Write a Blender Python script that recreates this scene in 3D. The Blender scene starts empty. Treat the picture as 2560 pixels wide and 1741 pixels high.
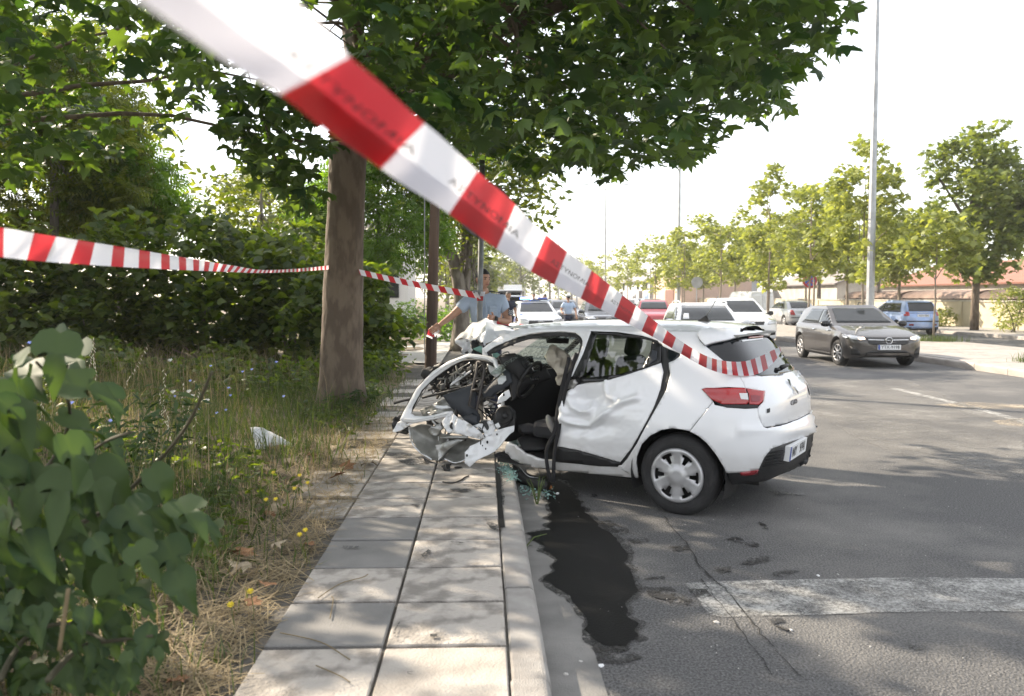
import bpy, bmesh, math, random
import numpy as np
from mathutils import Vector, Matrix, noise
from mathutils.bvhtree import BVHTree

random.seed(7); RNG = np.random.default_rng(7)
sc = bpy.context.scene
COL = sc.collection
# ---------------------------------------------------------------- camera
FPX = 2062.0; CX0, CY0 = 1280.0, 853.5          # focal length and centre in photo pixels
CAMP = Vector((0, 0, 1.65))
PITCH = math.atan((853.5 - 741) / FPX); YAW = math.atan((1280 - 1212) / FPX)
cam = bpy.data.cameras.new('camera'); camo = bpy.data.objects.new('camera', cam); COL.objects.link(camo)
cam.sensor_fit = 'HORIZONTAL'; cam.sensor_width = 36; cam.lens = 36 * FPX / 2560
cam.shift_y = -17 / 2560; cam.clip_start = 0.05; cam.clip_end = 3000
cam.dof.use_dof = True; cam.dof.focus_distance = 7.6; cam.dof.aperture_fstop = 2.7
camo.location = CAMP; camo.rotation_euler = (math.pi / 2 - PITCH, 0, -YAW)
sc.camera = camo
sc.render.resolution_x = 1024; sc.render.resolution_y = 696
CFW = Vector((math.sin(YAW) * math.cos(PITCH), math.cos(YAW) * math.cos(PITCH), -math.sin(PITCH)))
CRT = Vector((math.cos(YAW), -math.sin(YAW), 0)); CUP = CRT.cross(CFW)
def ray(px, py): return CFW + CRT * ((px - CX0) / FPX) - CUP * ((py - CY0) / FPX)
def at(px, py, Y):
    "point on the pixel's ray at world distance Y down the road"
    r = ray(px, py); return CAMP + r * (Y / r.y)
def gnd(px, py, z=0.0):
    r = ray(px, py); return CAMP + r * ((z - CAMP.z) / r.z)
def pxof(p):
    d = Vector(p) - CAMP; w = d.dot(CFW)
    return CX0 + FPX * d.dot(CRT) / w, CY0 - FPX * d.dot(CUP) / w
# ---------------------------------------------------------------- light
SUN_AZ = Vector((-0.80, 0.60)).normalized(); SUN_EL = math.radians(31)
w = bpy.data.worlds.new('World'); sc.world = w; w.use_nodes = True
nt = w.node_tree; bg = nt.nodes['Background']
sky = nt.nodes.new('ShaderNodeTexSky'); sky.sky_type = 'NISHITA'; sky.sun_disc = False
sky.sun_elevation = SUN_EL; sky.sun_rotation = math.atan2(SUN_AZ.x, SUN_AZ.y)
sky.air_density = 1.0; sky.dust_density = 1.0; sky.ozone_density = 1.0
mxs = nt.nodes.new('ShaderNodeMix'); mxs.data_type = 'RGBA'; mxs.inputs['Factor'].default_value = 0.62   # thin even cloud veil over the whole sky
nt.links.new(sky.outputs[0], mxs.inputs['A']); mxs.inputs['B'].default_value = (5.6, 5.4, 5.15, 1)
nt.links.new(mxs.outputs['Result'], bg.inputs[0]); bg.inputs[1].default_value = 0.15
sun = bpy.data.lights.new('sun', 'SUN'); suno = bpy.data.objects.new('sun', sun); COL.objects.link(suno)
sun.energy = 5.0; sun.angle = math.radians(0.6); sun.color = (1.0, 0.86, 0.68)
SD = Vector((SUN_AZ.x * math.cos(SUN_EL), SUN_AZ.y * math.cos(SUN_EL), math.sin(SUN_EL)))
suno.rotation_euler = SD.to_track_quat('Z', 'Y').to_euler(); suno.location = (0, 0, 30)
sc.view_settings.view_transform = 'Standard'; sc.view_settings.look = 'None'
sc.view_settings.exposure = 1.36; sc.view_settings.gamma = 1.0; sc.view_settings.use_curve_mapping = False
sc.cycles.max_bounces = 7; sc.cycles.transparent_max_bounces = 8
# ---------------------------------------------------------------- materials
MATS = {}
def mat(name, col, rough=0.6, metal=0.0, var=0.0, scale=8.0, bump=0.0, bscale=60.0, col2=None, coat=0.0,
        emit=None, trans=0.0, spec=0.5, stretch=None, detail=5.0, soft=(0.35, 0.65)):
    if name in MATS: return MATS[name]
    m = bpy.data.materials.new(name); m.use_nodes = True; MATS[name] = m
    n = m.node_tree.nodes; l = m.node_tree.links; b = n['Principled BSDF']
    b.inputs['Base Color'].default_value = (*col, 1); b.inputs['Roughness'].default_value = rough
    b.inputs['Metallic'].default_value = metal; b.inputs['Specular IOR Level'].default_value = spec
    if coat: b.inputs['Coat Weight'].default_value = coat; b.inputs['Coat Roughness'].default_value = 0.04
    if trans: b.inputs['Transmission Weight'].default_value = trans
    if emit: b.inputs['Emission Color'].default_value = (*emit[0], 1); b.inputs['Emission Strength'].default_value = emit[1]
    if var or col2 or bump:
        tc = n.new('ShaderNodeTexCoord'); src = tc.outputs['Object']
        if stretch:
            mp = n.new('ShaderNodeMapping'); mp.inputs['Scale'].default_value = stretch
            l.new(src, mp.inputs[0]); src = mp.outputs[0]
    if var or col2:
        nz = n.new('ShaderNodeTexNoise'); nz.inputs['Scale'].default_value = scale; nz.inputs['Detail'].default_value = detail
        l.new(src, nz.inputs['Vector'])
        cr = n.new('ShaderNodeValToRGB'); cr.color_ramp.elements[0].position = soft[0]; cr.color_ramp.elements[1].position = soft[1]
        c2 = col2 or tuple(min(1, c * (1 + var)) for c in col); c1 = col if col2 else tuple(c * (1 - var) for c in col)
        cr.color_ramp.elements[0].color = (*c1, 1); cr.color_ramp.elements[1].color = (*c2, 1)
        l.new(nz.outputs[0], cr.inputs[0]); l.new(cr.outputs[0], b.inputs['Base Color'])
    if bump:
        nb = n.new('ShaderNodeTexNoise'); nb.inputs['Scale'].default_value = bscale; nb.inputs['Detail'].default_value = 4
        l.new(src, nb.inputs['Vector'])
        bp = n.new('ShaderNodeBump'); bp.inputs['Strength'].default_value = bump; bp.inputs['Distance'].default_value = 0.02
        l.new(nb.outputs[0], bp.inputs['Height']); l.new(bp.outputs[0], b.inputs['Normal'])
    return m
def leaf_mat(name, col, col2, trans=0.45, tcol=None, rough=0.45):
    "two-sided leaf: diffuse + translucent + a little gloss, tint varied per leaf by the colour attribute"
    if name in MATS: return MATS[name]
    m = bpy.data.materials.new(name); m.use_nodes = True; MATS[name] = m
    n = m.node_tree.nodes; l = m.node_tree.links; b = n['Principled BSDF']; out = n['Material Output']
    at_ = n.new('ShaderNodeAttribute'); at_.attribute_name = 'tint'
    oi = n.new('ShaderNodeObjectInfo')
    ad = n.new('ShaderNodeMath'); ad.operation = 'ADD'
    mu = n.new('ShaderNodeMath'); mu.operation = 'MULTIPLY'; mu.inputs[1].default_value = 0.0
    l.new(oi.outputs['Random'], mu.inputs[0]); l.new(at_.outputs['Fac'], ad.inputs[0]); l.new(mu.outputs[0], ad.inputs[1])
    mx = n.new('ShaderNodeMix'); mx.data_type = 'RGBA'
    mx.inputs['A'].default_value = (*col, 1); mx.inputs['B'].default_value = (*col2, 1)
    l.new(ad.outputs[0], mx.inputs['Factor']); l.new(mx.outputs['Result'], b.inputs['Base Color'])
    b.inputs['Roughness'].default_value = rough; b.inputs['Specular IOR Level'].default_value = 0.35
    t = n.new('ShaderNodeBsdfTranslucent')
    mt = n.new('ShaderNodeMix'); mt.data_type = 'RGBA'; mt.blend_type = 'MULTIPLY'; mt.inputs['Factor'].default_value = 1
    l.new(mx.outputs['Result'], mt.inputs['A']); mt.inputs['B'].default_value = (*(tcol or (3.0, 3.2, 1.0)), 1)
    l.new(mt.outputs['Result'], t.inputs['Color'])
    ms = n.new('ShaderNodeMixShader'); ms.inputs[0].default_value = trans
    l.new(b.outputs[0], ms.inputs[1]); l.new(t.outputs[0], ms.inputs[2]); l.new(ms.outputs[0], out.inputs['Surface'])
    return m
def glass_mat(name, tint=(0.75, 0.82, 0.8), alpha=0.55, rough=0.02):
    "thin window pane: part see-through, part mirror"
    if name in MATS: return MATS[name]
    m = bpy.data.materials.new(name); m.use_nodes = True; MATS[name] = m
    n = m.node_tree.nodes; l = m.node_tree.links; out = n['Material Output']; n.remove(n['Principled BSDF'])
    tr = n.new('ShaderNodeBsdfTransparent'); tr.inputs[0].default_value = (*tint, 1)
    gl = n.new('ShaderNodeBsdfGlossy'); gl.inputs['Roughness'].default_value = rough
    fr = n.new('ShaderNodeFresnel'); fr.inputs[0].default_value = 1.6
    ad = n.new('ShaderNodeMath'); ad.operation = 'MULTIPLY_ADD'; ad.inputs[1].default_value = 1.2; ad.inputs[2].default_value = 0.05
    ms = n.new('ShaderNodeMixShader')
    l.new(fr.outputs[0], ad.inputs[0]); l.new(ad.outputs[0], ms.inputs[0]); l.new(tr.outputs[0], ms.inputs[1]); l.new(gl.outputs[0], ms.inputs[2])
    l.new(ms.outputs[0], out.inputs['Surface'])
    return m
# ---------------------------------------------------------------- object helpers
WM = {}                                            # world matrix of each thing's Empty
def tag(o, label=None, cat=None, group=None, kind=None):
    if label: o['label'] = label
    if cat: o['category'] = cat
    if group: o['group'] = group
    if kind: o['kind'] = kind
    return o
def thing(name, label, cat, loc=(0, 0, 0), rotz=0.0, group=None):
    o = bpy.data.objects.new(name, None); COL.objects.link(o); o.empty_display_size = 0.2
    o.location = loc; o.rotation_euler = (0, 0, rotz); tag(o, label, cat, group)
    WM[o.name] = Matrix.Translation(Vector(loc)) @ Matrix.Rotation(rotz, 4, 'Z')
    return o
def _wm(o):
    return WM.get(o.name) if o else None
def obj(name, me, material, parent=None, smooth=False, world=False, kind=None):
    "link a mesh as one object; world=True: its vertices are in world space"
    if isinstance(me, bmesh.types.BMesh):
        d = bpy.data.meshes.new(name); me.to_mesh(d); me.free(); me = d
    o = bpy.data.objects.new(name, me); COL.objects.link(o)
    if material is not None:
        for mm in (material if isinstance(material, (list, tuple)) else [material]): me.materials.append(mm)
    if parent is not None:
        o.parent = parent; W = _wm(parent)
        WM[o.name] = W if W is not None else Matrix()
        if world and W is not None: me.transform(W.inverted())
    else: WM[o.name] = Matrix()
    if smooth: me.polygons.foreach_set('use_smooth', [True] * len(me.polygons))
    if kind: o['kind'] = kind
    me.update()
    return o
def pyd(name, V, F, material, parent=None, smooth=False, world=False, kind=None):
    me = bpy.data.meshes.new(name); me.from_pydata([tuple(v) for v in V], [], F); 
    return obj(name, me, material, parent, smooth, world, kind)
def npmesh(name, V, F, tint=None, per=None):
    "fast mesh from numpy arrays; F is (n,k)"
    V = np.asarray(V, np.float32); F = np.asarray(F, np.int32); n, k = F.shape
    me = bpy.data.meshes.new(name); me.vertices.add(len(V)); me.vertices.foreach_set('co', V.ravel())
    me.loops.add(n * k); me.loops.foreach_set('vertex_index', F.ravel())
    me.polygons.add(n); me.polygons.foreach_set('loop_start', np.arange(0, n * k, k, dtype=np.int32))
    me.polygons.foreach_set('loop_total', np.full(n, k, np.int32))
    if tint is not None:
        a = me.attributes.new('tint', 'FLOAT', 'POINT'); a.data.foreach_set('value', np.asarray(tint, np.float32))
    me.update(); me.validate(); return me
def struct(name, me, material, **k):
    o = obj(name, me, material, **k); o['kind'] = 'structure'; return o
class MB:
    "collects boxes, tubes, lathes, prisms and sheets into one mesh"
    def __init__(s): s.V = []; s.F = []
    def add(s, V, F):
        n = len(s.V); s.V += [tuple(v) for v in V]; s.F += [tuple(i + n for i in f) for f in F]; return s
    def box(s, c, size, rot=None):
        hx, hy, hz = size[0] / 2, size[1] / 2, size[2] / 2
        V = [Vector((x, y, z)) for x in (-hx, hx) for y in (-hy, hy) for z in (-hz, hz)]
        if rot is not None: V = [rot @ v for v in V]
        c = Vector(c); return s.add([v + c for v in V], [(0, 1, 3, 2), (4, 6, 7, 5), (0, 4, 5, 1), (2, 3, 7, 6), (0, 2, 6, 4), (1, 5, 7, 3)])
    def tube(s, P, R, n=8, cap=True, flat=1.0, upv=None):
        P = [Vector(p) for p in P]; m = len(P)
        if not isinstance(R, (list, tuple)): R = [R] * m
        V = []; F = []; prev = None
        for i in range(m):
            t = (P[min(i + 1, m - 1)] - P[max(i - 1, 0)])
            t = t.normalized() if t.length > 1e-9 else Vector((0, 0, 1))
            u = upv.copy() if upv is not None else (prev if prev is not None else (Vector((0, 0, 1)) if abs(t.z) < .9 else Vector((1, 0, 0))))
            a = (u - t * u.dot(t)); a = a.normalized() if a.length > 1e-6 else t.orthogonal().normalized()
            b = t.cross(a); prev = a
            for k in range(n):
                an = 2 * math.pi * k / n; V.append(P[i] + (a * math.cos(an) + b * math.sin(an) * flat) * R[i])
        for i in range(m - 1):
            for k in range(n):
                k2 = (k + 1) % n; F.append((i * n + k, i * n + k2, (i + 1) * n + k2, (i + 1) * n + k))
        if cap: F.append(tuple(range(n - 1, -1, -1))); F.append(tuple((m - 1) * n + k for k in range(n)))
        return s.add(V, F)
    def lathe(s, prof, n=24, origin=(0, 0, 0), axis='Z', cap=True):
        V = []; F = []; O = Vector(origin)
        for (r, h) in prof:
            for k in range(n):
                a = 2 * math.pi * k / n; c, q = r * math.cos(a), r * math.sin(a)
                V.append(O + (Vector((c, q, h)) if axis == 'Z' else Vector((q, h, c)) if axis == 'Y' else Vector((h, c, q))))
        for i in range(len(prof) - 1):
            for k in range(n):
                k2 = (k + 1) % n; F.append((i * n + k, i * n + k2, (i + 1) * n + k2, (i + 1) * n + k))
        if cap:
            if prof[0][0] > 1e-5: F.append(tuple(range(n - 1, -1, -1)))
            if prof[-1][0] > 1e-5: F.append(tuple((len(prof) - 1) * n + k for k in range(n)))
        return s.add(V, F)
    def prism(s, poly, z0, z1, M=None):
        n = len(poly); V = [Vector((x, y, z0)) for x, y in poly] + [Vector((x, y, z1)) for x, y in poly]
        if M is not None: V = [M @ v for v in V]
        return s.add(V, [tuple(range(n - 1, -1, -1)), tuple(range(n, 2 * n))] + [(i, (i + 1) % n, n + (i + 1) % n, n + i) for i in range(n)])
    def ribbon(s, P, widths, upv, thick=0.0):
        pass
    def build(s, name, material, parent=None, smooth=False, world=False, kind=None, bevel=0.0):
        o = pyd(name, s.V, s.F, material, parent, smooth, world, kind)
        if bevel:
            b = o.modifiers.new('bevel', 'BEVEL'); b.width = bevel; b.segments = 2; b.limit_method = 'ANGLE'; b.angle_limit = 0.7
        return o
def autosmooth(o, ang=35):
    me = o.data; me.polygons.foreach_set('use_smooth', [True] * len(me.polygons))
    try: me.set_sharp_from_angle(angle=math.radians(ang))
    except Exception: pass
    return o
def text_mesh(s, size, depth=0.0, align='CENTER'):
    cu = bpy.data.curves.new('t', 'FONT'); cu.body = s; cu.size = size; cu.extrude = depth; cu.align_x = align; cu.align_y = 'CENTER'
    cu.resolution_u = 2
    o = bpy.data.objects.new('t', cu); COL.objects.link(o); bpy.context.view_layer.update()
    me = bpy.data.meshes.new_from_object(o.evaluated_get(bpy.context.evaluated_depsgraph_get()))
    bpy.data.objects.remove(o); bpy.data.curves.remove(cu); return me
def copy_tree(o, parent=None):
    c = o.copy(); COL.objects.link(c)
    if parent is not None: c.parent = parent
    for ch in list(o.children): copy_tree(ch, c)
    return c
def fbm(x, y, z=0.0, s=1.0): return noise.noise(Vector((x * s, y * s, z * s)))
def grid_poly(pts, step):
    "bmesh: polygon in the XY plane cut by a square grid"
    bm = bmesh.new(); vs = [bm.verts.new((p[0], p[1], 0)) for p in pts]; bm.faces.new(vs)
    xs = [p[0] for p in pts]; ys = [p[1] for p in pts]
    for ax, lo, hi in ((0, min(xs), max(xs)), (1, min(ys), max(ys))):
        k = math.ceil((lo + 1e-4) / step)
        while k * step < hi - 1e-4:
            co = [0, 0, 0]; co[ax] = k * step; no = [0, 0, 0]; no[ax] = 1
            bmesh.ops.bisect_plane(bm, geom=bm.verts[:] + bm.edges[:] + bm.faces[:], dist=1e-5, plane_co=co, plane_no=no); k += 1
    return bm
def pdist(p, poly, closed=True):
    "distance from p to a polyline"
    best = 1e9; n = len(poly)
    for i in range(n if closed else n - 1):
        a = poly[i]; b = poly[(i + 1) % n]; dx, dy = b[0] - a[0], b[1] - a[1]; L = dx * dx + dy * dy
        t = 0 if L == 0 else max(0, min(1, ((p[0] - a[0]) * dx + (p[1] - a[1]) * dy) / L))
        best = min(best, math.hypot(p[0] - a[0] - t * dx, p[1] - a[1] - t * dy))
    return best
def plate(name, pts, P0, N, material, parent, thick=0.004, crumple=0.0, freq=6.0, dome=0.0, domer=20, step=10, off=0.0, smooth=True, seed=0.0, fn=None):
    "a sheet whose outline is a traced polygon, standing on a plane of its own, bent out of it by crumple and dome"
    bm = grid_poly(pts, step); P0 = Vector(P0); N = Vector(N).normalized()
    if N.dot(CAMP - P0) < 0: N = -N
    for v in bm.verts:
        px, py = v.co.x, v.co.y; r = ray(px, py); q = CAMP + r * ((P0 - CAMP).dot(N) / r.dot(N))
        d = off
        if crumple: d += crumple * (noise.noise(q * freq + Vector((seed, seed * 1.7, 0))) + 0.5 * noise.noise(q * freq * 2.3))
        if dome: d += dome * (1 - math.exp(-pdist((px, py), pts) / domer))
        if fn: d += fn(px, py)
        v.co = q + N * d
    bmesh.ops.recalc_face_normals(bm, faces=bm.faces[:])
    if bm.faces and sum((f.normal.dot(N) * f.calc_area() for f in bm.faces)) < 0: bmesh.ops.reverse_faces(bm, faces=bm.faces[:])
    o = obj(name, bm, material, parent, smooth, world=True)
    if thick:
        s = o.modifiers.new('thick', 'SOLIDIFY'); s.thickness = thick; s.offset = -1
    return o
def strip(name, path, width, material, parent, thick=0.02, smooth=True, n=8, world=True, kind=None, flat=1.0):
    mb = MB(); mb.tube(path, width, n, True, flat); return mb.build(name, material, parent, smooth, world, kind)
# ================================================================ THE SETTING
PZ = 0.13                                            # pavement height above the road
def sheet(name, x0, x1, y0, y1, z, material, nx=1, ny=1, bumpf=None):
    xs = np.linspace(x0, x1, nx + 1); ys = np.linspace(y0, y1, ny + 1)
    V = [(x, y, z + (bumpf(x, y) if bumpf else 0)) for y in ys for x in xs]
    F = [(j * (nx + 1) + i, j * (nx + 1) + i + 1, (j + 1) * (nx + 1) + i + 1, (j + 1) * (nx + 1) + i) for j in range(ny) for i in range(nx)]
    me = bpy.data.meshes.new(name); me.from_pydata(V, [], F); return struct(name, me, material)
def asphalt(name, base, light, wear):
    m = bpy.data.materials.new(name); m.use_nodes = True; n = m.node_tree.nodes; l = m.node_tree.links; b = n['Principled BSDF']
    tc = n.new('ShaderNodeTexCoord')
    a = n.new('ShaderNodeTexNoise'); a.inputs['Scale'].default_value = 85; a.inputs['Detail'].default_value = 3; a.inputs['Roughness'].default_value = .7
    c = n.new('ShaderNodeTexNoise'); c.inputs['Scale'].default_value = 0.55; c.inputs['Detail'].default_value = 6; c.inputs['Roughness'].default_value = .62
    v = n.new('ShaderNodeTexVoronoi'); v.inputs['Scale'].default_value = 95
    for q in (a, c, v): l.new(tc.outputs['Object'], q.inputs['Vector'])
    r1 = n.new('ShaderNodeValToRGB'); r1.color_ramp.elements[0].color = (*[x * .45 for x in base], 1); r1.color_ramp.elements[1].color = (*[x * 1.75 for x in base], 1)
    r1.color_ramp.elements[0].position = .38; r1.color_ramp.elements[1].position = .64
    l.new(a.outputs[0], r1.inputs[0])
    r2 = n.new('ShaderNodeValToRGB'); r2.color_ramp.elements[0].position = wear[0]; r2.color_ramp.elements[1].position = wear[1]
    l.new(c.outputs[0], r2.inputs[0])
    mx = n.new('ShaderNodeMix'); mx.data_type = 'RGBA'; l.new(r2.outputs[0], mx.inputs['Factor']); l.new(r1.outputs[0], mx.inputs['A'])
    r3 = n.new('ShaderNodeValToRGB'); r3.color_ramp.elements[0].color = (*[x * .72 for x in light], 1); r3.color_ramp.elements[1].color = (*[x * 1.25 for x in light], 1)
    r3.color_ramp.elements[0].position = .35; r3.color_ramp.elements[1].position = .65
    l.new(a.outputs[0], r3.inputs[0]); l.new(r3.outputs[0], mx.inputs['B']); l.new(mx.outputs['Result'], b.inputs['Base Color'])
    bp = n.new('ShaderNodeBump'); bp.inputs['Strength'].default_value = .8; bp.inputs['Distance'].default_value = .008
    l.new(v.outputs['Distance'], bp.inputs['Height']); l.new(bp.outputs[0], b.inputs['Normal'])
    b.inputs['Roughness'].default_value = .82; b.inputs['Specular IOR Level'].default_value = .3
    return m
M_road = asphalt('asphalt', (.094, .094, .095), (.20, .195, .185), (.46, .72))
M_road2 = asphalt('asphalt_far', (.10, .098, .092), (.17, .165, .155), (.45, .7))
M_conc = mat('gutter_concrete', (.15, .148, .143), .85, var=.28, scale=3, bump=.35, bscale=140, col2=(.23, .225, .215))
M_kerb = mat('kerb_concrete', (.27, .255, .24), .9, bump=.7, bscale=170, scale=5, col2=(.40, .385, .365))
M_soil = mat('soil', (.10, .08, .055), .95, bump=.8, bscale=25, scale=2.2, col2=(.19, .15, .10))
M_joint = mat('joint_mortar', (.065, .060, .052), .95, bump=.5, bscale=80, scale=6, col2=(.13, .12, .105))
M_driv = mat('side_road_concrete', (.33, .32, .30), .9, scale=.8, bump=.3, bscale=60, col2=(.46, .44, .41))
road = sheet('road', .255, 10.95, -6, 180, 0.0, M_road)
sheet('ground', -300, 400, -100, 900, -.06, M_soil)
gut = sheet('gutter', .25, .505, -2, 60, .004, M_conc)
# verge with low bumps on the left
def vb(x, y): return .05 * fbm(x, y, 0, .8) + .03 * fbm(x, y, 3, 2.3) + max(0, min(.25, (-1.3 - x) * .06)) - (.05 if x > -1.35 else 0)
verge = sheet('verge', -24, -.98, -1.5, 60, .105, M_soil, 70, 120, vb)
pave_bed = sheet('pavement', -1.56, .12, -1, 60, .108, M_joint)
sheet('side_road', -9, -1.0, 18.6, 34, .15, M_driv)
# ---- paving slabs, one object each
SL = [mat('slab_beige', (.285, .26, .232), .88, scale=5, bump=.4, bscale=90, col2=(.42, .39, .352), detail=8),
      mat('slab_worn', (.22, .203, .183), .9, scale=7, bump=.6, bscale=60, col2=(.41, .38, .345), detail=9, soft=(.4, .56)),
      mat('slab_grey', (.15, .148, .143), .85, scale=3, bump=.3, bscale=110, col2=(.205, .20, .193))]
def slab_mesh(w, d, h=.055):
    bm = bmesh.new(); bmesh.ops.create_cube(bm, size=1); bmesh.ops.scale(bm, vec=(w, d, h), verts=bm.verts)
    bmesh.ops.bevel(bm, geom=[e for e in bm.edges if e.verts[0].co.z > 0 and e.verts[1].co.z > 0], offset=.006, segments=1, affect='EDGES')
    me = bpy.data.meshes.new('slab'); bm.to_mesh(me); bm.free(); return me
S_FULL = {}
def slab(x0, x1, y0, y1, k, dz=0.0):
    wd = (round(x1 - x0, 2), round(y1 - y0, 2), k)
    if wd not in S_FULL: S_FULL[wd] = slab_mesh(wd[0] - .016, wd[1] - .036); S_FULL[wd].materials.append(SL[k])
    o = bpy.data.objects.new('slab', S_FULL[wd]); COL.objects.link(o); o.parent = pave_bed
    o.location = ((x0 + x1) / 2, (y0 + y1) / 2, PZ - .0275 + dz + random.uniform(-.003, .003))
    o.rotation_euler = (random.uniform(-.004, .004), random.uniform(-.004, .004), random.uniform(-.006, .006))
ROW0 = 3.02; RL = .527
grey = {(0, 2), (0, 3), (0, 1), (0, -1)}
for j in range(-2, 30):
    y0 = ROW0 - .02 + j * RL
    if 17.5 < y0: break
    for c, (xa, xb) in enumerate(((-.97, -.44), (-.44, .098))):
        k = 2 if (c, j) in ((0, 1), (0, 3), (0, 4)) else random.choice((0, 1, 1))
        slab(xa, xb, y0, y0 + RL, k)
    if j in (5, 6, 7, 8, 9, 11, 12, 13, 14, 16, 17, 19, 21, 22) and y0 > 4:
        slab(-1.50 + (.22 if j in (5, 8) else 0), -.97, y0 + (.02 if j != 6 else .1), y0 + RL, random.choice((0, 1)), -.004)
# ---- kerb stones
kerb = struct('kerb', npmesh('kerb', [(.11, -1, .02), (.25, -1, .02), (.25, 60, .02), (.11, 60, .02)], [(0, 1, 2, 3)]), M_joint)
def kerb_mesh(w, L, h, r):
    prof = [(-w / 2, -h), (w / 2, -h), (w / 2 + .004, -.04)] + [(w / 2 - r + r * math.cos(a), -r + r * math.sin(a)) for a in (0.2, .6, 1.0, 1.4)] + [(-w / 2 + .01, 0), (-w / 2, -.01)]
    mb = MB(); mb.prism(prof, -L / 2, L / 2, Matrix(((1, 0, 0, 0), (0, 0, 1, 0), (0, 1, 0, 0), (0, 0, 0, 1))))
    me = bpy.data.meshes.new('kerb_stone'); me.from_pydata([tuple(v) for v in mb.V], [], mb.F)
    bm = bmesh.new(); bm.from_mesh(me); bmesh.ops.recalc_face_normals(bm, faces=bm.faces[:]); bm.to_mesh(me); bm.free(); return me
KM = kerb_mesh(.155, 1.03, .2, .035); KM.materials.append(M_kerb)
y = 2.16
while y < 32:
    o = bpy.data.objects.new('kerb_stone', KM); COL.objects.link(o); o.parent = kerb
    o.location = (.180 + random.uniform(-.003, .003), y + .52, PZ - .002 + random.uniform(-.004, .004)); o.rotation_euler = (0, 0, random.uniform(-.003, .003)); y += 1.04
# ---- middle island and far side
M_med = mat('island_paving', (.26, .242, .225), .9, scale=2.5, bump=.25, bscale=40, col2=(.34, .32, .295))
isl = sheet('island_pavement', 11.1, 15.6, 2, 170, .146, M_med)
isl_k = struct('island_kerb', npmesh('island_kerb', [(10.94, 2, .01), (11.1, 2, .01), (11.1, 170, .01), (10.94, 170, .01)], [(0, 1, 2, 3)]), M_joint)
KM2 = kerb_mesh(.17, 1.16, .19, .03); KM2.materials.append(mat('island_kerb_concrete', (.30, .275, .25), .9, bump=.5, bscale=60, scale=3, col2=(.40, .37, .34)))
for i in range(48):
    o = bpy.data.objects.new('kerb_stone', KM2); COL.objects.link(o); o.parent = isl_k
    o.location = (11.02, 8 + i * 1.18, .152 + random.uniform(-.004, .004)); o.rotation_euler = (0, 0, math.pi + random.uniform(-.004, .004))
    if i < 40:
        o = bpy.data.objects.new('kerb_stone', KM2); COL.objects.link(o); o.parent = isl_k
        o.location = (15.66, 12 + i * 1.18, .15); 
pavl = sheet('island_slabs', 11.1, 15.6, 9, 40, .147, M_med)
bpy.data.objects.remove(pavl)
for i in range(26):
    for c in range(4):
        k = ('isl', c % 2)
        if k not in S_FULL:
            S_FULL[k] = slab_mesh(1.10, 1.10, .03); S_FULL[k].materials.append(mat('island_slab_%d' % (c % 2), (.26 - .03 * (c % 2), .242 - .03 * (c % 2), .225 - .03 * (c % 2)), .9, scale=4, bump=.3, bscale=50, col2=(.34, .32, .295)))
        o = bpy.data.objects.new('slab', S_FULL[k]); COL.objects.link(o); o.parent = isl
        o.location = (11.68 + c * 1.12, 12 + i * 1.12, .146 + random.uniform(0, .006))
sheet('far_road', 15.72, 20.3, 2, 170, -.002, M_road2)
sheet('far_pavement', 20.45, 26.5, 2, 170, .13, M_med)
fk = MB(); fk.box((20.37, 86, .06), (.16, 168, .15)); o = fk.build('far_kerb', MATS['island_kerb_concrete'], bevel=.02); o['kind'] = 'structure'
# ---- things painted, spilled or sunlit on the road: thin sheets with their own outline
def px_sheet(name, pts, z, material, wob=0.0, sub=0.08):
    P = [gnd(x, y, z) for x, y in pts]; Q = []
    for i in range(len(P)):
        a, b = P[i], P[(i + 1) % len(P)]; m = max(1, int((b - a).length / sub))
        for k in range(m):
            q = a.lerp(b, k / m); q = q + Vector((fbm(q.x, q.y, 1, 9) , fbm(q.x, q.y, 7, 9), 0)) * wob; Q.append((q.x, q.y, z))
    bm = bmesh.new(); f = bm.faces.new([bm.verts.new(q) for q in Q])
    if f.normal.z < 0: f.normal_flip()
    bmesh.ops.triangulate(bm, faces=bm.faces[:])
    o = obj(name, bm, material); o['kind'] = 'structure'; return o
def z8(*p): return [(1300 + x / 1.844, 1100 + y / 1.844) for x, y in p]
def worn_mat(name, col, thr, sc_=14, rough=.8, c2=None, soft=.1, speck=60, spw=.6):
    m = bpy.data.materials.new(name); m.use_nodes = True; n = m.node_tree.nodes; l = m.node_tree.links; b = n['Principled BSDF']; out = n['Material Output']
    tc = n.new('ShaderNodeTexCoord'); a = n.new('ShaderNodeTexNoise'); a.inputs['Scale'].default_value = sc_; a.inputs['Detail'].default_value = 8; a.inputs['Roughness'].default_value = .7
    a2 = n.new('ShaderNodeTexNoise'); a2.inputs['Scale'].default_value = speck; a2.inputs['Detail'].default_value = 4
    l.new(tc.outputs['Object'], a.inputs['Vector']); l.new(tc.outputs['Object'], a2.inputs['Vector'])
    ad = n.new('ShaderNodeMath'); ad.operation = 'MULTIPLY_ADD'; ad.inputs[1].default_value = spw; l.new(a2.outputs[0], ad.inputs[0]); l.new(a.outputs[0], ad.inputs[2])
    r = n.new('ShaderNodeValToRGB'); r.color_ramp.elements[0].position = thr - soft; r.color_ramp.elements[1].position = thr + soft; l.new(ad.outputs[0], r.inputs[0])
    t = n.new('ShaderNodeBsdfTransparent'); ms = n.new('ShaderNodeMixShader'); l.new(r.outputs[0], ms.inputs[0]); l.new(t.outputs[0], ms.inputs[1]); l.new(b.outputs[0], ms.inputs[2])
    l.new(ms.outputs[0], out.inputs['Surface']); b.inputs['Base Color'].default_value = (*col, 1); b.inputs['Roughness'].default_value = rough
    return m
M_paint = worn_mat('worn_white_paint', (.40, .40, .385), .84, 5, soft=.20, speck=70, spw=.6)
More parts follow.
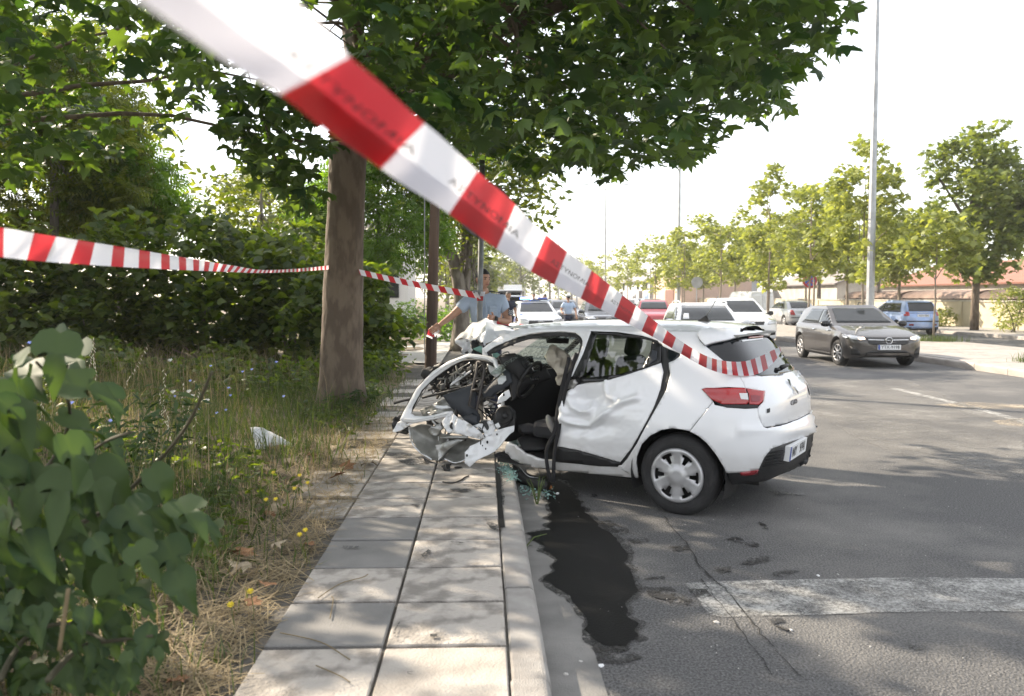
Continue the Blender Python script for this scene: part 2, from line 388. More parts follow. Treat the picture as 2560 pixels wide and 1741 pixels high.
px_sheet('road_marking', z8((760, 660), (1000, 650), (1500, 640), (1850, 632), (2500, 642), (2500, 790), (1850, 790), (1400, 805), (920, 815), (870, 800)), .006, M_paint, .015)
px_sheet('road_marking', [(2225, 972), (2240, 970), (2420, 1012), (2560, 1050), (2560, 1058), (2400, 1014)], .006, M_paint, .0)
M_wet = mat('spilled_coolant', (.007, .007, .0068), .45, spec=.12, bump=.12, bscale=90)
px_sheet('coolant_spill', z8((120, 200), (200, 190), (260, 260), (300, 330), (360, 390), (420, 430), (500, 530), (480, 560), (520, 600), (505, 640), (545, 690), (490, 740), (480, 800), (540, 850), (540, 910), (480, 950), (400, 950), (330, 900), (285, 875), (320, 860), (280, 790), (230, 715), (150, 670), (110, 645), (150, 600), (160, 540), (90, 470), (30, 430), (130, 415), (140, 330), (125, 260)), .009, M_wet, .035, .03)
SPILL = z8((115, 190), (210, 180), (275, 255), (315, 325), (385, 385), (450, 425), (525, 520), (510, 560), (545, 600), (530, 640), (575, 690), (520, 745), (510, 800), (570, 850), (570, 920), (500, 975), (395, 975), (310, 915), (265, 885), (295, 850), (255, 790), (205, 725), (130, 690), (95, 650), (130, 600), (140, 545), (70, 480), (20, 430), (115, 405), (125, 330), (110, 260))
M_damp = worn_mat('damp_patch', (.028, .027, .026), .80, 9, .5, soft=.08, speck=50, spw=.6)
px_sheet('damp_patch', SPILL, .0075, worn_mat('damp_edge', (.03, .029, .028), .74, 14, .4, soft=.12, speck=60, spw=.5), .05, .03)
for q in (((330, 375), (420, 370), (510, 425), (470, 435)), ((480, 455), (570, 450), (600, 470), (520, 480)), ((690, 490), (770, 485), (775, 505), (720, 512)), ((1000, 575), (1060, 540), (1140, 530), (1150, 560), (1060, 580)),
          ((940, 455), (1010, 450), (1100, 480), (1090, 500)), ((900, 590), (980, 585), (990, 610), (920, 615)), ((1160, 610), (1230, 600), (1300, 605), (1200, 630)), ((560, 640), (650, 625), (660, 645)), ((780, 690), (860, 685), (880, 720), (810, 735)),
          ((570, 675), (690, 680), (800, 740), (780, 760), (700, 750), (590, 710)), ((1140, 825), (1210, 820), (1220, 840), (1160, 850)), ((1100, 375), (1140, 395), (1150, 412), (1120, 405)), ((1130, 235), (1260, 240), (1330, 250), (1200, 258)), ((340, 950), (480, 955), (560, 1000), (450, 1040), (360, 1020)), ((1780, 940), (1850, 935), (1880, 970), (1800, 965))):
    px_sheet('damp_patch', z8(*q), .007, M_damp, .03, .03)
M_dust = worn_mat('pale_dust', (.36, .31, .24), .86, 1.6, soft=.16, speck=40, spw=.6)
px_sheet('dust_and_sun_patch', [(2340, 1012), (2420, 1005), (2560, 1012), (2560, 1022), (2440, 1022), (2380, 1018)], .006, M_dust, .05)
px_sheet('dust_and_sun_patch', [(2480, 1052), (2560, 1045), (2560, 1068), (2500, 1062)], .006, M_dust, .05)
px_sheet('dust_and_sun_patch', [(2030, 960), (2250, 945), (2420, 1010), (2560, 1060), (2560, 1200), (2300, 1160), (2120, 1085), (2040, 1030)], .005, worn_mat('worn_sunlit_concrete', (.21, .205, .195), .86, 1.1, soft=.24, speck=45, spw=.5), .05)  # worn concrete, with the sunlight on this stretch put into its pale colour
# dark slot between the slabs and the kerb where the spill ran, and cracks
px_sheet('kerb_gap', [(1245, 1156), (1252, 1200), (1256, 1260), (1262, 1318), (1250, 1320), (1246, 1260), (1241, 1200), (1237, 1156)], PZ + .004, M_wet, .004, .03)
px_sheet('damp_patch', [(1252, 1160), (1275, 1165), (1272, 1195), (1259, 1215), (1262, 1262), (1256, 1300), (1252, 1230)], PZ + .006, M_damp, .01, .03)
M_crack = mat('crack', (.02, .02, .019), .95)
def crack(pts, w=.006, z=.006):
    P = [gnd(x, y, z) for x, y in pts]; V = []; F = []
    for i in range(len(P) - 1):
        for k in range(8):
            q = P[i].lerp(P[i + 1], k / 8); s = fbm(q.x, q.y, 2, 14) * .02; ww = w * (.5 + abs(fbm(q.x, q.y, 5, 20)) * 2)
            V += [(q.x - ww + s, q.y, z), (q.x + ww + s, q.y, z)]
    F = [(2 * i, 2 * i + 1, 2 * i + 3, 2 * i + 2) for i in range(len(V) // 2 - 1)]
    o = pyd('crack', V, F, M_crack); o['kind'] = 'structure'
crack(z8((660, 350), (760, 470), (850, 600), (940, 680), (1080, 850), (1180, 970)), .005)
crack(z8((830, 640), (960, 800), (1090, 980), (1180, 1100)), .003)
crack(z8((1180, 970), (1330, 1118)), .003)

# scuffs and drips on the slabs
def z7_(*p): return [(580 + x / 2.391, 1080 + y / 2.391) for x, y in p]
for q in (((630, 683), (690, 680), (755, 682), (750, 694), (690, 698), (640, 692)), ((1380, 315), (1480, 310), (1560, 318), (1500, 332), (1400, 330)), ((1300, 340), (1420, 338), (1440, 356), (1330, 358)), ((1130, 735), (1170, 700), (1190, 712), (1150, 752)), ((1180, 1205), (1225, 1203), (1222, 1222), (1185, 1220)), ((1040, 1430), (1090, 1430), (1085, 1448), (1045, 1446)), ((1060, 430), (1130, 435), (1110, 452)), ((690, 300), (740, 312), (700, 325)), ((960, 1230), (985, 1150), (1000, 1130), (990, 1180), (975, 1240)), ((900, 120), (1080, 130), (1180, 190), (1050, 200)), ((1010, 690), (1040, 700), (1020, 708)), ((1290, 655), (1360, 655), (1390, 662), (1340, 666)), ((1500, 520), (1600, 560), (1590, 600), (1540, 570))):
    px_sheet('damp_patch', z7_(*q), PZ + .010, M_damp, .012, .03)
# ================================================================ THE WRECKED HATCHBACK
CLIO_T = Vector((1.916, 6.786, -.004)); CLIO_R = 2.538
clio = thing('wrecked_hatchback', 'white hatchback with its front crushed and the front door torn open against the kerb', 'car', CLIO_T, CLIO_R)
CW = WM[clio.name]; CWI = CW.inverted()
def cw(x, y, z): return CW @ Vector((x, y, z))
white = mat('white_car_paint', (.68, .69, .71), .28, coat=.7, var=.02, scale=3)
def dirty_paint():
    m = bpy.data.materials.new('white_car_paint_dusty'); m.use_nodes = True; n = m.node_tree.nodes; l = m.node_tree.links; b = n['Principled BSDF']
    tc = n.new('ShaderNodeTexCoord'); sp = n.new('ShaderNodeSeparateXYZ'); l.new(tc.outputs['Object'], sp.inputs[0])
    nz = n.new('ShaderNodeTexNoise'); nz.inputs['Scale'].default_value = 9; nz.inputs['Detail'].default_value = 8; l.new(tc.outputs['Object'], nz.inputs['Vector'])
    mr = n.new('ShaderNodeMapRange'); mr.inputs['From Min'].default_value = .62; mr.inputs['From Max'].default_value = .15; l.new(sp.outputs['Z'], mr.inputs['Value'])
    mu = n.new('ShaderNodeMath'); mu.operation = 'MULTIPLY'; l.new(mr.outputs[0], mu.inputs[0]); l.new(nz.outputs[0], mu.inputs[1])
    mx = n.new('ShaderNodeMix'); mx.data_type = 'RGBA'; l.new(mu.outputs[0], mx.inputs['Factor']); mx.inputs['A'].default_value = (.68, .69, .71, 1); mx.inputs['B'].default_value = (.30, .26, .21, 1)
    l.new(mx.outputs['Result'], b.inputs['Base Color']); b.inputs['Roughness'].default_value = .3; b.inputs['Coat Weight'].default_value = .6; b.inputs['Coat Roughness'].default_value = .06
    return m
whited = dirty_paint()
scraped = mat('torn_white_metal', (.66, .67, .69), .42, scale=11, col2=(.30, .29, .27), soft=(.55, .68), bump=.5, bscale=30, coat=.2, detail=9)
primer = mat('grey_primer_metal', (.20, .20, .185), .5, metal=.35, var=.35, scale=5, bump=.3, bscale=20)
steel = mat('bare_bracket_steel', (.33, .33, .32), .42, metal=.7, var=.3, scale=8, bump=.3, bscale=25)
plast = mat('black_plastic', (.012, .012, .013), .55, bump=.25, bscale=220)
gloss_k = mat('gloss_black_trim', (.010, .010, .011), .22)
trim = mat('dark_slate_door_trim', (.020, .024, .032), .55, bump=.3, bscale=260)
rubber = mat('tyre_rubber', (.016, .016, .017), .8, bump=.4, bscale=120, var=.3, scale=10)
cabin = mat('cabin_fabric_black', (.008, .008, .009), .95)
silver = mat('silver_wheel_trim', (.42, .42, .43), .38, metal=.55, var=.12, scale=9)
redl = mat('red_lamp_lens', (.32, .008, .012), .12, coat=.8, bump=.15, bscale=70)
redd = mat('dark_red_lens', (.20, .012, .02), .15, coat=.6)
clearl = mat('clear_lamp_lens', (.55, .56, .57), .15, coat=.8)
chrome = mat('chrome', (.62, .63, .64), .14, metal=1.0)
platew = mat('number_plate_white', (.70, .71, .72), .4)
plateb = mat('plate_blue', (.02, .06, .30), .4)
ink = mat('black_lettering', (.012, .012, .014), .5)
gl_side = glass_mat('tinted_side_glass', (.38, .44, .42)); gl_dark = mat('dark_rear_glass', (.010, .012, .015), .04, spec=.45)
# ---- undamaged shell that every panel is laid on
ZL = [.16, .22, .30, .40, .50, .58, .63, .665, .70, .78, .86, .92, .965, 1.0, 1.06, 1.14, 1.22, 1.29, 1.345, 1.375]
XR = [-.53, -.59, -.65, -.69, -.706, -.704, -.700, -.680, -.672, -.674, -.668, -.648, -.615, -.577, -.526, -.466, -.408, -.358, -.318, -.296]
WW = [.735, .765, .80, .835, .853, .860, .862, .862, .860, .850, .832, .812, .792, .775, .742, .700, .657, .620, .592, .573]
NN = [4.4, 4.4, 4.4, 4.4, 4.4, 4.4, 4.4, 4.4, 4.4, 4.5, 4.5, 4.5, 4.5, 4.5, 4.5, 4.7, 5.0, 5.0, 5.0, 5.0]
def lerp_tab(z, T): return float(np.interp(z, ZL, T))
def side_y(x, z):
    "half width of the shell ahead of the rear corner"
    w_ = lerp_tab(z, WW); t = max(0, x)
    w_ -= .022 * (t / 1.2) ** 1.5 if t < 1.2 else .022 + .05 * (t - 1.2) ** 1.6
    low = max(0, 1 - abs(z - .52) / .38)
    w_ += .018 * math.exp(-((x - 0.0) / .40) ** 2) * low           # rear wheel arch flare
    w_ -= .018 * math.exp(-((x - .95) / .55) ** 2) * math.exp(-((z - .47) / .12) ** 2)   # hollow in the doors
    return w_
def shell_pt(u, z):
    "u in 0..1: front of left side -> rear centre (u=.5) -> front of right side"
    s = 1 if u <= .5 else -1; t = u if u <= .5 else 1 - u
    if t <= .28: x = 2.5 - (2.5 - .1) * t / .28; return Vector((x, s * side_y(x, z), z))
    a = (t - .28) / .22 * math.pi / 2; n = lerp_tab(z, NN); xr = lerp_tab(z, XR)
    return Vector((.1 + (xr - .1) * math.sin(a) ** (2 / n), s * side_y(.1 + (xr - .1) * math.sin(a) ** (2 / n), z) * max(0, math.cos(a)) ** (2 / n), z))
def roof_z(x, y):
    hw = side_y(x, 1.375); q = min(1, abs(y) / hw)
    zc = 1.448 - .030 * max(0, (.25 - x) / .50) ** 2 - .055 * max(0, x - .75) ** 1.7
    return zc - (zc - 1.375) * q ** 3.2
NU = 150; us = [i / NU for i in range(NU + 1)]; zs = list(np.interp(np.linspace(0, 19, 90), range(20), ZL))
SV = [shell_pt(u, z) for z in zs for u in us]
SF = [(j * (NU + 1) + i, j * (NU + 1) + i + 1, (j + 1) * (NU + 1) + i + 1, (j + 1) * (NU + 1) + i) for j in range(len(zs) - 1) for i in range(NU)]
xs_r = np.linspace(-.294, 1.75, 44); RV = []; RF = []
for x in xs_r:
    for k in range(31):
        q = -1 + 2 * k / 30; hw = side_y(x, 1.375) * (1 if x > .1 else max(.05, (1 - ((x - .1) / (-.298 - .1)) ** 5.0)) ** (1 / 5.0)); yv = q * hw
        RV.append(Vector((x, yv, roof_z(x, q * side_y(x, 1.375)))))
RF = [(j * 31 + i, j * 31 + i + 1, (j + 1) * 31 + i + 1, (j + 1) * 31 + i) for j in range(43) for i in range(30)]
off_ = len(SV)
BV = BVHTree.FromPolygons([CW @ v for v in SV + RV], SF + [tuple(i + off_ for i in f) for f in RF])
def cast(px, py):
    r = ray(px, py).normalized(); h = BV.ray_cast(CAMP, r)
    if h[0] is not None:
        n = h[1]; return h[0], (n if n.dot(r) < 0 else -n)
    best = None
    for t in np.linspace(5, 10, 120):
        q = CAMP + r * t; f = BV.find_nearest(q)
        if best is None or f[3] < best[0]: best = (f[3], q, f[1])
    t0 = (best[1] - CAMP).length
    for t in np.linspace(t0 - .05, t0 + .05, 60):
        q = CAMP + r * t; f = BV.find_nearest(q)
        if f[3] < best[0]: best = (f[3], q, f[1])
    n = best[2]; return best[1], (n if n.dot(r) < 0 else -n)
def z1(*p): return [(960 + x / 2.905, 780 + y / 2.905) for x, y in p]
def z2(*p): return [(1360 + x / 2.8236, 760 + y / 2.8236) for x, y in p]
def z3(*p): return [(980 + x / 3.7652, 780 + y / 3.7652) for x, y in p]
def z5(*p): return [(1180 + x / 3.953, 840 + y / 3.953) for x, y in p]
def panel(name, pts, material, off=0.0, thick=.006, step=9, fn=None, parent=clio, label=None, smooth=True):
    bm = grid_poly(pts, step)
    for v in bm.verts:
        h, n = cast(v.co.x, v.co.y); d = off + (fn(v.co.x, v.co.y) if fn else 0); v.co = h + n * d
    bmesh.ops.recalc_face_normals(bm, faces=bm.faces[:])
    c = CW @ Vector((.6, 0, .7))
    if sum(f.normal.dot(f.calc_center_median() - c) * f.calc_area() for f in bm.faces) < 0: bmesh.ops.reverse_faces(bm, faces=bm.faces[:])
    o = obj(name, bm, material, parent, smooth, world=True)
    if thick: s = o.modifiers.new('thick', 'SOLIDIFY'); s.thickness = thick; s.offset = -1
    if label: o['label'] = label
    return o
# far side and roof of the shell
pyd('roof', [(v.x, v.y, v.z + .012 * max(0, v.x - .9) * fbm(v.x, v.y, 0, 5)) for v in RV], RF, white, clio, True)
keep = []
for f in SF:
    c = sum((SV[i] for i in f), Vector()) / 4
    if c.y < -.46 and c.x < 2.2 and (c.z < .95 or (c.x < .10 and c.y < -.40)) and math.hypot(c.x, c.z - .3) > .34:
        keep.append(f)
pyd('far_side_panel', SV, keep, white, clio, True)
pyd('far_side_lining', [(v.x * .99, v.y * .93, v.z) for v in SV], keep, cabin, clio, True)
for (xa, xb, wd) in ((-.12, .05, .16), (1.06, 1.02, .07), (2.0, 1.42, .06)):
    strip('far_pillar', [(xa, -side_y(xa, .95) + .01, .94), ((xa + xb) / 2, -side_y(xb, 1.15) + .01, 1.15), (xb, -side_y(xb, 1.36) + .01, 1.37)], wd / 2, cabin, clio, world=False)
strip('far_rail', [(x, -side_y(x, 1.375) + .02, 1.37) for x in np.linspace(-.1, 1.45, 8)], .03, white, clio, world=False)
# dents of the rear door, in photo pixels
ridges = [(z1((1285, 770), (1330, 800), (1420, 830), (1480, 835), (1540, 790), (1620, 720), (1720, 660), (1840, 625)), .026, 8), (z1((1350, 590), (1340, 640), (1365, 690), (1420, 722), (1475, 722), (1500, 690), (1490, 660)), .030, 8.0),
          (z1((1610, 505), (1600, 560), (1615, 610), (1665, 640)), .018, 5), (z1((1300, 600), (1285, 690), (1310, 740)), .018, 8), (z1((1440, 900), (1480, 880), (1500, 850)), .010, 5)]
hollows = [(z1((1450, 640))[0], 36, 30, -.065), (z1((1390, 780))[0], 26, 16, -.030), (z1((1560, 830))[0], 50, 22, -.030), (z1((1640, 690))[0], 24, 14, -.02), (z1((1420, 860))[0], 40, 14, -.028), (z1((1560, 590))[0], 26, 30, -.022)]
def dent(px, py):
    d = 0
    for pl, a, w_ in ridges: d += a * max(0, 1 - pdist((px, py), pl, False) / (w_ * 1.5)) ** 1.15
    for (cx, cy), rx, ry, a in hollows: d += a * math.exp(-((px - cx) / rx) ** 2 - ((py - cy) / ry) ** 2)
    return d * 1.35 + .003 * fbm(px, py, 0, .11)
panel('rear_door', z1((1345, 565), (1400, 530), (1480, 510), (1600, 500), (1750, 460), (1870, 420), (2012, 370), (2028, 440), (2006, 560), (1956, 700), (1876, 850), (1796, 990), (1716, 1093), (1560, 1046), (1400, 1001), (1255, 975), (1265, 930), (1275, 850), (1270, 780), (1275, 700), (1290, 680), (1310, 600)), whited, .004, .02, 4, dent, label='dented white rear door')
panel('door_seal', z1((1995, 225), (2060, 255), (2068, 480), (2034, 590), (1964, 730), (1874, 900), (1794, 1030), (1740, 1110), (1700, 1135), (1690, 1120), (1722, 1085), (1800, 975), (1875, 840), (1955, 690), (2004, 560), (2024, 440), (2010, 368)), plast, -.004, .006, 10)
panel('sill_trim', z1((1258, 980), (1400, 1005), (1560, 1050), (1715, 1098), (1700, 1122), (1560, 1118), (1400, 1100), (1225, 1085), (1230, 1050)), plast, .008, .01, 10)
panel('sill', z1((855, 1000), (870, 965), (935, 985), (1010, 1030), (1100, 1062), (1165, 1080), (1225, 1080), (1400, 1095), (1690, 1118), (1725, 1115), (1765, 1070), (1835, 960), (1825, 1060), (1835, 1150), (1845, 1208), (1700, 1195), (1400, 1165), (1170, 1143), (1000, 1118), (905, 1085), (860, 1045)), whited, .0, .02, 8,
      lambda x, y: .02 * fbm(x, y, 0, .05) * (1 if x < 1350 else 0) - (.05 * max(0, (1330 - x) / 70)))
panel('quarter_panel', z2((690, 180), (900, 192), (1108, 196), (1090, 228), (1105, 262), (1140, 300), (1300, 432), (1380, 520), (1420, 596), (1300, 588), (1118, 602), (1165, 655), (1195, 690), (1028, 897), (980, 887), (905, 877), (830, 890), (750, 930), (690, 990), (655, 1080), (648, 1160), (655, 1225), (600, 1195), (548, 1165), (560, 1140), (620, 1062), (700, 905), (797, 733), (866, 607), (892, 495), (882, 418), (925, 400), (962, 372), (962, 352), (880, 318), (840, 300), (832, 282), (760, 244)), whited, .006, .012, 8)
panel('roof_rail', z1((715, 270), (760, 232), (850, 180), (960, 130), (1100, 98), (1300, 80), (1490, 78), (1700, 90), (1850, 105), (2060, 125), (2160, 135), (2020, 222), (1990, 212), (1880, 176), (1700, 149), (1500, 142), (1470, 215), (1448, 225), (1432, 185), (1390, 152), (1280, 143), (1150, 148), (1050, 163), (960, 188), (870, 222), (800, 255), (755, 285), (735, 300)), white, .004, .01, 8,
      lambda x, y: .008 * fbm(x, y, 4, .05) if x < 1420 else 0)
panel('centre_pillar', z1((1500, 140), (1505, 150), (1450, 305), (1372, 470), (1352, 482), (1414, 340), (1444, 250), (1448, 200), (1470, 150)), white, .012, .012, 4)
panel('opening_seal', z1((755, 288), (800, 258), (870, 226), (960, 191), (1050, 166), (1150, 151), (1280, 146), (1390, 155), (1430, 188), (1446, 232), (1418, 332), (1350, 482), (1335, 470), (1405, 320), (1425, 235), (1410, 200), (1380, 182), (1280, 172), (1150, 178), (1050, 194), (960, 222), (870, 258), (800, 292), (765, 305)), plast, -.004, .01, 8)
panel('door_frame', z1((1500, 143), (1548, 160), (1440, 480), (1350, 490), (1420, 330)), gloss_k, .008, .012, 10, label='black door frame at the pillar')
panel('door_frame', z1((1500, 143), (1700, 150), (1880, 177), (1992, 213), (1998, 235), (1950, 212), (1860, 192), (1700, 172), (1546, 166)), gloss_k, .008, .012, 10)
panel('door_frame', z1((1950, 210), (1998, 232), (2014, 250), (2012, 368), (1880, 412), (1935, 290)), gloss_k, .008, .012, 10)
panel('door_frame', z1((1437, 476), (1500, 478), (1700, 458), (1880, 408), (2012, 366), (2012, 374), (1870, 424), (1750, 464), (1600, 504), (1480, 514), (1430, 520)), gloss_k, .006, .01, 10)
panel('door_handle', z1((1950, 278), (1988, 290), (1984, 352), (1925, 388), (1932, 330)), trim, .014, .006, 8)
panel('rear_side_window', z1((1546, 164), (1700, 170), (1860, 190), (1952, 212), (1938, 290), (1882, 411), (1700, 460), (1500, 480), (1438, 479), (1490, 330)), gl_side, .002, .0, 14)
panel('quarter_window', z2((872, 318), (962, 353), (960, 373), (922, 400), (880, 416)), gl_dark, .004, .006, 8)
panel('rear_screen', z2((1145, 302), (1190, 285), (1300, 262), (1400, 240), (1560, 232), (1602, 262), (1682, 342), (1742, 422), (1774, 466), (1650, 502), (1530, 513), (1420, 487), (1300, 429), (1210, 369)), gl_dark, .003, .006, 8, label='dark rear screen')
tg = panel('tailgate', z2((1302, 433), (1420, 490), (1530, 516), (1650, 505), (1768, 470), (1778, 465), (1814, 484), (1846, 560), (1875, 680), (1882, 764), (1800, 808), (1690, 848), (1542, 873), (1517, 800), (1507, 735), (1545, 692), (1558, 618), (1424, 600), (1383, 520)), white, .006, .012, 8)
panel('rear_bumper', z2((1032, 900), (1197, 694), (1205, 715), (1280, 730), (1410, 740), (1503, 737), (1513, 802), (1539, 878), (1690, 853), (1800, 813), (1882, 770), (1892, 756), (1904, 800), (1911, 870), (1906, 905), (1880, 912), (1840, 937), (1690, 987), (1600, 1022), (1550, 1082), (1510, 1167), (1380, 1187), (1290, 1192), (1270, 1150), (1215, 1060), (1150, 980), (1090, 930)), whited, .008, .012, 8,
      lambda x, y: .02 * math.exp(-((y - 1075) / 14) ** 2) * (1 if x > 1840 else 0))
panel('lower_bumper', z2((1290, 1190), (1380, 1182), (1508, 1165), (1550, 1082), (1600, 1020), (1690, 988), (1840, 938), (1876, 914), (1906, 905), (1902, 960), (1880, 1070), (1850, 1130), (1700, 1190), (1560, 1250), (1330, 1275), (1305, 1240)), plast, .004, .02, 8, label='black lower bumper')
for k in range(5):
    y_ = 1050 + k * 22
    panel('bumper_groove', z2((1580 - k * 10, y_), (1680, y_ - 22), (1682, y_ - 12), (1578 - k * 10, y_ + 10)), gloss_k, .010, .0, 12)
panel('reflector', z2((1382, 1184), (1508, 1167), (1503, 1195), (1420, 1208), (1388, 1205)), redd, .014, .006, 8)
tl = panel('tail_lamp', z2((1115, 605), (1150, 598), (1420, 600), (1440, 700), (1430, 712), (1260, 712), (1190, 682), (1160, 650)), redl, .012, .01, 5, lambda x, y: .012 * math.exp(-((y - 996) / 10) ** 2))
panel('tail_lamp', z2((1426, 602), (1556, 622), (1540, 690), (1510, 715), (1446, 712), (1442, 640)), redl, .012, .01, 5)
panel('lamp_lens', z2((1375, 640), (1430, 640), (1437, 682), (1388, 678)), clearl, .024, .0, 5, parent=tl)
panel('lamp_lens', z2((1455, 650), (1520, 655), (1512, 690), (1458, 692)), redd, .016, .0, 5, parent=tl)
panel('lamp_surround', z2((1190, 684), (1260, 710), (1512, 713), (1502, 737), (1420, 742), (1290, 734), (1245, 716)), plast, .010, .01, 6)
# number plate, badge, lettering
def cast_frame(px, py, off=.012):
    h, n = cast(px, py); z_ = n.normalized(); x_ = Vector((0, 0, 1)).cross(z_).normalized(); y_ = z_.cross(x_)
    M = Matrix((x_, y_, z_)).transposed().to_4x4(); M.translation = h + n * off; return M
def text_on(name, s, size, M, material, parent, depth=.002):
    me = text_mesh(s, size, depth); me.transform(M); o = obj(name, me, material, parent, world=True); return o
PM = cast_frame(*z2((1768, 1020))[0], .03)
PM = Matrix.Translation(PM.translation) @ (Matrix.Rotation(CLIO_R - math.pi / 2, 4, 'Z') @ Matrix.Rotation(math.radians(96), 4, 'X'))
mb = MB(); mb.add([PM @ Vector(q) for q in ((-.255, -.056, 0), (.255, -.056, 0), (.255, .056, 0), (-.255, .056, 0), (-.255, -.056, -.04), (.255, -.056, -.04), (.255, .056, -.04), (-.255, .056, -.04))], [(0, 1, 2, 3), (0, 4, 5, 1), (1, 5, 6, 2), (2, 6, 7, 3), (3, 7, 4, 0)])
pl = mb.build('number_plate', platew, clio, world=True)
mb = MB(); mb.add([PM @ Vector(q) for q in ((-.253, -.054, .0015), (-.215, -.054, .0015), (-.215, .054, .0015), (-.253, .054, .0015))], [(0, 1, 2, 3)]); mb.build('plate_band', plateb, pl, world=True)
text_on('plate_lettering', 'NIY', .105, PM @ Matrix.Translation((-.125, 0, .003)) @ Matrix.Diagonal((.78, 1, 1, 1)), ink, pl, .0005)
text_on('plate_lettering', '9741', .105, PM @ Matrix.Translation((.115, 0, .003)) @ Matrix.Diagonal((.82, 1, 1, 1)), ink, pl, .0005)
BM_ = cast_frame(*z2((1748, 590))[0], .010)
mb = MB()
dia = [(0, .075), (.042, 0), (0, -.075), (-.042, 0)]; di2 = [(0, .042), (.020, 0), (0, -.042), (-.020, 0)]
V = [BM_ @ Vector((x, y, .0)) for x, y in dia] + [BM_ @ Vector((x * .7, y * .78, .014)) for x, y in dia] + [BM_ @ Vector((x, y, .004)) for x, y in di2]
mb.add(V, [(i, (i + 1) % 4, 4 + (i + 1) % 4, 4 + i) for i in range(4)] + [(4 + i, 4 + (i + 1) % 4, 8 + (i + 1) % 4, 8 + i) for i in range(4)])
mb.build('badge', chrome, tg, world=True)
text_on('badge_lettering', 'CLIO', .068, cast_frame(*z2((1757, 695))[0], .009) @ Matrix.Diagonal((1.25, .8, 1, 1)), mat('dark_chrome', (.18, .18, .19), .3, metal=.9), tg, .003)
panel('badge_sticker', z2((1566, 742), (1589, 736), (1588, 766), (1566, 772)), ink, .010, 0, 8, parent=tg)
panel('screen_sticker', z2((1390, 260), (1540, 243), (1545, 252), (1398, 270)), platew, .006, 0, 8)
# spoiler over the rear screen, third brake lamp, wiper, aerial
def spo_off(px, py):
    hx = 1754 + (1590 - 1110) / 2.8236 * 0; return .004 + .030 * min(1, max(0, (py - (808 + (px - 1850) * .12)) / 40))
spo = panel('spoiler', z2((1110, 196), (1180, 180), (1300, 172), (1480, 188), (1584, 208), (1590, 216), (1576, 228), (1500, 214), (1430, 220), (1300, 264), (1190, 287), (1140, 302), (1103, 258), (1092, 228)), white, .0, .03, 5, spo_off)
panel('spoiler_gap', z2((1108, 188), (1112, 190), (1096, 228), (1110, 262), (1146, 300), (1138, 303), (1102, 265), (1088, 228)), plast, .009, .0, 6)
panel('brake_lamp', z2((1440, 230), (1545, 226), (1540, 240), (1436, 248)), redd, .010, .004, 8)
hp, hn = cast(*z2((1700, 450))[0])
A_, B_ = [cast(*q)[0] + cast(*q)[1] * .02 for q in z2((1655, 462), (1752, 418))]
strip('wiper', [A_ + hn * .01, A_.lerp(B_, .5) + hn * .012, B_], [.018, .014, .009], plast, clio)
C_ = cast(*z2((1640, 468))[0]); mb = MB(); mb.lathe([(.03, 0), (.028, .015), (.0, .02)], 14); mb.V = [tuple(C_[0] + Vector(v) * 1.0) for v in mb.V]; mb.build('wiper_pivot', plast, clio, True, world=True)
ax = .10; az = roof_z(ax, 0)
mb = MB(); mb.add([(ax + .05, -.022, az), (ax - .05, -.026, az), (ax - .05, .026, az), (ax + .05, .022, az), (ax - .028, -.007, az + .045), (ax - .028, .007, az + .045), (ax - .012, 0, az + .047)], [(0, 1, 4, 6), (1, 2, 5, 4), (2, 3, 6, 5), (3, 0, 6)])
aer = mb.build('aerial', plast, clio); strip('aerial_rod', [(ax - .02, 0, az + .04), (ax - .12, 0, az + .21)], [.006, .0035], steel, aer, world=False)
# ---- rear wheels
TY = [(.150, -.085), (.20, -.092), (.268, -.094), (.296, -.078), (.310, -.05), (.311, 0), (.310, .05), (.296, .078), (.268, .094), (.205, .094), (.196, .084)]
def make_wheel(parent, x, y, side, holes=6, r=.311, z=None, spoke='trim', steer=0.0, name='wheel'):
    k = r / .311; z = r - .006 if z is None else z
    Rm = Matrix.Translation((x, y, z)) @ Matrix.Rotation(steer, 4, 'Z') @ Matrix.Diagonal((1, side, 1, 1))
    mb = MB(); mb.lathe([(a * k, b * .9) for a, b in TY], 40, axis='Y', cap=False); 
    mb.lathe([(.311 * k, -.06), (.306 * k, -.058), (.306 * k, -.052)], 40, axis='Y', cap=False)
    mb.V = [tuple(Rm @ Vector(v)) for v in mb.V]; w_ = mb.build(name, rubber, parent, True)
    # trim disc with openings
    V = []; F = []; n = holes * 8; R1 = .198 * k
    def P(r_, a, h): V.append(tuple(Rm @ Vector((r_ * math.sin(a), h, r_ * math.cos(a))))); return len(V) - 1
    radii = [(.030, .090), (.055, .092), (.062, .084), (.098, .082), (.150, .080), (.178, .084), (.192, .088), (.200, .080)]
    ring = [[P(r_ * k, 2 * math.pi * i / n, h) for i in range(n)] for r_, h in radii]
    inner = {}
    for j in range(len(radii) - 1):
        for i in range(n):
            ph = i % 8; hole = (j == 3 and ph in (3, 4)) or (j == 4 and ph in (2, 3, 4, 5)) if spoke == 'trim' else (j in (2, 3, 4) and ph in (2, 3, 4, 5, 6))
            if not hole: F.append((ring[j][i], ring[j][(i + 1) % n], ring[j + 1][(i + 1) % n], ring[j + 1][i]))
    c_ = P(0, 0, .092); F += [(c_, ring[0][(i + 1) % n], ring[0][i]) for i in range(n)]
    tr = pyd('wheel_trim', V, F, silver, w_, True); s = tr.modifiers.new('thick', 'SOLIDIFY'); s.thickness = .014; s.offset = -1
    mb = MB(); mb.lathe([(.0, .02), (.19 * k, .02), (.20 * k, .045), (.205 * k, .06)], 24, axis='Y', cap=False); mb.V = [tuple(Rm @ Vector(v)) for v in mb.V]; mb.build('brake_drum', plast, w_, True)
    return w_
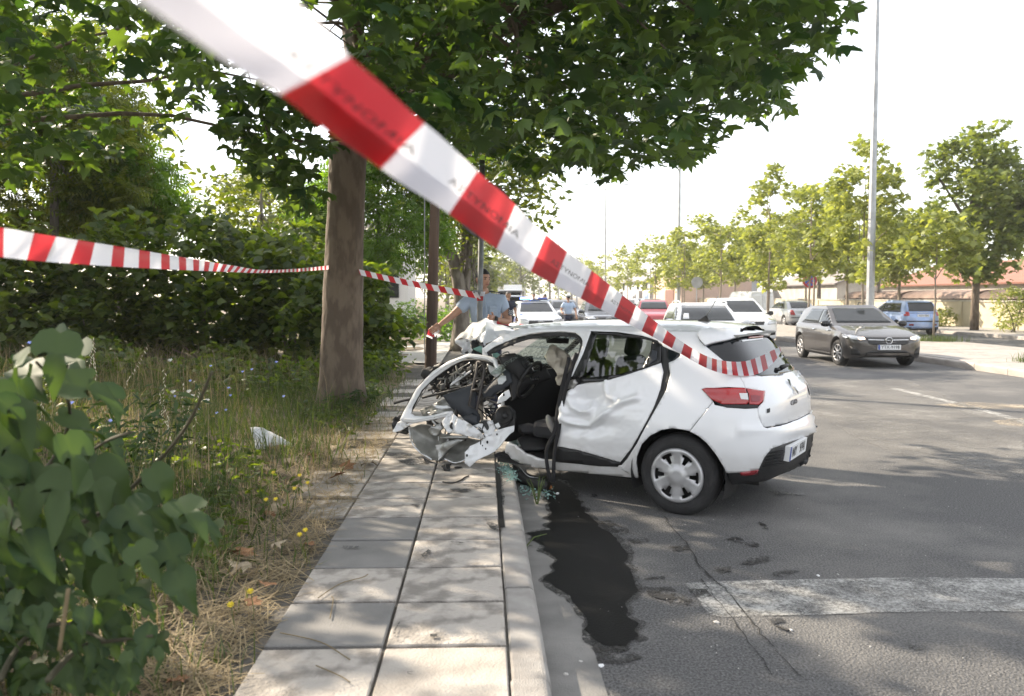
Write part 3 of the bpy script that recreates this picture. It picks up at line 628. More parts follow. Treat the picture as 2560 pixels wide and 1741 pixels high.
wl = make_wheel(clio, 0, .745, 1); make_wheel(clio, 0, -.745, -1)
Rm = Matrix.Translation((0, .745 + .099, .305))
mb = MB(); mb.tube([tuple(Rm @ Vector((.042 * math.cos(t), -.004, .042 * math.sin(t)))) for t in np.linspace(0, 2 * math.pi, 21)], .004, 5, False); mb.build('cap_ring', steel, wl, True)
mb = MB(); d_ = [(0, .022), (.017, 0), (0, -.022), (-.017, 0)]; mb.add([tuple(Rm @ Vector((x, .0, z))) for x, z in d_] + [tuple(Rm @ Vector((x * .5, .002, z * .5))) for x, z in d_], [(i, (i + 1) % 4, 4 + (i + 1) % 4, 4 + i) for i in range(4)]); mb.build('wheel_badge', plast, wl)
# wheel-arch liner, underbody, cabin
mb = MB()
V = []; 
for k in range(21):
    a = math.pi * (-.12 + 1.24 * k / 20); V += [(.375 * math.cos(a), .84, .30 + .375 * math.sin(a)), (.375 * math.cos(a), .52, .30 + .375 * math.sin(a))]
mb.add(V, [(2 * k, 2 * k + 1, 2 * k + 3, 2 * k + 2) for k in range(20)]); mb.add([(.375 * math.cos(math.pi * k / 10), .53, .28 + .375 * math.sin(math.pi * k / 10)) for k in range(11)], [tuple(range(11))]); mb.build('arch_liner', plast, clio)
mb = MB(); mb.box((.72, 0, .215), (2.05, 1.30, .05)); mb.box((-.34, 0, .28), (.36, 1.0, .10)); mb.build('underbody', plast, clio)
mb = MB(); mb.tube([(.9, -.05, .16), (0, -.05, .20), (-.45, -.35, .25)], .03, 8); mb.build('exhaust', steel, clio)
mb = MB(); mb.box((.75, 0, .25), (2.0, 1.38, .03)); mb.box((1.86, -.15, .62), (.05, .95, .62)); mb.build('cabin_floor', cabin, clio)
mb = MB(); mb.box((.30, 0, .52), (.52, 1.18, .16)); mb.box((.02, 0, .74), (.14, 1.16, .50), Matrix.Rotation(-.28, 3, 'Y')); mb.build('rear_bench', cabin, clio, bevel=.05)
for yy in (.36, -.36):
    mb = MB(); mb.box((1.22 if yy < 0 else 1.18, yy, .50), (.50, .48, .15)); mb.box((.98, yy, .82), (.13, .46, .58), Matrix.Rotation(-.25, 3, 'Y')); mb.box((.90, yy, 1.20), (.10, .25, .19), Matrix.Rotation(-.2, 3, 'Y')); mb.build('front_seat', mat('seat_fabric', (.022, .022, .025), .95, bump=.3, bscale=200), clio, bevel=.045)
for yy in (.30, -.30):
    mb = MB(); mb.box((-.02, yy, 1.02), (.09, .24, .13)); mb.build('rear_headrest', cabin, clio, bevel=.04)
mb = MB(); mb.box((.2, 0, 1.352), (1.1, 1.0, .015)); mb.build('roof_lining', mat('roof_lining', (.25, .25, .24), .9), clio)
# ---- what is left of the front: dash, screen, airbag, belts, torn door and bonnet
glassc = bpy.data.materials.new('cracked_glass'); glassc.use_nodes = True
def _cg():
    n = glassc.node_tree.nodes; l = glassc.node_tree.links; out = n['Material Output']; b = n['Principled BSDF']
    tc = n.new('ShaderNodeTexCoord'); v = n.new('ShaderNodeTexVoronoi'); v.feature = 'DISTANCE_TO_EDGE'; v.inputs['Scale'].default_value = 22
    nz = n.new('ShaderNodeTexNoise'); nz.inputs['Scale'].default_value = 6; l.new(tc.outputs['Object'], nz.inputs['Vector'])
    mxv = n.new('ShaderNodeMix'); mxv.data_type = 'VECTOR'; mxv.inputs['Factor'].default_value = .12; l.new(tc.outputs['Object'], mxv.inputs['A']); l.new(nz.outputs['Color'], mxv.inputs['B'])
    l.new(mxv.outputs['Result'], v.inputs['Vector'])
    r = n.new('ShaderNodeValToRGB'); r.color_ramp.elements[0].color = (1, 1, 1, 1); r.color_ramp.elements[1].color = (.12, .12, .12, 1); r.color_ramp.elements[0].position = .02; r.color_ramp.elements[1].position = .06
    l.new(v.outputs['Distance'], r.inputs[0])
    t = n.new('ShaderNodeBsdfTransparent'); t.inputs[0].default_value = (.72, .84, .80, 1)
    b.inputs['Base Color'].default_value = (.62, .70, .68, 1); b.inputs['Roughness'].default_value = .25
    ms = n.new('ShaderNodeMixShader'); l.new(r.outputs[0], ms.inputs[0]); l.new(t.outputs[0], ms.inputs[1]); l.new(b.outputs[0], ms.inputs[2]); l.new(ms.outputs[0], out.inputs['Surface'])
_cg()
# windscreen, sagging inward
V = []; F = []
for i in range(9):
    t = i / 8; x = 1.36 + .58 * t; z = 1.365 - .42 * t
    for k in range(13):
        q = -1 + k / 6; V.append((x - .10 * q * q + .02 * fbm(i, k, 0, .6), q * (.55 + .15 * t), z - .025 * math.sin(t * 3.1) * (1 - q * q) + .012 * fbm(i, k, 2, .9)))
F = [(i * 13 + k, i * 13 + k + 1, (i + 1) * 13 + k + 1, (i + 1) * 13 + k) for i in range(8) for k in range(12)]
pyd('windscreen', V, F, glassc, clio, False)
PD = cw(1.55, .35, .8); ND = (CW.to_3x3() @ Vector((-.75, .65, .2)))
dash = mat('dashboard_plastic', (.018, .018, .020), .6, bump=.35, bscale=240)
plate('dashboard', z5((265, 200), (330, 180), (420, 170), (490, 195), (560, 260), (600, 330), (608, 375), (560, 380), (520, 405), (480, 440), (440, 400), (330, 310), (290, 270)), PD, ND, dash, clio, .06, dome=.05, domer=10, step=6, crumple=.006)
plate('dashboard_lower', z5((330, 300), (440, 330), (520, 395), (610, 370), (720, 295), (790, 420), (700, 460), (560, 490), (500, 560), (440, 620), (400, 640), (380, 500)), cw(1.58, .32, .7), ND, dash, clio, .05, dome=.04, domer=14, step=7, crumple=.006)
c0 = cw(1.5, .33, .86)
for (cx, cy, r_) in ((528, 285, 34),):
    q = CAMP + ray(*z5((cx, cy))[0]) * ((c0 - CAMP).dot(ND) / ray(*z5((cx, cy))[0]).dot(ND)); nd = -ND.normalized() if ND.dot(CAMP - c0) < 0 else ND.normalized()
    mb = MB(); a_ = nd.orthogonal().normalized(); b_ = nd.cross(a_); q = q + nd * .03
    for rr, hh in ((.036, 0), (.030, .012), (.022, 0), (.008, .006)):
        mb.tube([q + (a_ * math.cos(t) + b_ * math.sin(t) * 1.3) * rr + nd * hh for t in np.linspace(0, 2 * math.pi, 17)], .0035, 5, False)
    mb.build('air_vent', gloss_k, clio, True, world=True)
plate('centre_screen', z5((510, 205), (600, 200), (615, 265), (530, 270)), cw(1.62, .05, .9), ND, gloss_k, clio, .02)
for k in range(4): plate('switch', z5((570 + 24 * k, 405), (584 + 24 * k, 400), (592 + 24 * k, 440), (578 + 24 * k, 445)), cw(1.5, .37, .7), ND, gloss_k, clio, .01, off=.012)
plate('rear_view_mirror', z5((735, 20), (960, 25), (955, 78), (740, 72)), cw(1.35, .05, 1.25), ND, plast, clio, .04, dome=.02, domer=5, step=6)
bag = mat('airbag_cloth', (.46, .42, .35), .9, var=.12, scale=12, bump=.5, bscale=35)
plate('airbag', z5((770, 95), (800, 80), (850, 100), (900, 155), (960, 185), (1000, 262), (975, 330), (930, 380), (905, 450), (870, 492), (845, 470), (840, 400), (805, 320), (745, 260), (725, 200), (740, 150)), cw(1.42, .40, .98), ND, bag, clio, .05, dome=.05, domer=9, crumple=.05, freq=13, step=3.5)
strip('steering_wheel', [cw(1.60, .34 + .15 * math.cos(t), .90 + .16 * math.sin(t)) + (CW.to_3x3() @ Vector((-.08 * math.sin(t), 0, 0))) for t in np.linspace(0, 2 * math.pi, 25)], .016, plast, clio)
belt = mat('belt_webbing', (.010, .010, .012), .85, bump=.3, bscale=400)
def ribbon(name, pts, w_, material, parent, nrm, th=.0025, world=True):
    V = []; F = []; nrm = Vector(nrm).normalized(); m = len(pts)
    for i, p in enumerate(pts):
        t = (pts[min(i + 1, m - 1)] - pts[max(i - 1, 0)]).normalized(); s = t.cross(nrm); s = s.normalized() if s.length > 1e-6 else Vector((1, 0, 0)); ww = w_[i] if isinstance(w_, (list, tuple)) else w_
        V += [p - s * ww / 2, p + s * ww / 2]
    F = [(2 * i, 2 * i + 1, 2 * i + 3, 2 * i + 2) for i in range(m - 1)]
    o = pyd(name, V, F, material, parent, True, world)
    if th: k = o.modifiers.new('thick', 'SOLIDIFY'); k.thickness = th
    return o
def curve(P, n=6):
    "Catmull-Rom through points"
    P = [Vector(p) for p in P]; Q = []
    for i in range(len(P) - 1):
        a = P[max(i - 1, 0)]; b = P[i]; c = P[i + 1]; d = P[min(i + 2, len(P) - 1)]
        for k in range(n):
            t = k / n; Q.append(.5 * ((2 * b) + (c - a) * t + (2 * a - 5 * b + 4 * c - d) * t * t + (3 * b - a - 3 * c + d) * t ** 3))
    Q.append(P[-1]); return Q
def on_plane(pts, P0, N):
    N = Vector(N); P0 = Vector(P0); return [CAMP + ray(*q) * ((P0 - CAMP).dot(N) / ray(*q).dot(N)) for q in pts]
PB = cw(1.12, .84, .5); NB = CW.to_3x3() @ Vector((0, 1, 0))
ribbon('seat_belt', curve(on_plane(z1((1345, 330), (1300, 520), (1262, 700), (1240, 860), (1185, 985), (1180, 1080), (1205, 1210), (1230, 1225)), PB, NB)), .034, belt, clio, NB)
ribbon('seat_belt', curve(on_plane(z1((1400, 300), (1330, 520), (1290, 700), (1268, 860), (1240, 1000), (1232, 1130), (1232, 1240)), PB, NB)), .034, belt, clio, NB)
plate('belt_bracket', z5((945, 450), (1010, 428), (1035, 470), (1000, 520), (945, 525)), cw(1.08, .80, .9), NB, steel, clio, .02, crumple=.01, step=8)
plate('door_latch', z5((835, 700), (865, 690), (880, 735), (860, 765), (832, 760)), cw(1.10, .83, .6), NB, steel, clio, .03, step=8)
plate('seat_base', z5((455, 880), (560, 860), (720, 900), (830, 940), (810, 990), (640, 960), (500, 950)), cw(1.35, .45, .45), (0, -.6, .8), mat('seat_fabric', (.02, .02, .02), .9), clio, .1, dome=.04, domer=10)
plate('floor_mat', z5((445, 1010), (520, 975), (680, 975), (800, 990), (770, 1060), (725, 1120), (620, 1130), (500, 1125)), cw(1.35, .55, .30), (0, -.5, .85), plast, clio, .03, dome=.03, domer=10, crumple=.01)
# ---- torn front door, leaning out over the pavement
DP = Vector((-.28, 7.50, .5)); DN = Vector((-.42, -.86, .28)).normalized()
def dpl(pts, off=0.0): return [q + DN * off for q in on_plane(pts, DP, DN)]
def dplate(name, pts, material, off=0.0, **k): return plate(name, pts, DP, DN, material, clio, off=off, **k)
# window frame
fr = dplate('front_door_frame', z3((92, 1024), (140, 925), (245, 735), (395, 572), (555, 470), (690, 420), (742, 404), (765, 404), (900, 418), (985, 440), (1008, 462), (1030, 548), (988, 562), (968, 492), (900, 466), (772, 450), (735, 448), (700, 462), (580, 515), (430, 620), (300, 745), (215, 905), (206, 962), (240, 986), (330, 990), (420, 975), (540, 942), (590, 938), (600, 965), (560, 988), (420, 1022), (250, 1052), (160, 1050)), white, .04, thick=.035, dome=.016, domer=2.5, step=3, crumple=.008, freq=5)
fr['label'] = 'bare white window frame of the torn front door'; autosmooth(fr, 30)
mb = MB(); mb.tube(curve(dpl(z3((195, 915), (285, 740), (418, 606), (572, 502), (697, 448), (770, 436), (905, 452), (978, 485)), .062), 5), .004, 5); mb.tube(curve(dpl(z3((150, 1018), (255, 1024), (420, 998), (560, 965)), .062), 5), .004, 5); mb.build('frame_lip', scraped, fr, True, world=True)
strip('frame_seal', curve(dpl(z3((150, 1000), (200, 880), (290, 720), (430, 590), (590, 490), (740, 455), (880, 470), (985, 520)), -.005), 5), .014, plast, clio)
strip('frame_seal', curve(dpl(z3((260, 800), (480, 745), (700, 690), (800, 640)), -.05), 5), .012, plast, clio)
dplate('door_trim', z3((485, 790), (640, 735), (780, 685), (805, 760), (795, 900), (845, 1000), (825, 1065), (760, 1040), (690, 1010), (620, 955), (560, 900), (520, 845)), trim, .02, thick=.03, dome=.05, domer=14, step=5)
dplate('door_trim', z3((800, 760), (840, 740), (960, 640), (1095, 522), (1120, 580), (1135, 668), (1060, 720), (960, 780), (870, 850), (820, 870)), trim, .0, thick=.02, dome=.03, domer=10, step=5, crumple=.01)
dplate('door_pocket', z3((680, 1000), (780, 960), (840, 985), (835, 1060), (790, 1075), (720, 1040)), trim, .06, thick=.03, dome=.04, domer=8, step=5)
dplate('handle_hole', z3((1005, 640), (1040, 605), (1085, 610), (1090, 650), (1050, 690), (1015, 690)), clearl, .034, thick=.004)
brown = mat('dark_brown_plastic', (.035, .028, .024), .5)
mb = MB(); loop = z3((850, 492), (895, 505), (915, 560), (880, 760), (840, 940), (770, 895), (800, 760), (840, 590)); P = dpl(loop, .10); mb.tube(P + [P[0], P[1]], .014, 6); mb.tube(dpl(z3((802, 758), (882, 745)), .10), .016, 6); mb.tube(dpl(z3((815, 650), (900, 640)), .10), .008, 6)
mb.build('door_handle_frame', brown, clio, True, world=True)
# torn sheet metal
dplate('torn_panel', z3((495, 1045), (545, 985), (600, 955), (650, 1010), (720, 1035), (785, 1075), (850, 1130), (905, 1195), (840, 1205), (760, 1185), (640, 1160), (560, 1150), (535, 1100)), scraped, .07, thick=.006, crumple=.05, freq=10, step=4, seed=3)
dplate('torn_panel', z3((905, 1185), (1000, 1125), (1080, 1100), (1165, 1075), (1162, 1130), (1090, 1215), (1020, 1290), (900, 1362), (815, 1415), (755, 1470), (705, 1430), (712, 1330), (760, 1270), (830, 1235)), white, .05, thick=.006, crumple=.04, freq=7, step=4, seed=11)
dplate('torn_panel', z3((975, 865), (990, 800), (1040, 760), (1090, 728), (1108, 790), (1060, 830)), white, -.02, thick=.006, crumple=.02, freq=14, step=4, seed=5)
dplate('torn_panel', z3((785, 1075), (860, 1060), (960, 1020), (985, 1100), (960, 1160), (905, 1185), (870, 1130)), scraped, .03, thick=.006, crumple=.05, freq=12, step=4, seed=8)
dplate('torn_panel', z3((380, 870), (450, 885), (520, 880), (560, 905), (470, 920), (400, 900)), scraped, .0, thick=.005, crumple=.03, freq=12, step=4, seed=1)
dplate('torn_panel', z3((60, 1040), (110, 1010), (150, 1060), (220, 1055), (40, 1140), (20, 1130)), scraped, .02, thick=.005, crumple=.03, freq=10, step=4, seed=2)
dplate('torn_panel', z3((860, 470), (980, 480), (1000, 560), (930, 600), (880, 560)), scraped, -.10, thick=.005, crumple=.05, freq=12, step=4, seed=6)
for (cx, cy, r_) in ((935, 1238, 11), (745, 1362, 10), (920, 1300, 7), (890, 1270, 6), (1025, 1165, 8), (1060, 785, 10)):
    o = dplate('bolt_hole', z3(*[(cx + r_ * math.cos(t), cy + 1.4 * r_ * math.sin(t)) for t in np.linspace(0, 2 * math.pi, 9)[:-1]]), cabin, .085 if cy > 900 else .02, thick=.0, step=40)
inner = dplate('door_skin', z3((165, 1090), (270, 1060), (380, 1075), (480, 1150), (740, 1200), (840, 1215), (712, 1330), (690, 1390), (600, 1420), (500, 1385), (430, 1405), (370, 1385), (250, 1300), (190, 1220)), primer, .0, thick=.008, dome=-.12, domer=22, crumple=.05, freq=6, step=5, seed=4)
strip('skin_edge', curve(dpl(z3((163, 1085), (190, 1222), (250, 1306), (378, 1392)), .01), 5), .007, scraped, clio)
strip('skin_edge', curve(dpl(z3((500, 1385), (600, 1422), (690, 1392), (712, 1345)), .01), 5), .006, scraped, clio)
dplate('side_beam', z3((365, 1115), (480, 1050), (500, 1100), (440, 1170), (385, 1165)), steel, .05, thick=.03, crumple=.03, freq=9, step=5)
dplate('side_beam', z3((425, 1262), (560, 1220), (640, 1200), (700, 1212), (600, 1270), (500, 1335), (450, 1400)), steel, .03, thick=.03, crumple=.04, freq=8, step=5, seed=9)
dplate('side_beam', z3((485, 1192), (600, 1172), (740, 1175), (740, 1200), (600, 1200), (490, 1202)), steel, .07, thick=.02, step=8)
dplate('side_beam', z3((300, 940), (420, 900), (520, 930), (560, 960), (420, 985), (330, 985)), steel, -.06, thick=.02, crumple=.04, freq=9, step=5, seed=12)
dplate('door_lining', z3((200, 900), (330, 850), (480, 795), (560, 900), (520, 960), (330, 985), (240, 980)), primer, -.10, thick=.01, crumple=.05, freq=7, step=6)
# loudspeaker
def disc(name, c, n, prof, material, parent, nseg=24):
    a_ = n.orthogonal().normalized(); b_ = n.cross(a_); V = []; F = []
    for r_, h in prof: V += [c + (a_ * math.cos(2 * math.pi * k / nseg) + b_ * math.sin(2 * math.pi * k / nseg)) * r_ + n * h for k in range(nseg)]
    for i in range(len(prof) - 1): F += [(i * nseg + k, i * nseg + (k + 1) % nseg, (i + 1) * nseg + (k + 1) % nseg, (i + 1) * nseg + k) for k in range(nseg)]
    F.append(tuple((len(prof) - 1) * nseg + k for k in range(nseg))); return pyd(name, V, F, material, parent, False, True)
dplate('speaker_housing', z3((1000, 930), (1060, 880), (1130, 890), (1175, 940), (1185, 1010), (1165, 1080), (1090, 1125), (1020, 1115), (985, 1060), (960, 990)), plast, .03, thick=.06, dome=.03, domer=6, crumple=.02, freq=16, step=5)
spk = disc('speaker', dpl(z3((1085, 985)), .07)[0], DN, [(.085, -.02), (.085, .01), (.075, .02), (.062, .012), (.030, -.012), (.028, -.006), (.012, .004)], plast, clio)
dplate('part_sticker', z3((1005, 1075), (1040, 1055), (1060, 1095), (1030, 1118)), platew, .09, thick=.001)
dplate('part_sticker', z3((1030, 895), (1062, 885), (1065, 915), (1035, 920)), platew, .08, thick=.001)
# fittings, wiring and engine scrap behind the frame, every piece its own bend
rnd = random.Random(4)
scm = [plast, steel, scraped, primer, mat('pale_casting', (.30, .29, .26), .5, metal=.4, var=.3, scale=20), plast, cabin, plast, mat('oily_metal', (.07, .065, .06), .5, metal=.5, var=.4, scale=12), MATS['oily_metal'] if 'oily_metal' in MATS else plast]
def scrap_at(x, y, off, name='engine_scrap'):
    c = dpl(z3((x, y)), off)[0]; mb = MB(); k = rnd.random(); s_ = rnd.uniform(.02, .06); R_ = Matrix.Rotation(rnd.uniform(0, 6), 3, 'X') @ Matrix.Rotation(rnd.uniform(0, 6), 3, 'Z')
    if k < .45:
        P = [c + Vector((rnd.uniform(-1, 1), rnd.uniform(-.6, .6), rnd.uniform(-1, 1))) * s_ * 2.2 for _ in range(4)]; mb.tube(curve(P, 4), rnd.uniform(.005, .013), 6)
    elif k < .8: mb.box(c, (s_ * rnd.uniform(.6, 2.2), s_ * rnd.uniform(.3, 1), s_ * rnd.uniform(.3, 1.4)), R_)
    else:
        mb.lathe([(s_ * .3, -s_ * .5), (s_ * .6, -s_ * .3), (s_ * .6, s_ * .3), (s_ * .25, s_ * .5)], 12); mb.V = [tuple(c + R_ @ Vector(v)) for v in mb.V]
    mb.build(name, rnd.choice(scm), clio, world=True, bevel=.003)
for i in range(150):
    x = rnd.uniform(330, 860); ylo = 470 + max(0, (560 - x)) * .9; y = rnd.uniform(ylo, 740); scrap_at(x, y, rnd.uniform(-.45, -.12))
for i in range(26): scrap_at(rnd.uniform(850, 1120), rnd.uniform(800, 1130), rnd.uniform(-.08, .02))
for i in range(30): scrap_at(rnd.uniform(320, 900), rnd.uniform(950, 1200), rnd.uniform(-.10, .02))
for i in range(18): scrap_at(rnd.uniform(640, 860), rnd.uniform(330, 470), rnd.uniform(-.6, -.3))
plate('dark_backing', z3((330, 640), (480, 500), (700, 440), (900, 440), (1010, 520), (1010, 720), (700, 760), (420, 760)), DP - DN * .45, DN, cabin, clio, .05, crumple=.08, freq=5, step=10)  # black backing sheet added behind the scrap to darken the gaps
plate('bumper_scrap', z3((275, 600), (300, 540), (400, 500), (470, 475), (570, 482), (540, 530), (430, 570), (340, 620), (300, 640)), DP - DN * .5, DN, plast, clio, .05, crumple=.06, freq=9, dome=.05, domer=8, step=5)
plate('bumper_scrap', z3((0, 1010), (60, 990), (130, 900), (200, 800), (150, 930), (100, 1010), (160, 1090), (140, 1140), (40, 1130), (0, 1100)), DP - DN * .10, DN, plast, clio, .02, crumple=.06, freq=9, step=5)
plate('bumper_scrap', z3((280, 1360), (330, 1390), (440, 1440), (560, 1430), (540, 1455), (410, 1492), (330, 1440)), DP + DN * .02, DN, plast, clio, .02, crumple=.03, freq=9, step=5)
for P in ((((20, 862), (90, 840), (190, 820)), .012), (((240, 760), (260, 700), (330, 660), (400, 640)), .01), (((340, 740), (400, 720), (450, 760), (470, 800)), .012), (((130, 910), (190, 790), (260, 690), (300, 640)), .008)):
    strip('wiring', curve(on_plane(z3(*P[0]), DP - DN * .15, DN), 5), P[1], plast, clio)
# ---- bonnet folded up like a tent over the kerbside pole
HB = [((590, 262), 9.05), ((650, 195), 8.95), ((760, 112), 8.75), ((885, 68), 8.60), ((1040, 125), 8.50), ((1178, 188), 8.35), ((1060, 250), 8.15), ((960, 290), 8.05), ((868, 330), 8.0), ((850, 298), 8.0), ((800, 262), 8.2), ((742, 282), 8.35), ((722, 250), 8.5), ((660, 250), 8.8), ((880, 190), 8.18), ((780, 180), 8.52), ((1000, 190), 8.28)]
HV = [at(*z3(p)[0], Y) for p, Y in HB]
HF = [(0, 1, 13), (1, 2, 15), (1, 15, 13), (15, 12, 13), (2, 3, 15), (3, 14, 15), (15, 14, 10), (15, 10, 11), (15, 11, 12), (14, 9, 10), (14, 8, 9), (3, 4, 16), (3, 16, 14), (4, 5, 16), (5, 6, 16), (16, 6, 7), (16, 7, 14), (14, 7, 8)]
bm = bmesh.new(); vs = [bm.verts.new(v) for v in HV]
for f in HF: bm.faces.new([vs[i] for i in f])
bmesh.ops.subdivide_edges(bm, edges=bm.edges[:], cuts=2, use_grid_fill=True)
bmesh.ops.triangulate(bm, faces=bm.faces[:])
for v in bm.verts: v.co += Vector((0, .060 * noise.noise(v.co * 7), .03 * noise.noise(v.co * 9 + Vector((5, 0, 0)))))
bmesh.ops.recalc_face_normals(bm, faces=bm.faces[:])
o = obj('bonnet', bm, white, clio, False, world=True); autosmooth(o, 16); o['label'] = 'crumpled white bonnet folded upward'; s = o.modifiers.new('thick', 'SOLIDIFY'); s.thickness = .004
# underside of the bonnet and wing scraps
plate('wing_scrap', z3((645, 262), (720, 252), (740, 285), (735, 330), (760, 360), (740, 400), (690, 412), (655, 395), (665, 340), (600, 300), (590, 270)), at(1160, 870, 8.5), (0, -1, .1), scraped, clio, .005, crumple=.10, freq=9, step=4, seed=7)
plate('wing_scrap', z3((740, 285), (800, 266), (830, 330), (850, 400), (900, 420), (880, 450), (800, 440), (770, 400)), at(1190, 870, 8.2), (0, -1, .1), plast, clio, .01, crumple=.08, freq=9, step=5)
plate('pillar_foot', z3((848, 335), (885, 365), (900, 400), (905, 440), (870, 440), (850, 400)), at(1210, 880, 7.55), (0, -1, .1), white, clio, .01, crumple=.02, freq=9, step=5)
for i in range(9):
    x, y = rnd.uniform(640, 860), rnd.uniform(215, 400); plate('bent_edge', z3((x, y), (x + rnd.uniform(10, 40), y - rnd.uniform(2, 14)), (x + rnd.uniform(10, 35), y + rnd.uniform(6, 20))), at(1170, 860, 8.0), (0, -1, .2), plast, clio, .004)
plate('glass_rag', z3((760, 350), (830, 320), (860, 340), (850, 390), (800, 370)), at(1195, 870, 7.9), (0, -1, .3), mat('green_glass_rag', (.12, .26, .22), .3), clio, .004, crumple=.03, freq=12, step=4)
plate('glass_rag', z5((205, 175), (250, 165), (275, 190), (240, 215), (210, 205)), at(1240, 890, 7.6), (0, -1, .3), MATS['green_glass_rag'], clio, .004, crumple=.03, freq=12, step=4)
plate('inner_wing', z3((880, 300), (1010, 250), (1170, 195), (1180, 230), (1010, 330), (910, 390)), cw(1.95, .35, 1.0), (0, -1, .6), plast, clio, .01)
# ================================================================ THE OTHER CARS
def smooth_tab(x, T):
    "monotone-ish smooth interpolation of a control table"
    xs = [t[0] for t in T]; ys = [t[1] for t in T]
    if x <= xs[0]: return ys[0]
    if x >= xs[-1]: return ys[-1]
    i = max(k for k in range(len(xs) - 1) if xs[k] <= x); h = xs[i + 1] - xs[i]; t = (x - xs[i]) / h
    d = [(ys[k + 1] - ys[k]) / (xs[k + 1] - xs[k]) for k in range(len(xs) - 1)]
    def m(k):
        if k == 0: return d[0]
        if k == len(xs) - 1: return d[-1]
        return 0 if d[k - 1] * d[k] <= 0 else 2 * d[k - 1] * d[k] / (d[k - 1] + d[k])
    a, b = m(i), m(i + 1)
    return (2 * t**3 - 3 * t**2 + 1) * ys[i] + (t**3 - 2 * t**2 + t) * h * a + (-2 * t**3 + 3 * t**2) * ys[i + 1] + (t**3 - t**2) * h * b
glass_c = mat('car_window_glass', (.014, .018, .020), .04, spec=.55)
lampc = mat('headlamp_glass', (.50, .52, .54), .12, metal=.4, coat=1.0)
lampon = mat('headlamp_lit', (.9, .8, .7), .3, emit=((1.0, .72, .50), 1.6))
grille_m = mat('grille_black', (.012, .012, .013), .4, bump=.6, bscale=60)
def paint(name, col, metal=.0, rough=.3): return mat(name, col, rough, metal=metal, coat=.9, var=.03, scale=5)
class Car:
    def __init__(s, name, label, loc, rotz, L, W, H, wb, fo, deck, cab, body, r=.31, belt=.92, group=None, tum=.22, steer=0.0, nose=3.0, tail=3.2, wheels=True, cat='car'):
        s.t = thing(name, label, cat, loc, rotz, group); s.L, s.W, s.H, s.wb, s.fo, s.r = L, W, H, wb, fo, r
        s.x1 = wb / 2 + fo; s.x0 = s.x1 - L; s.deck = deck; s.cab = cab; s.belt = belt; s.tum = tum; s.body = body; s.nose = nose; s.tail = tail
        ra = r + .045; st = set(np.linspace(s.x0, s.x1, 64))
        for wx in (-wb / 2, wb / 2):
            for k in range(13): st.add(wx - ra + 2 * ra * k / 12)
            st.add(wx - ra - .001); st.add(wx + ra + .001)
        for e in (.004, .012, .025, .045, .07, .1, .14): st.add(s.x0 + e); st.add(s.x1 - e)
        st = sorted(st); NP = 12; V = []; F = []
        for x in st:
            w_ = s.hw(x); d = smooth_tab(x, deck); b = .20 + .10 * max(0, (x - (s.x1 - .35)) / .35) ** 2 + .12 * max(0, ((s.x0 + .35) - x) / .35) ** 2
            for wx in (-wb / 2, wb / 2):
                if abs(x - wx) <= ra: b = max(b, r + math.sqrt(max(0, ra * ra - (x - wx) ** 2)))
            zs = d - .055; lo = [b, max(b + .01, .26), max(b + .02, .36), max(b + .03, .46), max(b + .04, .58), max(b + .05, .70), max(b + .055, .80)]; zs = max(zs, b + .07)
            fac = [.93, .975, .99, 1.0, 1.0, .992, .985]; V += [(x, w_ * f, min(z, zs - .004 * (6 - k))) for k, (f, z) in enumerate(zip(fac, lo))]
            V += [(x, w_ * .965, zs), (x, w_ * .92, zs + .030), (x, w_ * .80, zs + .045), (x, w_ * .45, d - .002), (x, 0, d)]
        n = len(st); F = [(i * NP + k, (i + 1) * NP + k, (i + 1) * NP + k + 1, i * NP + k + 1) for i in range(n - 1) for k in range(NP - 1)]
        e0 = len(V); V += [(st[0], 0, V[0][2]), (st[-1], 0, V[(n - 1) * NP][2])]
        F += [tuple(range(NP)) + (e0,), tuple((n - 1) * NP + k for k in range(NP - 1, -1, -1)) + (e0 + 1,)]
        m = len(V); V2 = V + [(x, -y, z) for x, y, z in V]; F2 = F + [tuple(i + m for i in reversed(f)) for f in F]
        o = pyd('body', V2, F2, body, s.t); autosmooth(o, 50); s.bd = o
        gx0, gx1 = cab[0][0], cab[-1][0]; gs = sorted(set(np.linspace(gx0, gx1, 46)) | {gx0 + .01, gx1 - .01}); G = []; GP = 8
        for x in gs:
            zr = smooth_tab(x, cab); bl = min(zr - .004, smooth_tab(x, deck) - .03); wb_ = s.hw(x) * .925; k_ = max(0, (zr - bl)) / (H - belt + .03); we = wb_ - tum * min(1, k_) ** .9
            for (f, g) in ((0, 0), (.35, .30), (.7, .66), (.90, .90), (.965, .97)): G.append((x, wb_ + (we - wb_) * g, bl + (zr - bl) * f))
            G += [(x, we * .86, bl + (zr - bl) * .992), (x, we * .5, zr - .002), (x, 0, zr)]
        n = len(gs); FG = [(i * GP + k, (i + 1) * GP + k, (i + 1) * GP + k + 1, i * GP + k + 1) for i in range(n - 1) for k in range(GP - 1)]
        m = len(G); G2 = G + [(x, -y, z) for x, y, z in G]; FG2 = FG + [tuple(i + m for i in reversed(f)) for f in FG]
        o = pyd('cabin', G2, FG2, body, s.t); autosmooth(o, 40); s.cb = o
        k = len(V2); s.bvh = BVHTree.FromPolygons([Vector(v) for v in V2 + G2], F2 + [tuple(i + k for i in f) for f in FG2])
        mb = MB(); mb.box((0, 0, .5), (L - .5, W - .42, .55)); mb.box((0, 0, .24), (wb - 2 * ra - .05, W - .16, .1)); mb.build('underbody', plast, s.t)
        if wheels:
            for wx in (-wb / 2, wb / 2):
                for sd in (1, -1): make_wheel(s.t, wx, sd * (W / 2 - .11), sd, 8, r, spoke='alloy', steer=steer if wx > 0 else 0)
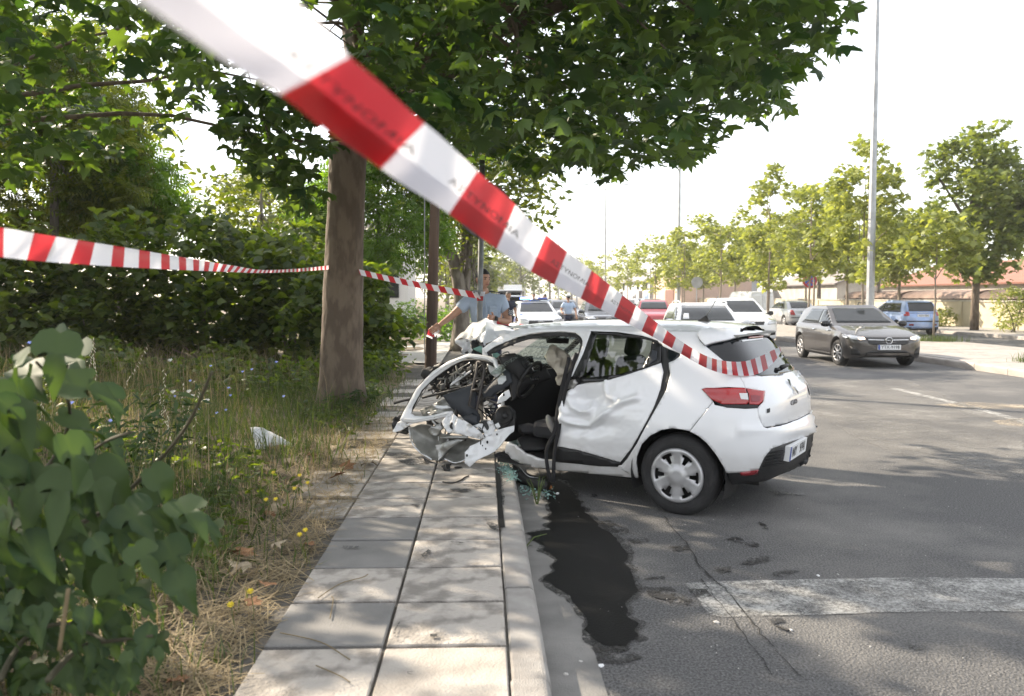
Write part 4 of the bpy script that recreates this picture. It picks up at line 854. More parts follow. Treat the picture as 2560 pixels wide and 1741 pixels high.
    def hw(s, x):
        w_ = s.W / 2; xm = .55
        a = (x - (s.x1 - xm)) / xm
        if a > 0: return w_ * max(.02, 1 - min(1, a) ** s.nose * .999) ** (1 / s.nose)
        a = ((s.x0 + xm) - x) / xm
        if a > 0: return w_ * max(.02, 1 - min(1, a) ** s.tail * .999) ** (1 / s.tail)
        return w_
    def decal(s, name, pts, axis, material, off=.006, thick=.004, step=.07, parent=None, both=False):
        res = []
        for sg in ((1, -1) if both else (1,)):
            pp = pts
            if both and sg < 0 and axis in ('front', 'rear'): pp = [(-a, b) for a, b in pts]
            bm = grid_poly(pp, step); bad = []
            for v in bm.verts:
                a, b = v.co.x, v.co.y
                if axis == 'side': o_, d_ = Vector((a, 3 * sg, b)), Vector((0, -sg, 0))
                elif axis == 'front': o_, d_ = Vector((s.x1 + 2, a, b)), Vector((-1, 0, 0))
                elif axis == 'rear': o_, d_ = Vector((s.x0 - 2, a, b)), Vector((1, 0, 0))
                else: o_, d_ = Vector((a, b, 5)), Vector((0, 0, -1))
                h = s.bvh.ray_cast(o_, d_)
                if h[0] is None: bad.append(v); continue
                n = h[1] if h[1].dot(d_) < 0 else -h[1]; v.co = h[0] + n * off
            bmesh.ops.delete(bm, geom=bad, context='VERTS')
            bmesh.ops.recalc_face_normals(bm, faces=bm.faces[:])
            if bm.faces:
                if sum(f.normal.dot(f.calc_center_median() - Vector((0, 0, .6))) for f in bm.faces) < 0: bmesh.ops.reverse_faces(bm, faces=bm.faces[:])
            o = obj(name, bm, material, parent or s.t, True); 
            if thick: k = o.modifiers.new('thick', 'SOLIDIFY'); k.thickness = thick; k.offset = 1
            res.append(o)
        return res
    def mirror(s, x, material, z=None):
        z = z or s.belt + .04
        for sg in (1, -1):
            mb = MB(); y0 = s.W / 2 * .92; mb.lathe([(.0, -.11), (.05, -.10), (.075, -.03), (.075, .05), (.05, .10), (0, .115)], 12, axis='Y'); mb.V = [(a * .75 + x, b + sg * (y0 + .13), c + z) for a, b, c in mb.V]; mb.tube([(x, sg * (y0 - .05), z - .06), (x, sg * (y0 + .08), z - .02)], .025, 6)
            mb.build('wing_mirror', material, s.t, True)
    def plate_at(s, end, z, txt=None, x_off=.0, blue=True):
        sg = 1 if end == 'front' else -1; h = s.bvh.ray_cast(Vector((sg * 5, 0, z)), Vector((-sg, 0, 0)))[0]
        M = Matrix.Translation((h.x + sg * (.012 + x_off), 0, z)) @ Matrix.Rotation(math.pi / 2 * sg, 4, 'Z') @ Matrix.Rotation(math.pi / 2, 4, 'X')
        mb = MB(); mb.add([M @ Vector(q) for q in ((-.26, -.056, 0), (.26, -.056, 0), (.26, .056, 0), (-.26, .056, 0), (-.26, -.056, -.05), (.26, -.056, -.05), (.26, .056, -.05), (-.26, .056, -.05))], [(0, 1, 2, 3), (0, 4, 5, 1), (1, 5, 6, 2), (2, 6, 7, 3), (3, 7, 4, 0)]); pl = mb.build('number_plate', platew, s.t)
        if blue: mb = MB(); mb.add([M @ Vector(q) for q in ((-.258, -.054, .002), (-.215, -.054, .002), (-.215, .054, .002), (-.258, .054, .002))], [(0, 1, 2, 3)]); mb.build('plate_band', plateb, pl)
        if txt:
            me = text_mesh(txt, .105, .0005); w_ = max(v.co.x for v in me.vertices) - min(v.co.x for v in me.vertices); me.transform(M @ Matrix.Translation((.02, 0, .004)) @ Matrix.Diagonal((.42 / w_, 1, 1, 1))); obj('plate_lettering', me, ink, pl)
def hatch_profiles(L, wb, fo, H, hood=.78, cowl=1.0, belt=.93, ws=(.95, .25), rear_top=.55, rear_low=.12, tailz=.95):
    "control tables for a two-box car: deck line and cabin line"
    x1 = wb / 2 + fo; x0 = x1 - L; cb = wb / 2 - .42
    deck = [(x0, tailz - .16), (x0 + .06, tailz - .04), (x0 + .2, tailz), (0, belt + .02), (cb, cowl - .02), (cb + .4, cowl - .07), (x1 - .35, hood + .03), (x1 - .10, hood - .06), (x1, hood - .16)]
    cab = [(x0 + rear_low, tailz - .02), (x0 + rear_low + (rear_top - rear_low) * .55, tailz + (H - tailz) * .58), (x0 + rear_top, H - .07), (x0 + rear_top + .45, H - .012), (-.05, H), (cb - ws[0] + .05, H - .035), (cb - ws[0] * .55, H - .20), (cb - .1, cowl + .02), (cb + .04, cowl - .04)]
    return deck, cab
def side_windows(c, xr, xf, zb, zt, split, rear_rake=.12, front_rake=.62, frame=True):
    "rear and front side windows as traced quads, with black surround"
    if frame: c.decal('window_surround', [(xr - .06, zb - .015), (xf + .04, zb - .01), (xf - front_rake, zt + .015), (xr + rear_rake, zt + .012)], 'side', gloss_k, .004, .003, both=True)
    c.decal('side_window', [(xr, zb + .03), (split - .03, zb + .01), (split - .03, zt), (xr + rear_rake + .03, zt - .02)], 'side', glass_c, .009, .003, both=True)
    c.decal('side_window', [(split + .03, zb + .01), (xf - .03, zb), (xf - front_rake * .5, zb + (zt - zb) * .52), (xf - front_rake - .02, zt), (split + .03, zt)], 'side', glass_c, .009, .003, both=True)
def door_lines(c, xs, zt, zb=.32):
    for x in xs: c.decal('door_gap', [(x, zb), (x + .008, zb), (x + .008, zt), (x, zt)], 'side', plast, .002, 0, both=True)
def handles(c, xs, z, m):
    for x in xs: c.decal('door_handle', [(x, z), (x + .19, z + .005), (x + .19, z + .03), (x, z + .025)], 'side', m, .02, .012, both=True)
D90 = -math.pi / 2
# ---- grey hatchback driving towards the camera beside the island
grey_p = paint('grey_brown_paint', (.072, .066, .063), .6, .32)
dk, cb_ = hatch_profiles(4.06, 2.54, .84, 1.43, .76, .98, .94, (.98, .2), .62, .10, .98)
c = Car('grey_hatchback', 'dark grey hatchback with lit headlamps, plate YTX 9198, driving beside the island kerb', (9.30, 20.62, 0), D90 - .035, 4.06, 1.76, 1.43, 2.54, .84, dk, cb_, grey_p, .315, steer=.12)
side_windows(c, -1.22, .92, .97, 1.31, -.10, .30, .66)
c.decal('windscreen', [(-.66, 1.01), (.66, 1.01), (.55, 1.34), (-.55, 1.34)], 'front', glass_c, .008)
c.decal('rear_screen', [(-.55, 1.02), (.55, 1.02), (.46, 1.32), (-.46, 1.32)], 'rear', glass_c, .008)
c.decal('grille', [(-.50, .70), (.50, .70), (.44, .56), (.30, .53), (-.30, .53), (-.44, .56)], 'front', grille_m, .008)
for y0 in (-1, 1): c.decal('grille_bar', [(y0 * .10, .645), (y0 * .46, .655), (y0 * .46, .638), (y0 * .10, .628)], 'front', chrome, .016, .004)
h = c.bvh.ray_cast(Vector((5, 0, .63)), Vector((-1, 0, 0)))[0]
mb = MB(); mb.tube([(h.x + .03, .075 * math.cos(t), .635 + .075 * math.sin(t)) for t in np.linspace(0, 2 * math.pi, 21)], .010, 6, False); mb.tube([(h.x + .03, .07, .625), (h.x + .032, .0, .64), (h.x + .03, -.07, .645)], .008, 5); mb.build('badge', chrome, c.t, True)
c.decal('lower_grille', [(-.55, .24), (.55, .24), (.50, .36), (.38, .41), (-.38, .41), (-.50, .36)], 'front', grille_m, .008)
c.decal('fog_recess', [(.62, .30), (.78, .30), (.80, .50), (.70, .46), (.62, .36)], 'front', plast, .006, both=True)
c.decal('headlamp', [(.50, .66), (.60, .63), (.80, .66), (.835, .74), (.78, .75), (.56, .70)], 'front', lampc, .010, both=True)
c.decal('headlamp_bulb', [(.52, .655), (.64, .645), (.66, .69), (.54, .695)], 'front', lampon, .018, both=True)
c.decal('headlamp_side', [(1.62, .70), (1.78, .66), (1.86, .69), (1.70, .76), (1.60, .755)], 'side', lampc, .008, both=True)
c.decal('sill_trim', [(-.85, .21), (.85, .21), (.85, .28), (-.85, .27)], 'side', plast, .006, both=True)
c.plate_at('front', .485, 'YTX-9198', .02); c.mirror(.72, gloss_k, .98); door_lines(c, (-.06, .98), .93); handles(c, (-.32, .62), .80, chrome)
c.decal('tail_lamp', [(.45, .86), (.75, .82), (.75, .95), (.50, .94)], 'rear', redl, .008, both=True)
# ---- white compact van-like car waiting behind it
wp = paint('white_paint_two', (.72, .73, .74), 0, .3)
dk, cb_ = hatch_profiles(4.33, 2.64, .86, 1.59, .86, 1.08, .99, (1.05, .2), .45, .08, 1.02)
c = Car('white_people_carrier', 'white compact people carrier with an oval badge on a black grille, behind the grey hatchback', (9.05, 29.4, 0), D90 - .05, 4.33, 1.83, 1.59, 2.64, .86, dk, cb_, wp, .32, belt=.98, tum=.24)
side_windows(c, -1.45, 1.0, 1.02, 1.46, -.15, .2, .75)
c.decal('windscreen', [(-.70, 1.10), (.70, 1.10), (.56, 1.49), (-.56, 1.49)], 'front', glass_c, .008)
c.decal('grille', [(-.42, .80), (.42, .80), (.36, .69), (-.36, .69)], 'front', grille_m, .008)
h = c.bvh.ray_cast(Vector((5, 0, .74)), Vector((-1, 0, 0)))[0]
mb = MB(); mb.lathe([(0, .03), (.05, .028), (.07, .018), (.075, 0)], 18); mb.V = [(h.x + a_, b_ * 1.3, .745 + c_ * .55) for c_, b_, a_ in mb.V]; mb.build('badge', chrome, c.t, True)
c.decal('headlamp', [(.50, .70), (.80, .72), (.84, .86), (.62, .90), (.50, .82)], 'front', lampc, .008, both=True)
c.decal('lower_grille', [(-.42, .28), (.42, .28), (.40, .42), (-.40, .42)], 'front', grille_m, .008)
c.decal('fog_lamp', [(.52, .34), (.78, .36), (.80, .48), (.54, .46)], 'front', plast, .008, both=True)
c.plate_at('front', .55); c.mirror(.80, plast, 1.06); door_lines(c, (-.05, .95), 1.0)
# ---- white estate nearer the wreck
dk, cb_ = hatch_profiles(4.5, 2.65, .9, 1.48, .84, 1.0, .95, (1.0, .2), .42, .08, .98)
c = Car('white_estate_car', 'white estate car with roof rails, queued in the lane behind the wrecked hatchback', (5.75, 21.6, 0), D90 - .10, 4.5, 1.80, 1.48, 2.65, .9, dk, cb_, wp, .32, belt=.95)
side_windows(c, -1.6, .98, .98, 1.36, -.10, .2, .66)
c.decal('windscreen', [(-.68, 1.03), (.68, 1.03), (.56, 1.40), (-.56, 1.40)], 'front', glass_c, .008)
c.decal('grille', [(-.45, .80), (.45, .80), (.38, .68), (-.38, .68)], 'front', grille_m, .008)
c.decal('headlamp', [(.50, .70), (.80, .74), (.83, .84), (.52, .82)], 'front', lampc, .008, both=True)
for sg in (1, -1): strip('roof_rail', curve([(-1.55, sg * .60, 1.43), (-1.35, sg * .61, 1.505), (-.3, sg * .61, 1.525), (.12, sg * .60, 1.46)], 5), .016, wp, c.t, world=False)
c.plate_at('front', .5); c.mirror(.78, wp, 1.0); door_lines(c, (-.05, .95), .95)
c.decal('windscreen_paper', [(-.62, 1.06), (-.46, 1.06), (-.44, 1.20), (-.56, 1.20)], 'front', platew, .016, .001)
# ---- red hatchback
red_p = paint('red_paint', (.34, .018, .03), .2, .28)
dk, cb_ = hatch_profiles(3.9, 2.5, .8, 1.48, .84, 1.02, .96, (.95, .2), .5, .08, .98)
c = Car('red_hatchback', 'small red hatchback in the queue near the island trees', (8.0, 39.0, 0), D90 - .16, 3.9, 1.70, 1.48, 2.5, .8, dk, cb_, red_p, .30, belt=.95)
side_windows(c, -1.25, .90, 1.0, 1.36, -.1, .2, .62)
c.decal('windscreen', [(-.64, 1.05), (.64, 1.05), (.54, 1.39), (-.54, 1.39)], 'front', glass_c, .008)
c.decal('headlamp', [(.45, .68), (.76, .74), (.80, .86), (.55, .80)], 'front', lampc, .008, both=True)
c.decal('grille', [(-.4, .60), (.4, .60), (.36, .50), (-.36, .50)], 'front', grille_m, .008); c.mirror(.72, red_p, 1.02); c.plate_at('front', .42)
# ---- dark saloon with a star on its grille
dk_p = paint('dark_grey_paint', (.045, .047, .052), .5, .28)
dk, cb_ = hatch_profiles(4.42, 2.73, .9, 1.46, .86, 1.02, .96, (1.0, .2), .55, .10, .99)
c = Car('dark_grey_car', 'dark grey car with a large star badge on its grille, waiting in the lane', (4.95, 34.6, 0), D90 - .03, 4.42, 1.83, 1.50, 2.73, .9, dk, cb_, dk_p, .33, belt=.96)
side_windows(c, -1.4, .95, 1.0, 1.36, -.1, .25, .66)
c.decal('windscreen', [(-.68, 1.05), (.68, 1.05), (.56, 1.40), (-.56, 1.40)], 'front', glass_c, .008)
c.decal('grille', [(-.46, .82), (.46, .82), (.40, .58), (-.40, .58)], 'front', grille_m, .008)
h = c.bvh.ray_cast(Vector((5, 0, .70)), Vector((-1, 0, 0)))[0]; mb = MB(); mb.tube([(h.x + .03, .115 * math.cos(t), .70 + .115 * math.sin(t)) for t in np.linspace(0, 2 * math.pi, 21)], .012, 6, False)
for k in range(3): a = math.pi / 2 + k * 2 * math.pi / 3; mb.tube([(h.x + .03, 0, .70), (h.x + .03, .11 * math.cos(a), .70 + .11 * math.sin(a))], [.022, .006], 6)
mb.build('badge', chrome, c.t, True)
for y0 in (-1, 1): c.decal('grille_bar', [(y0 * .13, .715), (y0 * .44, .715), (y0 * .44, .69), (y0 * .13, .69)], 'front', chrome, .016, .004)
c.decal('headlamp', [(.50, .74), (.78, .72), (.84, .82), (.58, .85)], 'front', lampc, .008, both=True); c.mirror(.76, dk_p, 1.02); c.plate_at('front', .42)
# ---- police hatchback
dk, cb_ = hatch_profiles(4.34, 2.65, .9, 1.455, .82, 1.0, .94, (1.02, .2), .55, .10, .98)
c = Car('police_car', 'white police hatchback with a blue stripe and flashing blue light bar', (2.05, 34.2, 0), D90 + .06, 4.34, 1.80, 1.455, 2.65, .9, dk, cb_, wp, .32, belt=.94)
side_windows(c, -1.35, .95, .98, 1.33, -.1, .25, .66)
c.decal('windscreen', [(-.68, 1.02), (.68, 1.02), (.56, 1.37), (-.56, 1.37)], 'front', glass_c, .008)
c.decal('grille', [(-.46, .70), (.46, .70), (.50, .52), (.30, .44), (-.30, .44), (-.50, .52)], 'front', grille_m, .008)
c.decal('headlamp', [(.50, .70), (.80, .74), (.84, .84), (.56, .76)], 'front', lampc, .008, both=True)
c.decal('fog_recess', [(.56, .30), (.78, .32), (.78, .48), (.60, .46)], 'front', plast, .006, both=True)
blue_p = mat('police_blue_stripe', (.02, .07, .36), .35, coat=.6)
c.decal('blue_stripe', [(-1.9, .62), (1.75, .62), (1.75, .84), (-1.9, .84)], 'side', blue_p, .005, .002, both=True)
for sg in (1, -1): c.decal('blue_stripe', [(1.15, sg * .58), (1.55, sg * .72), (1.55, sg * .80), (1.15, sg * .74)], 'top', blue_p, .006, .001)
h = c.bvh.ray_cast(Vector((5, 0, .60)), Vector((-1, 0, 0)))[0]; mb = MB(); mb.tube([(h.x + .03, .085 * math.cos(t), .64 + .055 * math.sin(t)) for t in np.linspace(0, 2 * math.pi, 21)], .010, 6, False); mb.build('badge', chrome, c.t, True)
bl = mat('blue_beacon', (.05, .10, .9), .2, emit=((.10, .22, 1.0), 5.0)); bw = mat('beacon_white', (.7, .8, 1), .2, emit=((.55, .7, 1.0), 6.0))
mb = MB(); mb.box((-.15, 0, 1.50), (.26, 1.15, .04)); lb = mb.build('light_bar', plast, c.t, bevel=.01)
mb = MB(); mb.box((-.15, -.36, 1.555), (.24, .40, .09)); mb.build('beacon', bl, lb, bevel=.02)
mb = MB(); mb.box((-.15, .36, 1.555), (.24, .40, .09)); mb.build('beacon', mat('blue_beacon_unlit', (.02, .05, .35), .15, coat=1), lb, bevel=.02)
mb = MB(); mb.box((-.15, -.12, 1.55), (.22, .07, .07)); mb.build('beacon', bw, lb, bevel=.02)
c.mirror(.78, wp, 1.0); c.plate_at('front', .40)
# ---- cars further down the road
def far_car(name, label, loc, rot, col, L=4.3, H=1.46, W=1.76, front=True, hood=.82, group=None, **k):
    p = paint('paint_' + name, col, .2, .3); dk, cb_ = hatch_profiles(L, L * .61, L * .2, H, hood, H - .46, .94, (1.0, .2), .5, .1, .98)
    c = Car(name, label, loc, rot, L, W, H, L * .61, L * .2, dk, cb_, p, .31, belt=.95, **k)
    side_windows(c, -1.3, .9, .99, H - .13, -.1, .2, .64, frame=False)
    c.decal('windscreen', [(-.66, H - .43), (.66, H - .43), (.54, H - .09), (-.54, H - .09)], 'front', glass_c, .008)
    c.decal('rear_screen', [(-.56, 1.03), (.56, 1.03), (.48, H - .10), (-.48, H - .10)], 'rear', glass_c, .008)
    c.decal('headlamp', [(.5, .68), (.8, .72), (.82, .82), (.55, .78)], 'front', lampc, .008, both=True)
    c.decal('grille', [(-.45, .70), (.45, .70), (.42, .5), (-.42, .5)], 'front', grille_m, .008)
    c.decal('tail_lamp', [(.52, .78), (.74, .76), (.76, .94), (.60, .94)], 'rear', redl, .008, both=True)
    c.plate_at('front' if front else 'rear', .45 if front else .8); c.mirror(.75, p, 1.0); return c
far_car('slate_saloon', 'slate grey saloon behind the walking policewoman', (4.15, 43.5, 0), D90 - .05, (.06, .065, .075))
far_car('blue_grey_saloon', 'pale blue grey saloon behind the police car', (3.95, 55, 0), D90, (.16, .19, .23))
far_car('white_saloon', 'white saloon car far down the queue behind the police car', (2.5, 66, 0), D90, (.7, .71, .73))
far_car('black_hatchback', 'black hatchback parked by the pale warehouse, seen from behind', (12.6, 63, 0), math.pi / 2, (.02, .02, .024), front=False)
far_car('navy_car', 'navy car parked by the pale warehouse beside the black hatchback', (13.2, 72, 0), math.pi / 2 + .3, (.015, .02, .04), front=False)
# silver saloon with a boot, seen from behind on the far carriageway
sil = paint('silver_paint', (.40, .41, .43), .6, .3)
x1 = 2.2; L = 4.4; x0 = -2.2
dk = [(x0, .70), (x0 + .05, .90), (x0 + .18, .96), (x0 + .6, .98), (0, .95), (.85, .98), (1.3, .92), (1.85, .80), (2.1, .70), (2.2, .60)]
cb_ = [(x0 + .55, .95), (x0 + .80, 1.14), (x0 + 1.15, 1.34), (x0 + 1.6, 1.41), (-.1, 1.42), (.15, 1.36), (.55, 1.16), (.85, .98), (.95, .93)]
c = Car('silver_saloon', 'silver saloon seen from behind on the far carriageway', (16.9, 45.2, 0), math.pi / 2 + .02, L, 1.72, 1.42, 2.6, .85, dk, cb_, sil, .30, belt=.95)
side_windows(c, -1.15, .8, .99, 1.31, -.1, .35, .6)
c.decal('rear_screen', [(-.56, 1.02), (.56, 1.02), (.47, 1.34), (-.47, 1.34)], 'rear', glass_c, .008)
c.decal('tail_lamp', [(.56, .66), (.78, .66), (.79, .90), (.66, .92)], 'rear', redl, .008, both=True); c.plate_at('rear', .74); c.decal('bumper_strip', [(-.75, .50), (.75, .50), (.75, .54), (-.75, .54)], 'rear', plast, .006)
# light blue hatchback with an open door
lb_p = paint('light_blue_paint', (.22, .31, .52), .3, .3)
dk, cb_ = hatch_profiles(3.81, 2.455, .75, 1.49, .86, 1.03, .97, (.92, .2), .36, .07, .98)
c = Car('light_blue_hatchback', 'light blue hatchback stopped on the far carriageway with its driver door open', (18.15, 35.6, 0), math.pi / 2 + .06, 3.81, 1.67, 1.49, 2.455, .75, dk, cb_, lb_p, .30, belt=.96, tail=4.2)
side_windows(c, -1.35, .88, 1.0, 1.36, -.1, .12, .6)
c.decal('rear_screen', [(-.60, 1.02), (.60, 1.02), (.53, 1.38), (-.53, 1.38)], 'rear', glass_c, .008)
c.decal('tail_lamp', [(.58, .84), (.76, .82), (.77, 1.0), (.60, 1.0)], 'rear', redl, .008, both=True); c.decal('bumper_strip', [(-.74, .58), (.74, .58), (.74, .63), (-.74, .63)], 'rear', plast, .008)
c.decal('rear_reflector', [(.42, .42), (.60, .42), (.60, .50), (.42, .50)], 'rear', redd, .008, both=True)
c.decal('lower_bumper', [(-.72, .30), (.72, .30), (.72, .36), (-.72, .36)], 'rear', plast, .006)
c.plate_at('rear', .84, 'NZN-7045', .0, blue=False); c.decal('handle_bar', [(-.24, .945), (.24, .945), (.24, .97), (-.24, .97)], 'rear', chrome, .012)
Rd = Matrix.Translation((.85, .80, 0)) @ Matrix.Rotation(math.radians(-62), 4, 'Z')
mb = MB(); mb.add([Rd @ Vector(q) for q in ((0, 0, .3), (-1.0, .02, .3), (-1.0, .06, .95), (0, .04, .95), (0, .06, .3), (-1.0, .08, .3), (-1.0, .10, .95), (0, .10, .95))], [(0, 1, 2, 3), (7, 6, 5, 4), (0, 4, 5, 1), (1, 5, 6, 2), (2, 6, 7, 3), (3, 7, 4, 0)]); dr = mb.build('open_door', lb_p, c.t, bevel=.02)
mb = MB(); mb.tube([Rd @ Vector(q) for q in ((0, .06, .95), (-.45, .02, 1.36), (-.95, .02, 1.36), (-1.0, .07, .95))], .025, 6); mb.build('door_frame', gloss_k, dr, True)
# white panel van on the far carriageway
dk = [(-2.4, 1.0), (-2.35, 1.05), (0, 1.05), (1.4, 1.1), (1.9, 1.0), (2.2, .85), (2.4, .7)]
cb_ = [(-2.39, 1.0), (-2.36, 1.75), (-2.30, 1.93), (-2.1, 1.97), (0, 1.99), (.75, 1.97), (.95, 1.90), (1.4, 1.40), (1.65, 1.08), (1.75, 1.0)]
c = Car('white_van', 'white panel van with twin rear doors on the far carriageway', (18.0, 56, 0), math.pi / 2 + .10, 4.8, 1.9, 1.99, 3.0, .9, dk, cb_, wp, .33, belt=1.0, tum=.10, tail=6)
c.decal('door_gap', [(-.006, .4), (.006, .4), (.006, 1.85), (-.006, 1.85)], 'rear', plast, .004, 0)
for sg in (1, -1): c.decal('door_panel', [(sg * .10, 1.25), (sg * .72, 1.25), (sg * .70, 1.75), (sg * .10, 1.75)], 'rear', wp, .012)
c.decal('tail_lamp', [(.80, .8), (.90, .8), (.90, 1.15), (.80, 1.15)], 'rear', redl, .008, both=True)
# dark police van with its tailgate up, lorry far behind
p = paint('navy_police_paint', (.012, .018, .06), .2, .3); dk, cb_ = hatch_profiles(4.4, 2.7, .85, 1.7, .95, 1.1, 1.0, (1.0, .2), .3, .05, 1.1)
c = Car('police_estate', 'navy police estate with its tailgate raised, behind the police hatchback', (1.35, 46.5, 0), D90 + math.pi, 4.4, 1.8, 1.68, 2.7, .85, dk, cb_, p, .33, belt=1.0, tail=5)
c.decal('boot_opening', [(-.62, .75), (.62, .75), (.54, 1.55), (-.54, 1.55)], 'rear', cabin, .01)
mb = MB(); mb.box((-2.30, 0, 1.86), (.95, 1.3, .07), Matrix.Rotation(.22, 3, 'Y')); tgm = mb.build('raised_tailgate', wp, c.t, bevel=.03)
mb = MB(); mb.box((-2.36, 0, 1.80), (.55, 1.1, .06), Matrix.Rotation(.22, 3, 'Y')); mb.build('tailgate_window', glass_c, tgm)
c.decal('tail_lamp', [(.70, .8), (.82, .8), (.82, 1.2), (.70, 1.2)], 'rear', redl, .008, both=True)
t = thing('box_lorry', 'white box lorry far down the road beyond the police estate', 'lorry', (3.6, 108, 0), 0)
mb = MB(); mb.box((0, 0, 2.0), (2.3, 5.5, 2.2)); bx_ = mb.build('cargo_box', wp, t, bevel=.04)
mb = MB(); mb.box((0, -3.6, 1.35), (2.1, 1.5, 1.6)); mb.build('cab', wp, t, bevel=.15); mb = MB(); mb.box((0, -4.36, 1.65), (1.8, .04, .7)); mb.build('windscreen', glass_c, t)
for sx in (-.9, .9):
    for yy in (-3.4, 1.6): mb = MB(); mb.lathe([(.2, -.12), (.42, -.12), (.45, 0), (.42, .12), (.2, .12)], 16, (sx, yy, .44), 'X'); mb.build('wheel', rubber, t, True)
# ================================================================ PEOPLE
def skin_mesh(name, J, E, R, root, sub=2):
    "one continuous surface grown along a skeleton"
    me = bpy.data.meshes.new(name); keys = list(J); ix = {k: i for i, k in enumerate(keys)}
    me.from_pydata([tuple(J[k]) for k in keys], [(ix[a], ix[b]) for a, b in E], [])
    o = bpy.data.objects.new('tmp', me); COL.objects.link(o); m = o.modifiers.new('s', 'SKIN'); m.use_smooth_shade = True
    for k in keys:
        r_ = R[k]; me.skin_vertices[0].data[ix[k]].radius = r_ if isinstance(r_, tuple) else (r_, r_)
        me.skin_vertices[0].data[ix[k]].use_root = (k == root)
    s = o.modifiers.new('u', 'SUBSURF'); s.levels = sub; s.render_levels = sub
    bpy.context.view_layer.update(); r = bpy.data.meshes.new_from_object(o.evaluated_get(bpy.context.evaluated_depsgraph_get())); bpy.data.objects.remove(o); r.name = name; return r
skinm = mat('skin', (.42, .24, .165), .55, var=.06, scale=20); hairm = mat('dark_hair', (.010, .008, .007), .6, bump=.4, bscale=150)
def head_mesh(c, s, yaw, tilt=0):
    "ellipsoid head with brow, eye sockets, nose, mouth and chin; faces -Y before yaw"
    n, m = 26, 20; V = []; F = []
    for j in range(m + 1):
        ph = math.pi * j / m
        for i in range(n):
            th = 2 * math.pi * i / n; x = math.sin(ph) * math.sin(th); y = -math.sin(ph) * math.cos(th); z = math.cos(ph)
            w_ = 1 - .22 * max(0, -z) ** 1.2; X, Y, Z = x * .076 * w_, y * .096 * (1 - .10 * max(0, -z)), z * .118
            f = max(0, -y); g = math.exp(-(x / .22) ** 2)
            Y -= .022 * f * g * math.exp(-((z + .10) / .16) ** 2) + .010 * f * g * math.exp(-((z + .22) / .09) ** 2)      # nose
            Y -= .006 * f * math.exp(-((z - .18) / .10) ** 2)                                                              # brow
            Y += .011 * f * (math.exp(-((x - .38) / .20) ** 2) + math.exp(-((x + .38) / .20) ** 2)) * math.exp(-((z - .02) / .10) ** 2)
            Y -= .005 * f * g * math.exp(-((z + .50) / .06) ** 2); Y += .004 * f * math.exp(-((z + .58) / .04) ** 2) * g
            Y -= .010 * f * g * math.exp(-((z + .82) / .14) ** 2)
            V.append(Vector((X, Y, Z)) * s)
    F = [(j * n + i, j * n + (i + 1) % n, (j + 1) * n + (i + 1) % n, (j + 1) * n + i) for j in range(m) for i in range(n)]
    R_ = Matrix.Rotation(yaw, 3, 'Z') @ Matrix.Rotation(tilt, 3, 'X'); return [R_ @ v + Vector(c) for v in V], F, R_
def finger_set(mb, w_, d, side, curl, s=1.0):
    "five fingers of different length with knuckle bends; w_ wrist end of the palm, d pointing direction, side across the palm"
    d = Vector(d).normalized(); side = Vector(side).normalized(); nrm = d.cross(side)
    for k, L in enumerate((.070, .078, .073, .058)):
        b = w_ + d * .085 * s + side * (k - 1.5) * .019 * s; P = [b]; dd = d.copy()
        for q in range(3): dd = (dd + nrm * curl).normalized(); P.append(P[-1] + dd * L * s * .38)
        mb.tube(P, [.0095 * s, .009 * s, .008 * s, .0065 * s], 6)
    b = w_ + d * .03 * s - side * .036 * s; mb.tube([b, b + (d * .6 - side).normalized() * .035 * s, b + (d * 1.2 - side * .6 + nrm * curl * .8).normalized() * .062 * s], [.012 * s, .0105 * s, .008 * s], 6)
    mb.box(w_ + d * .048 * s, (.078 * s, .03 * s, .095 * s), Matrix((side, nrm, d)).transposed())
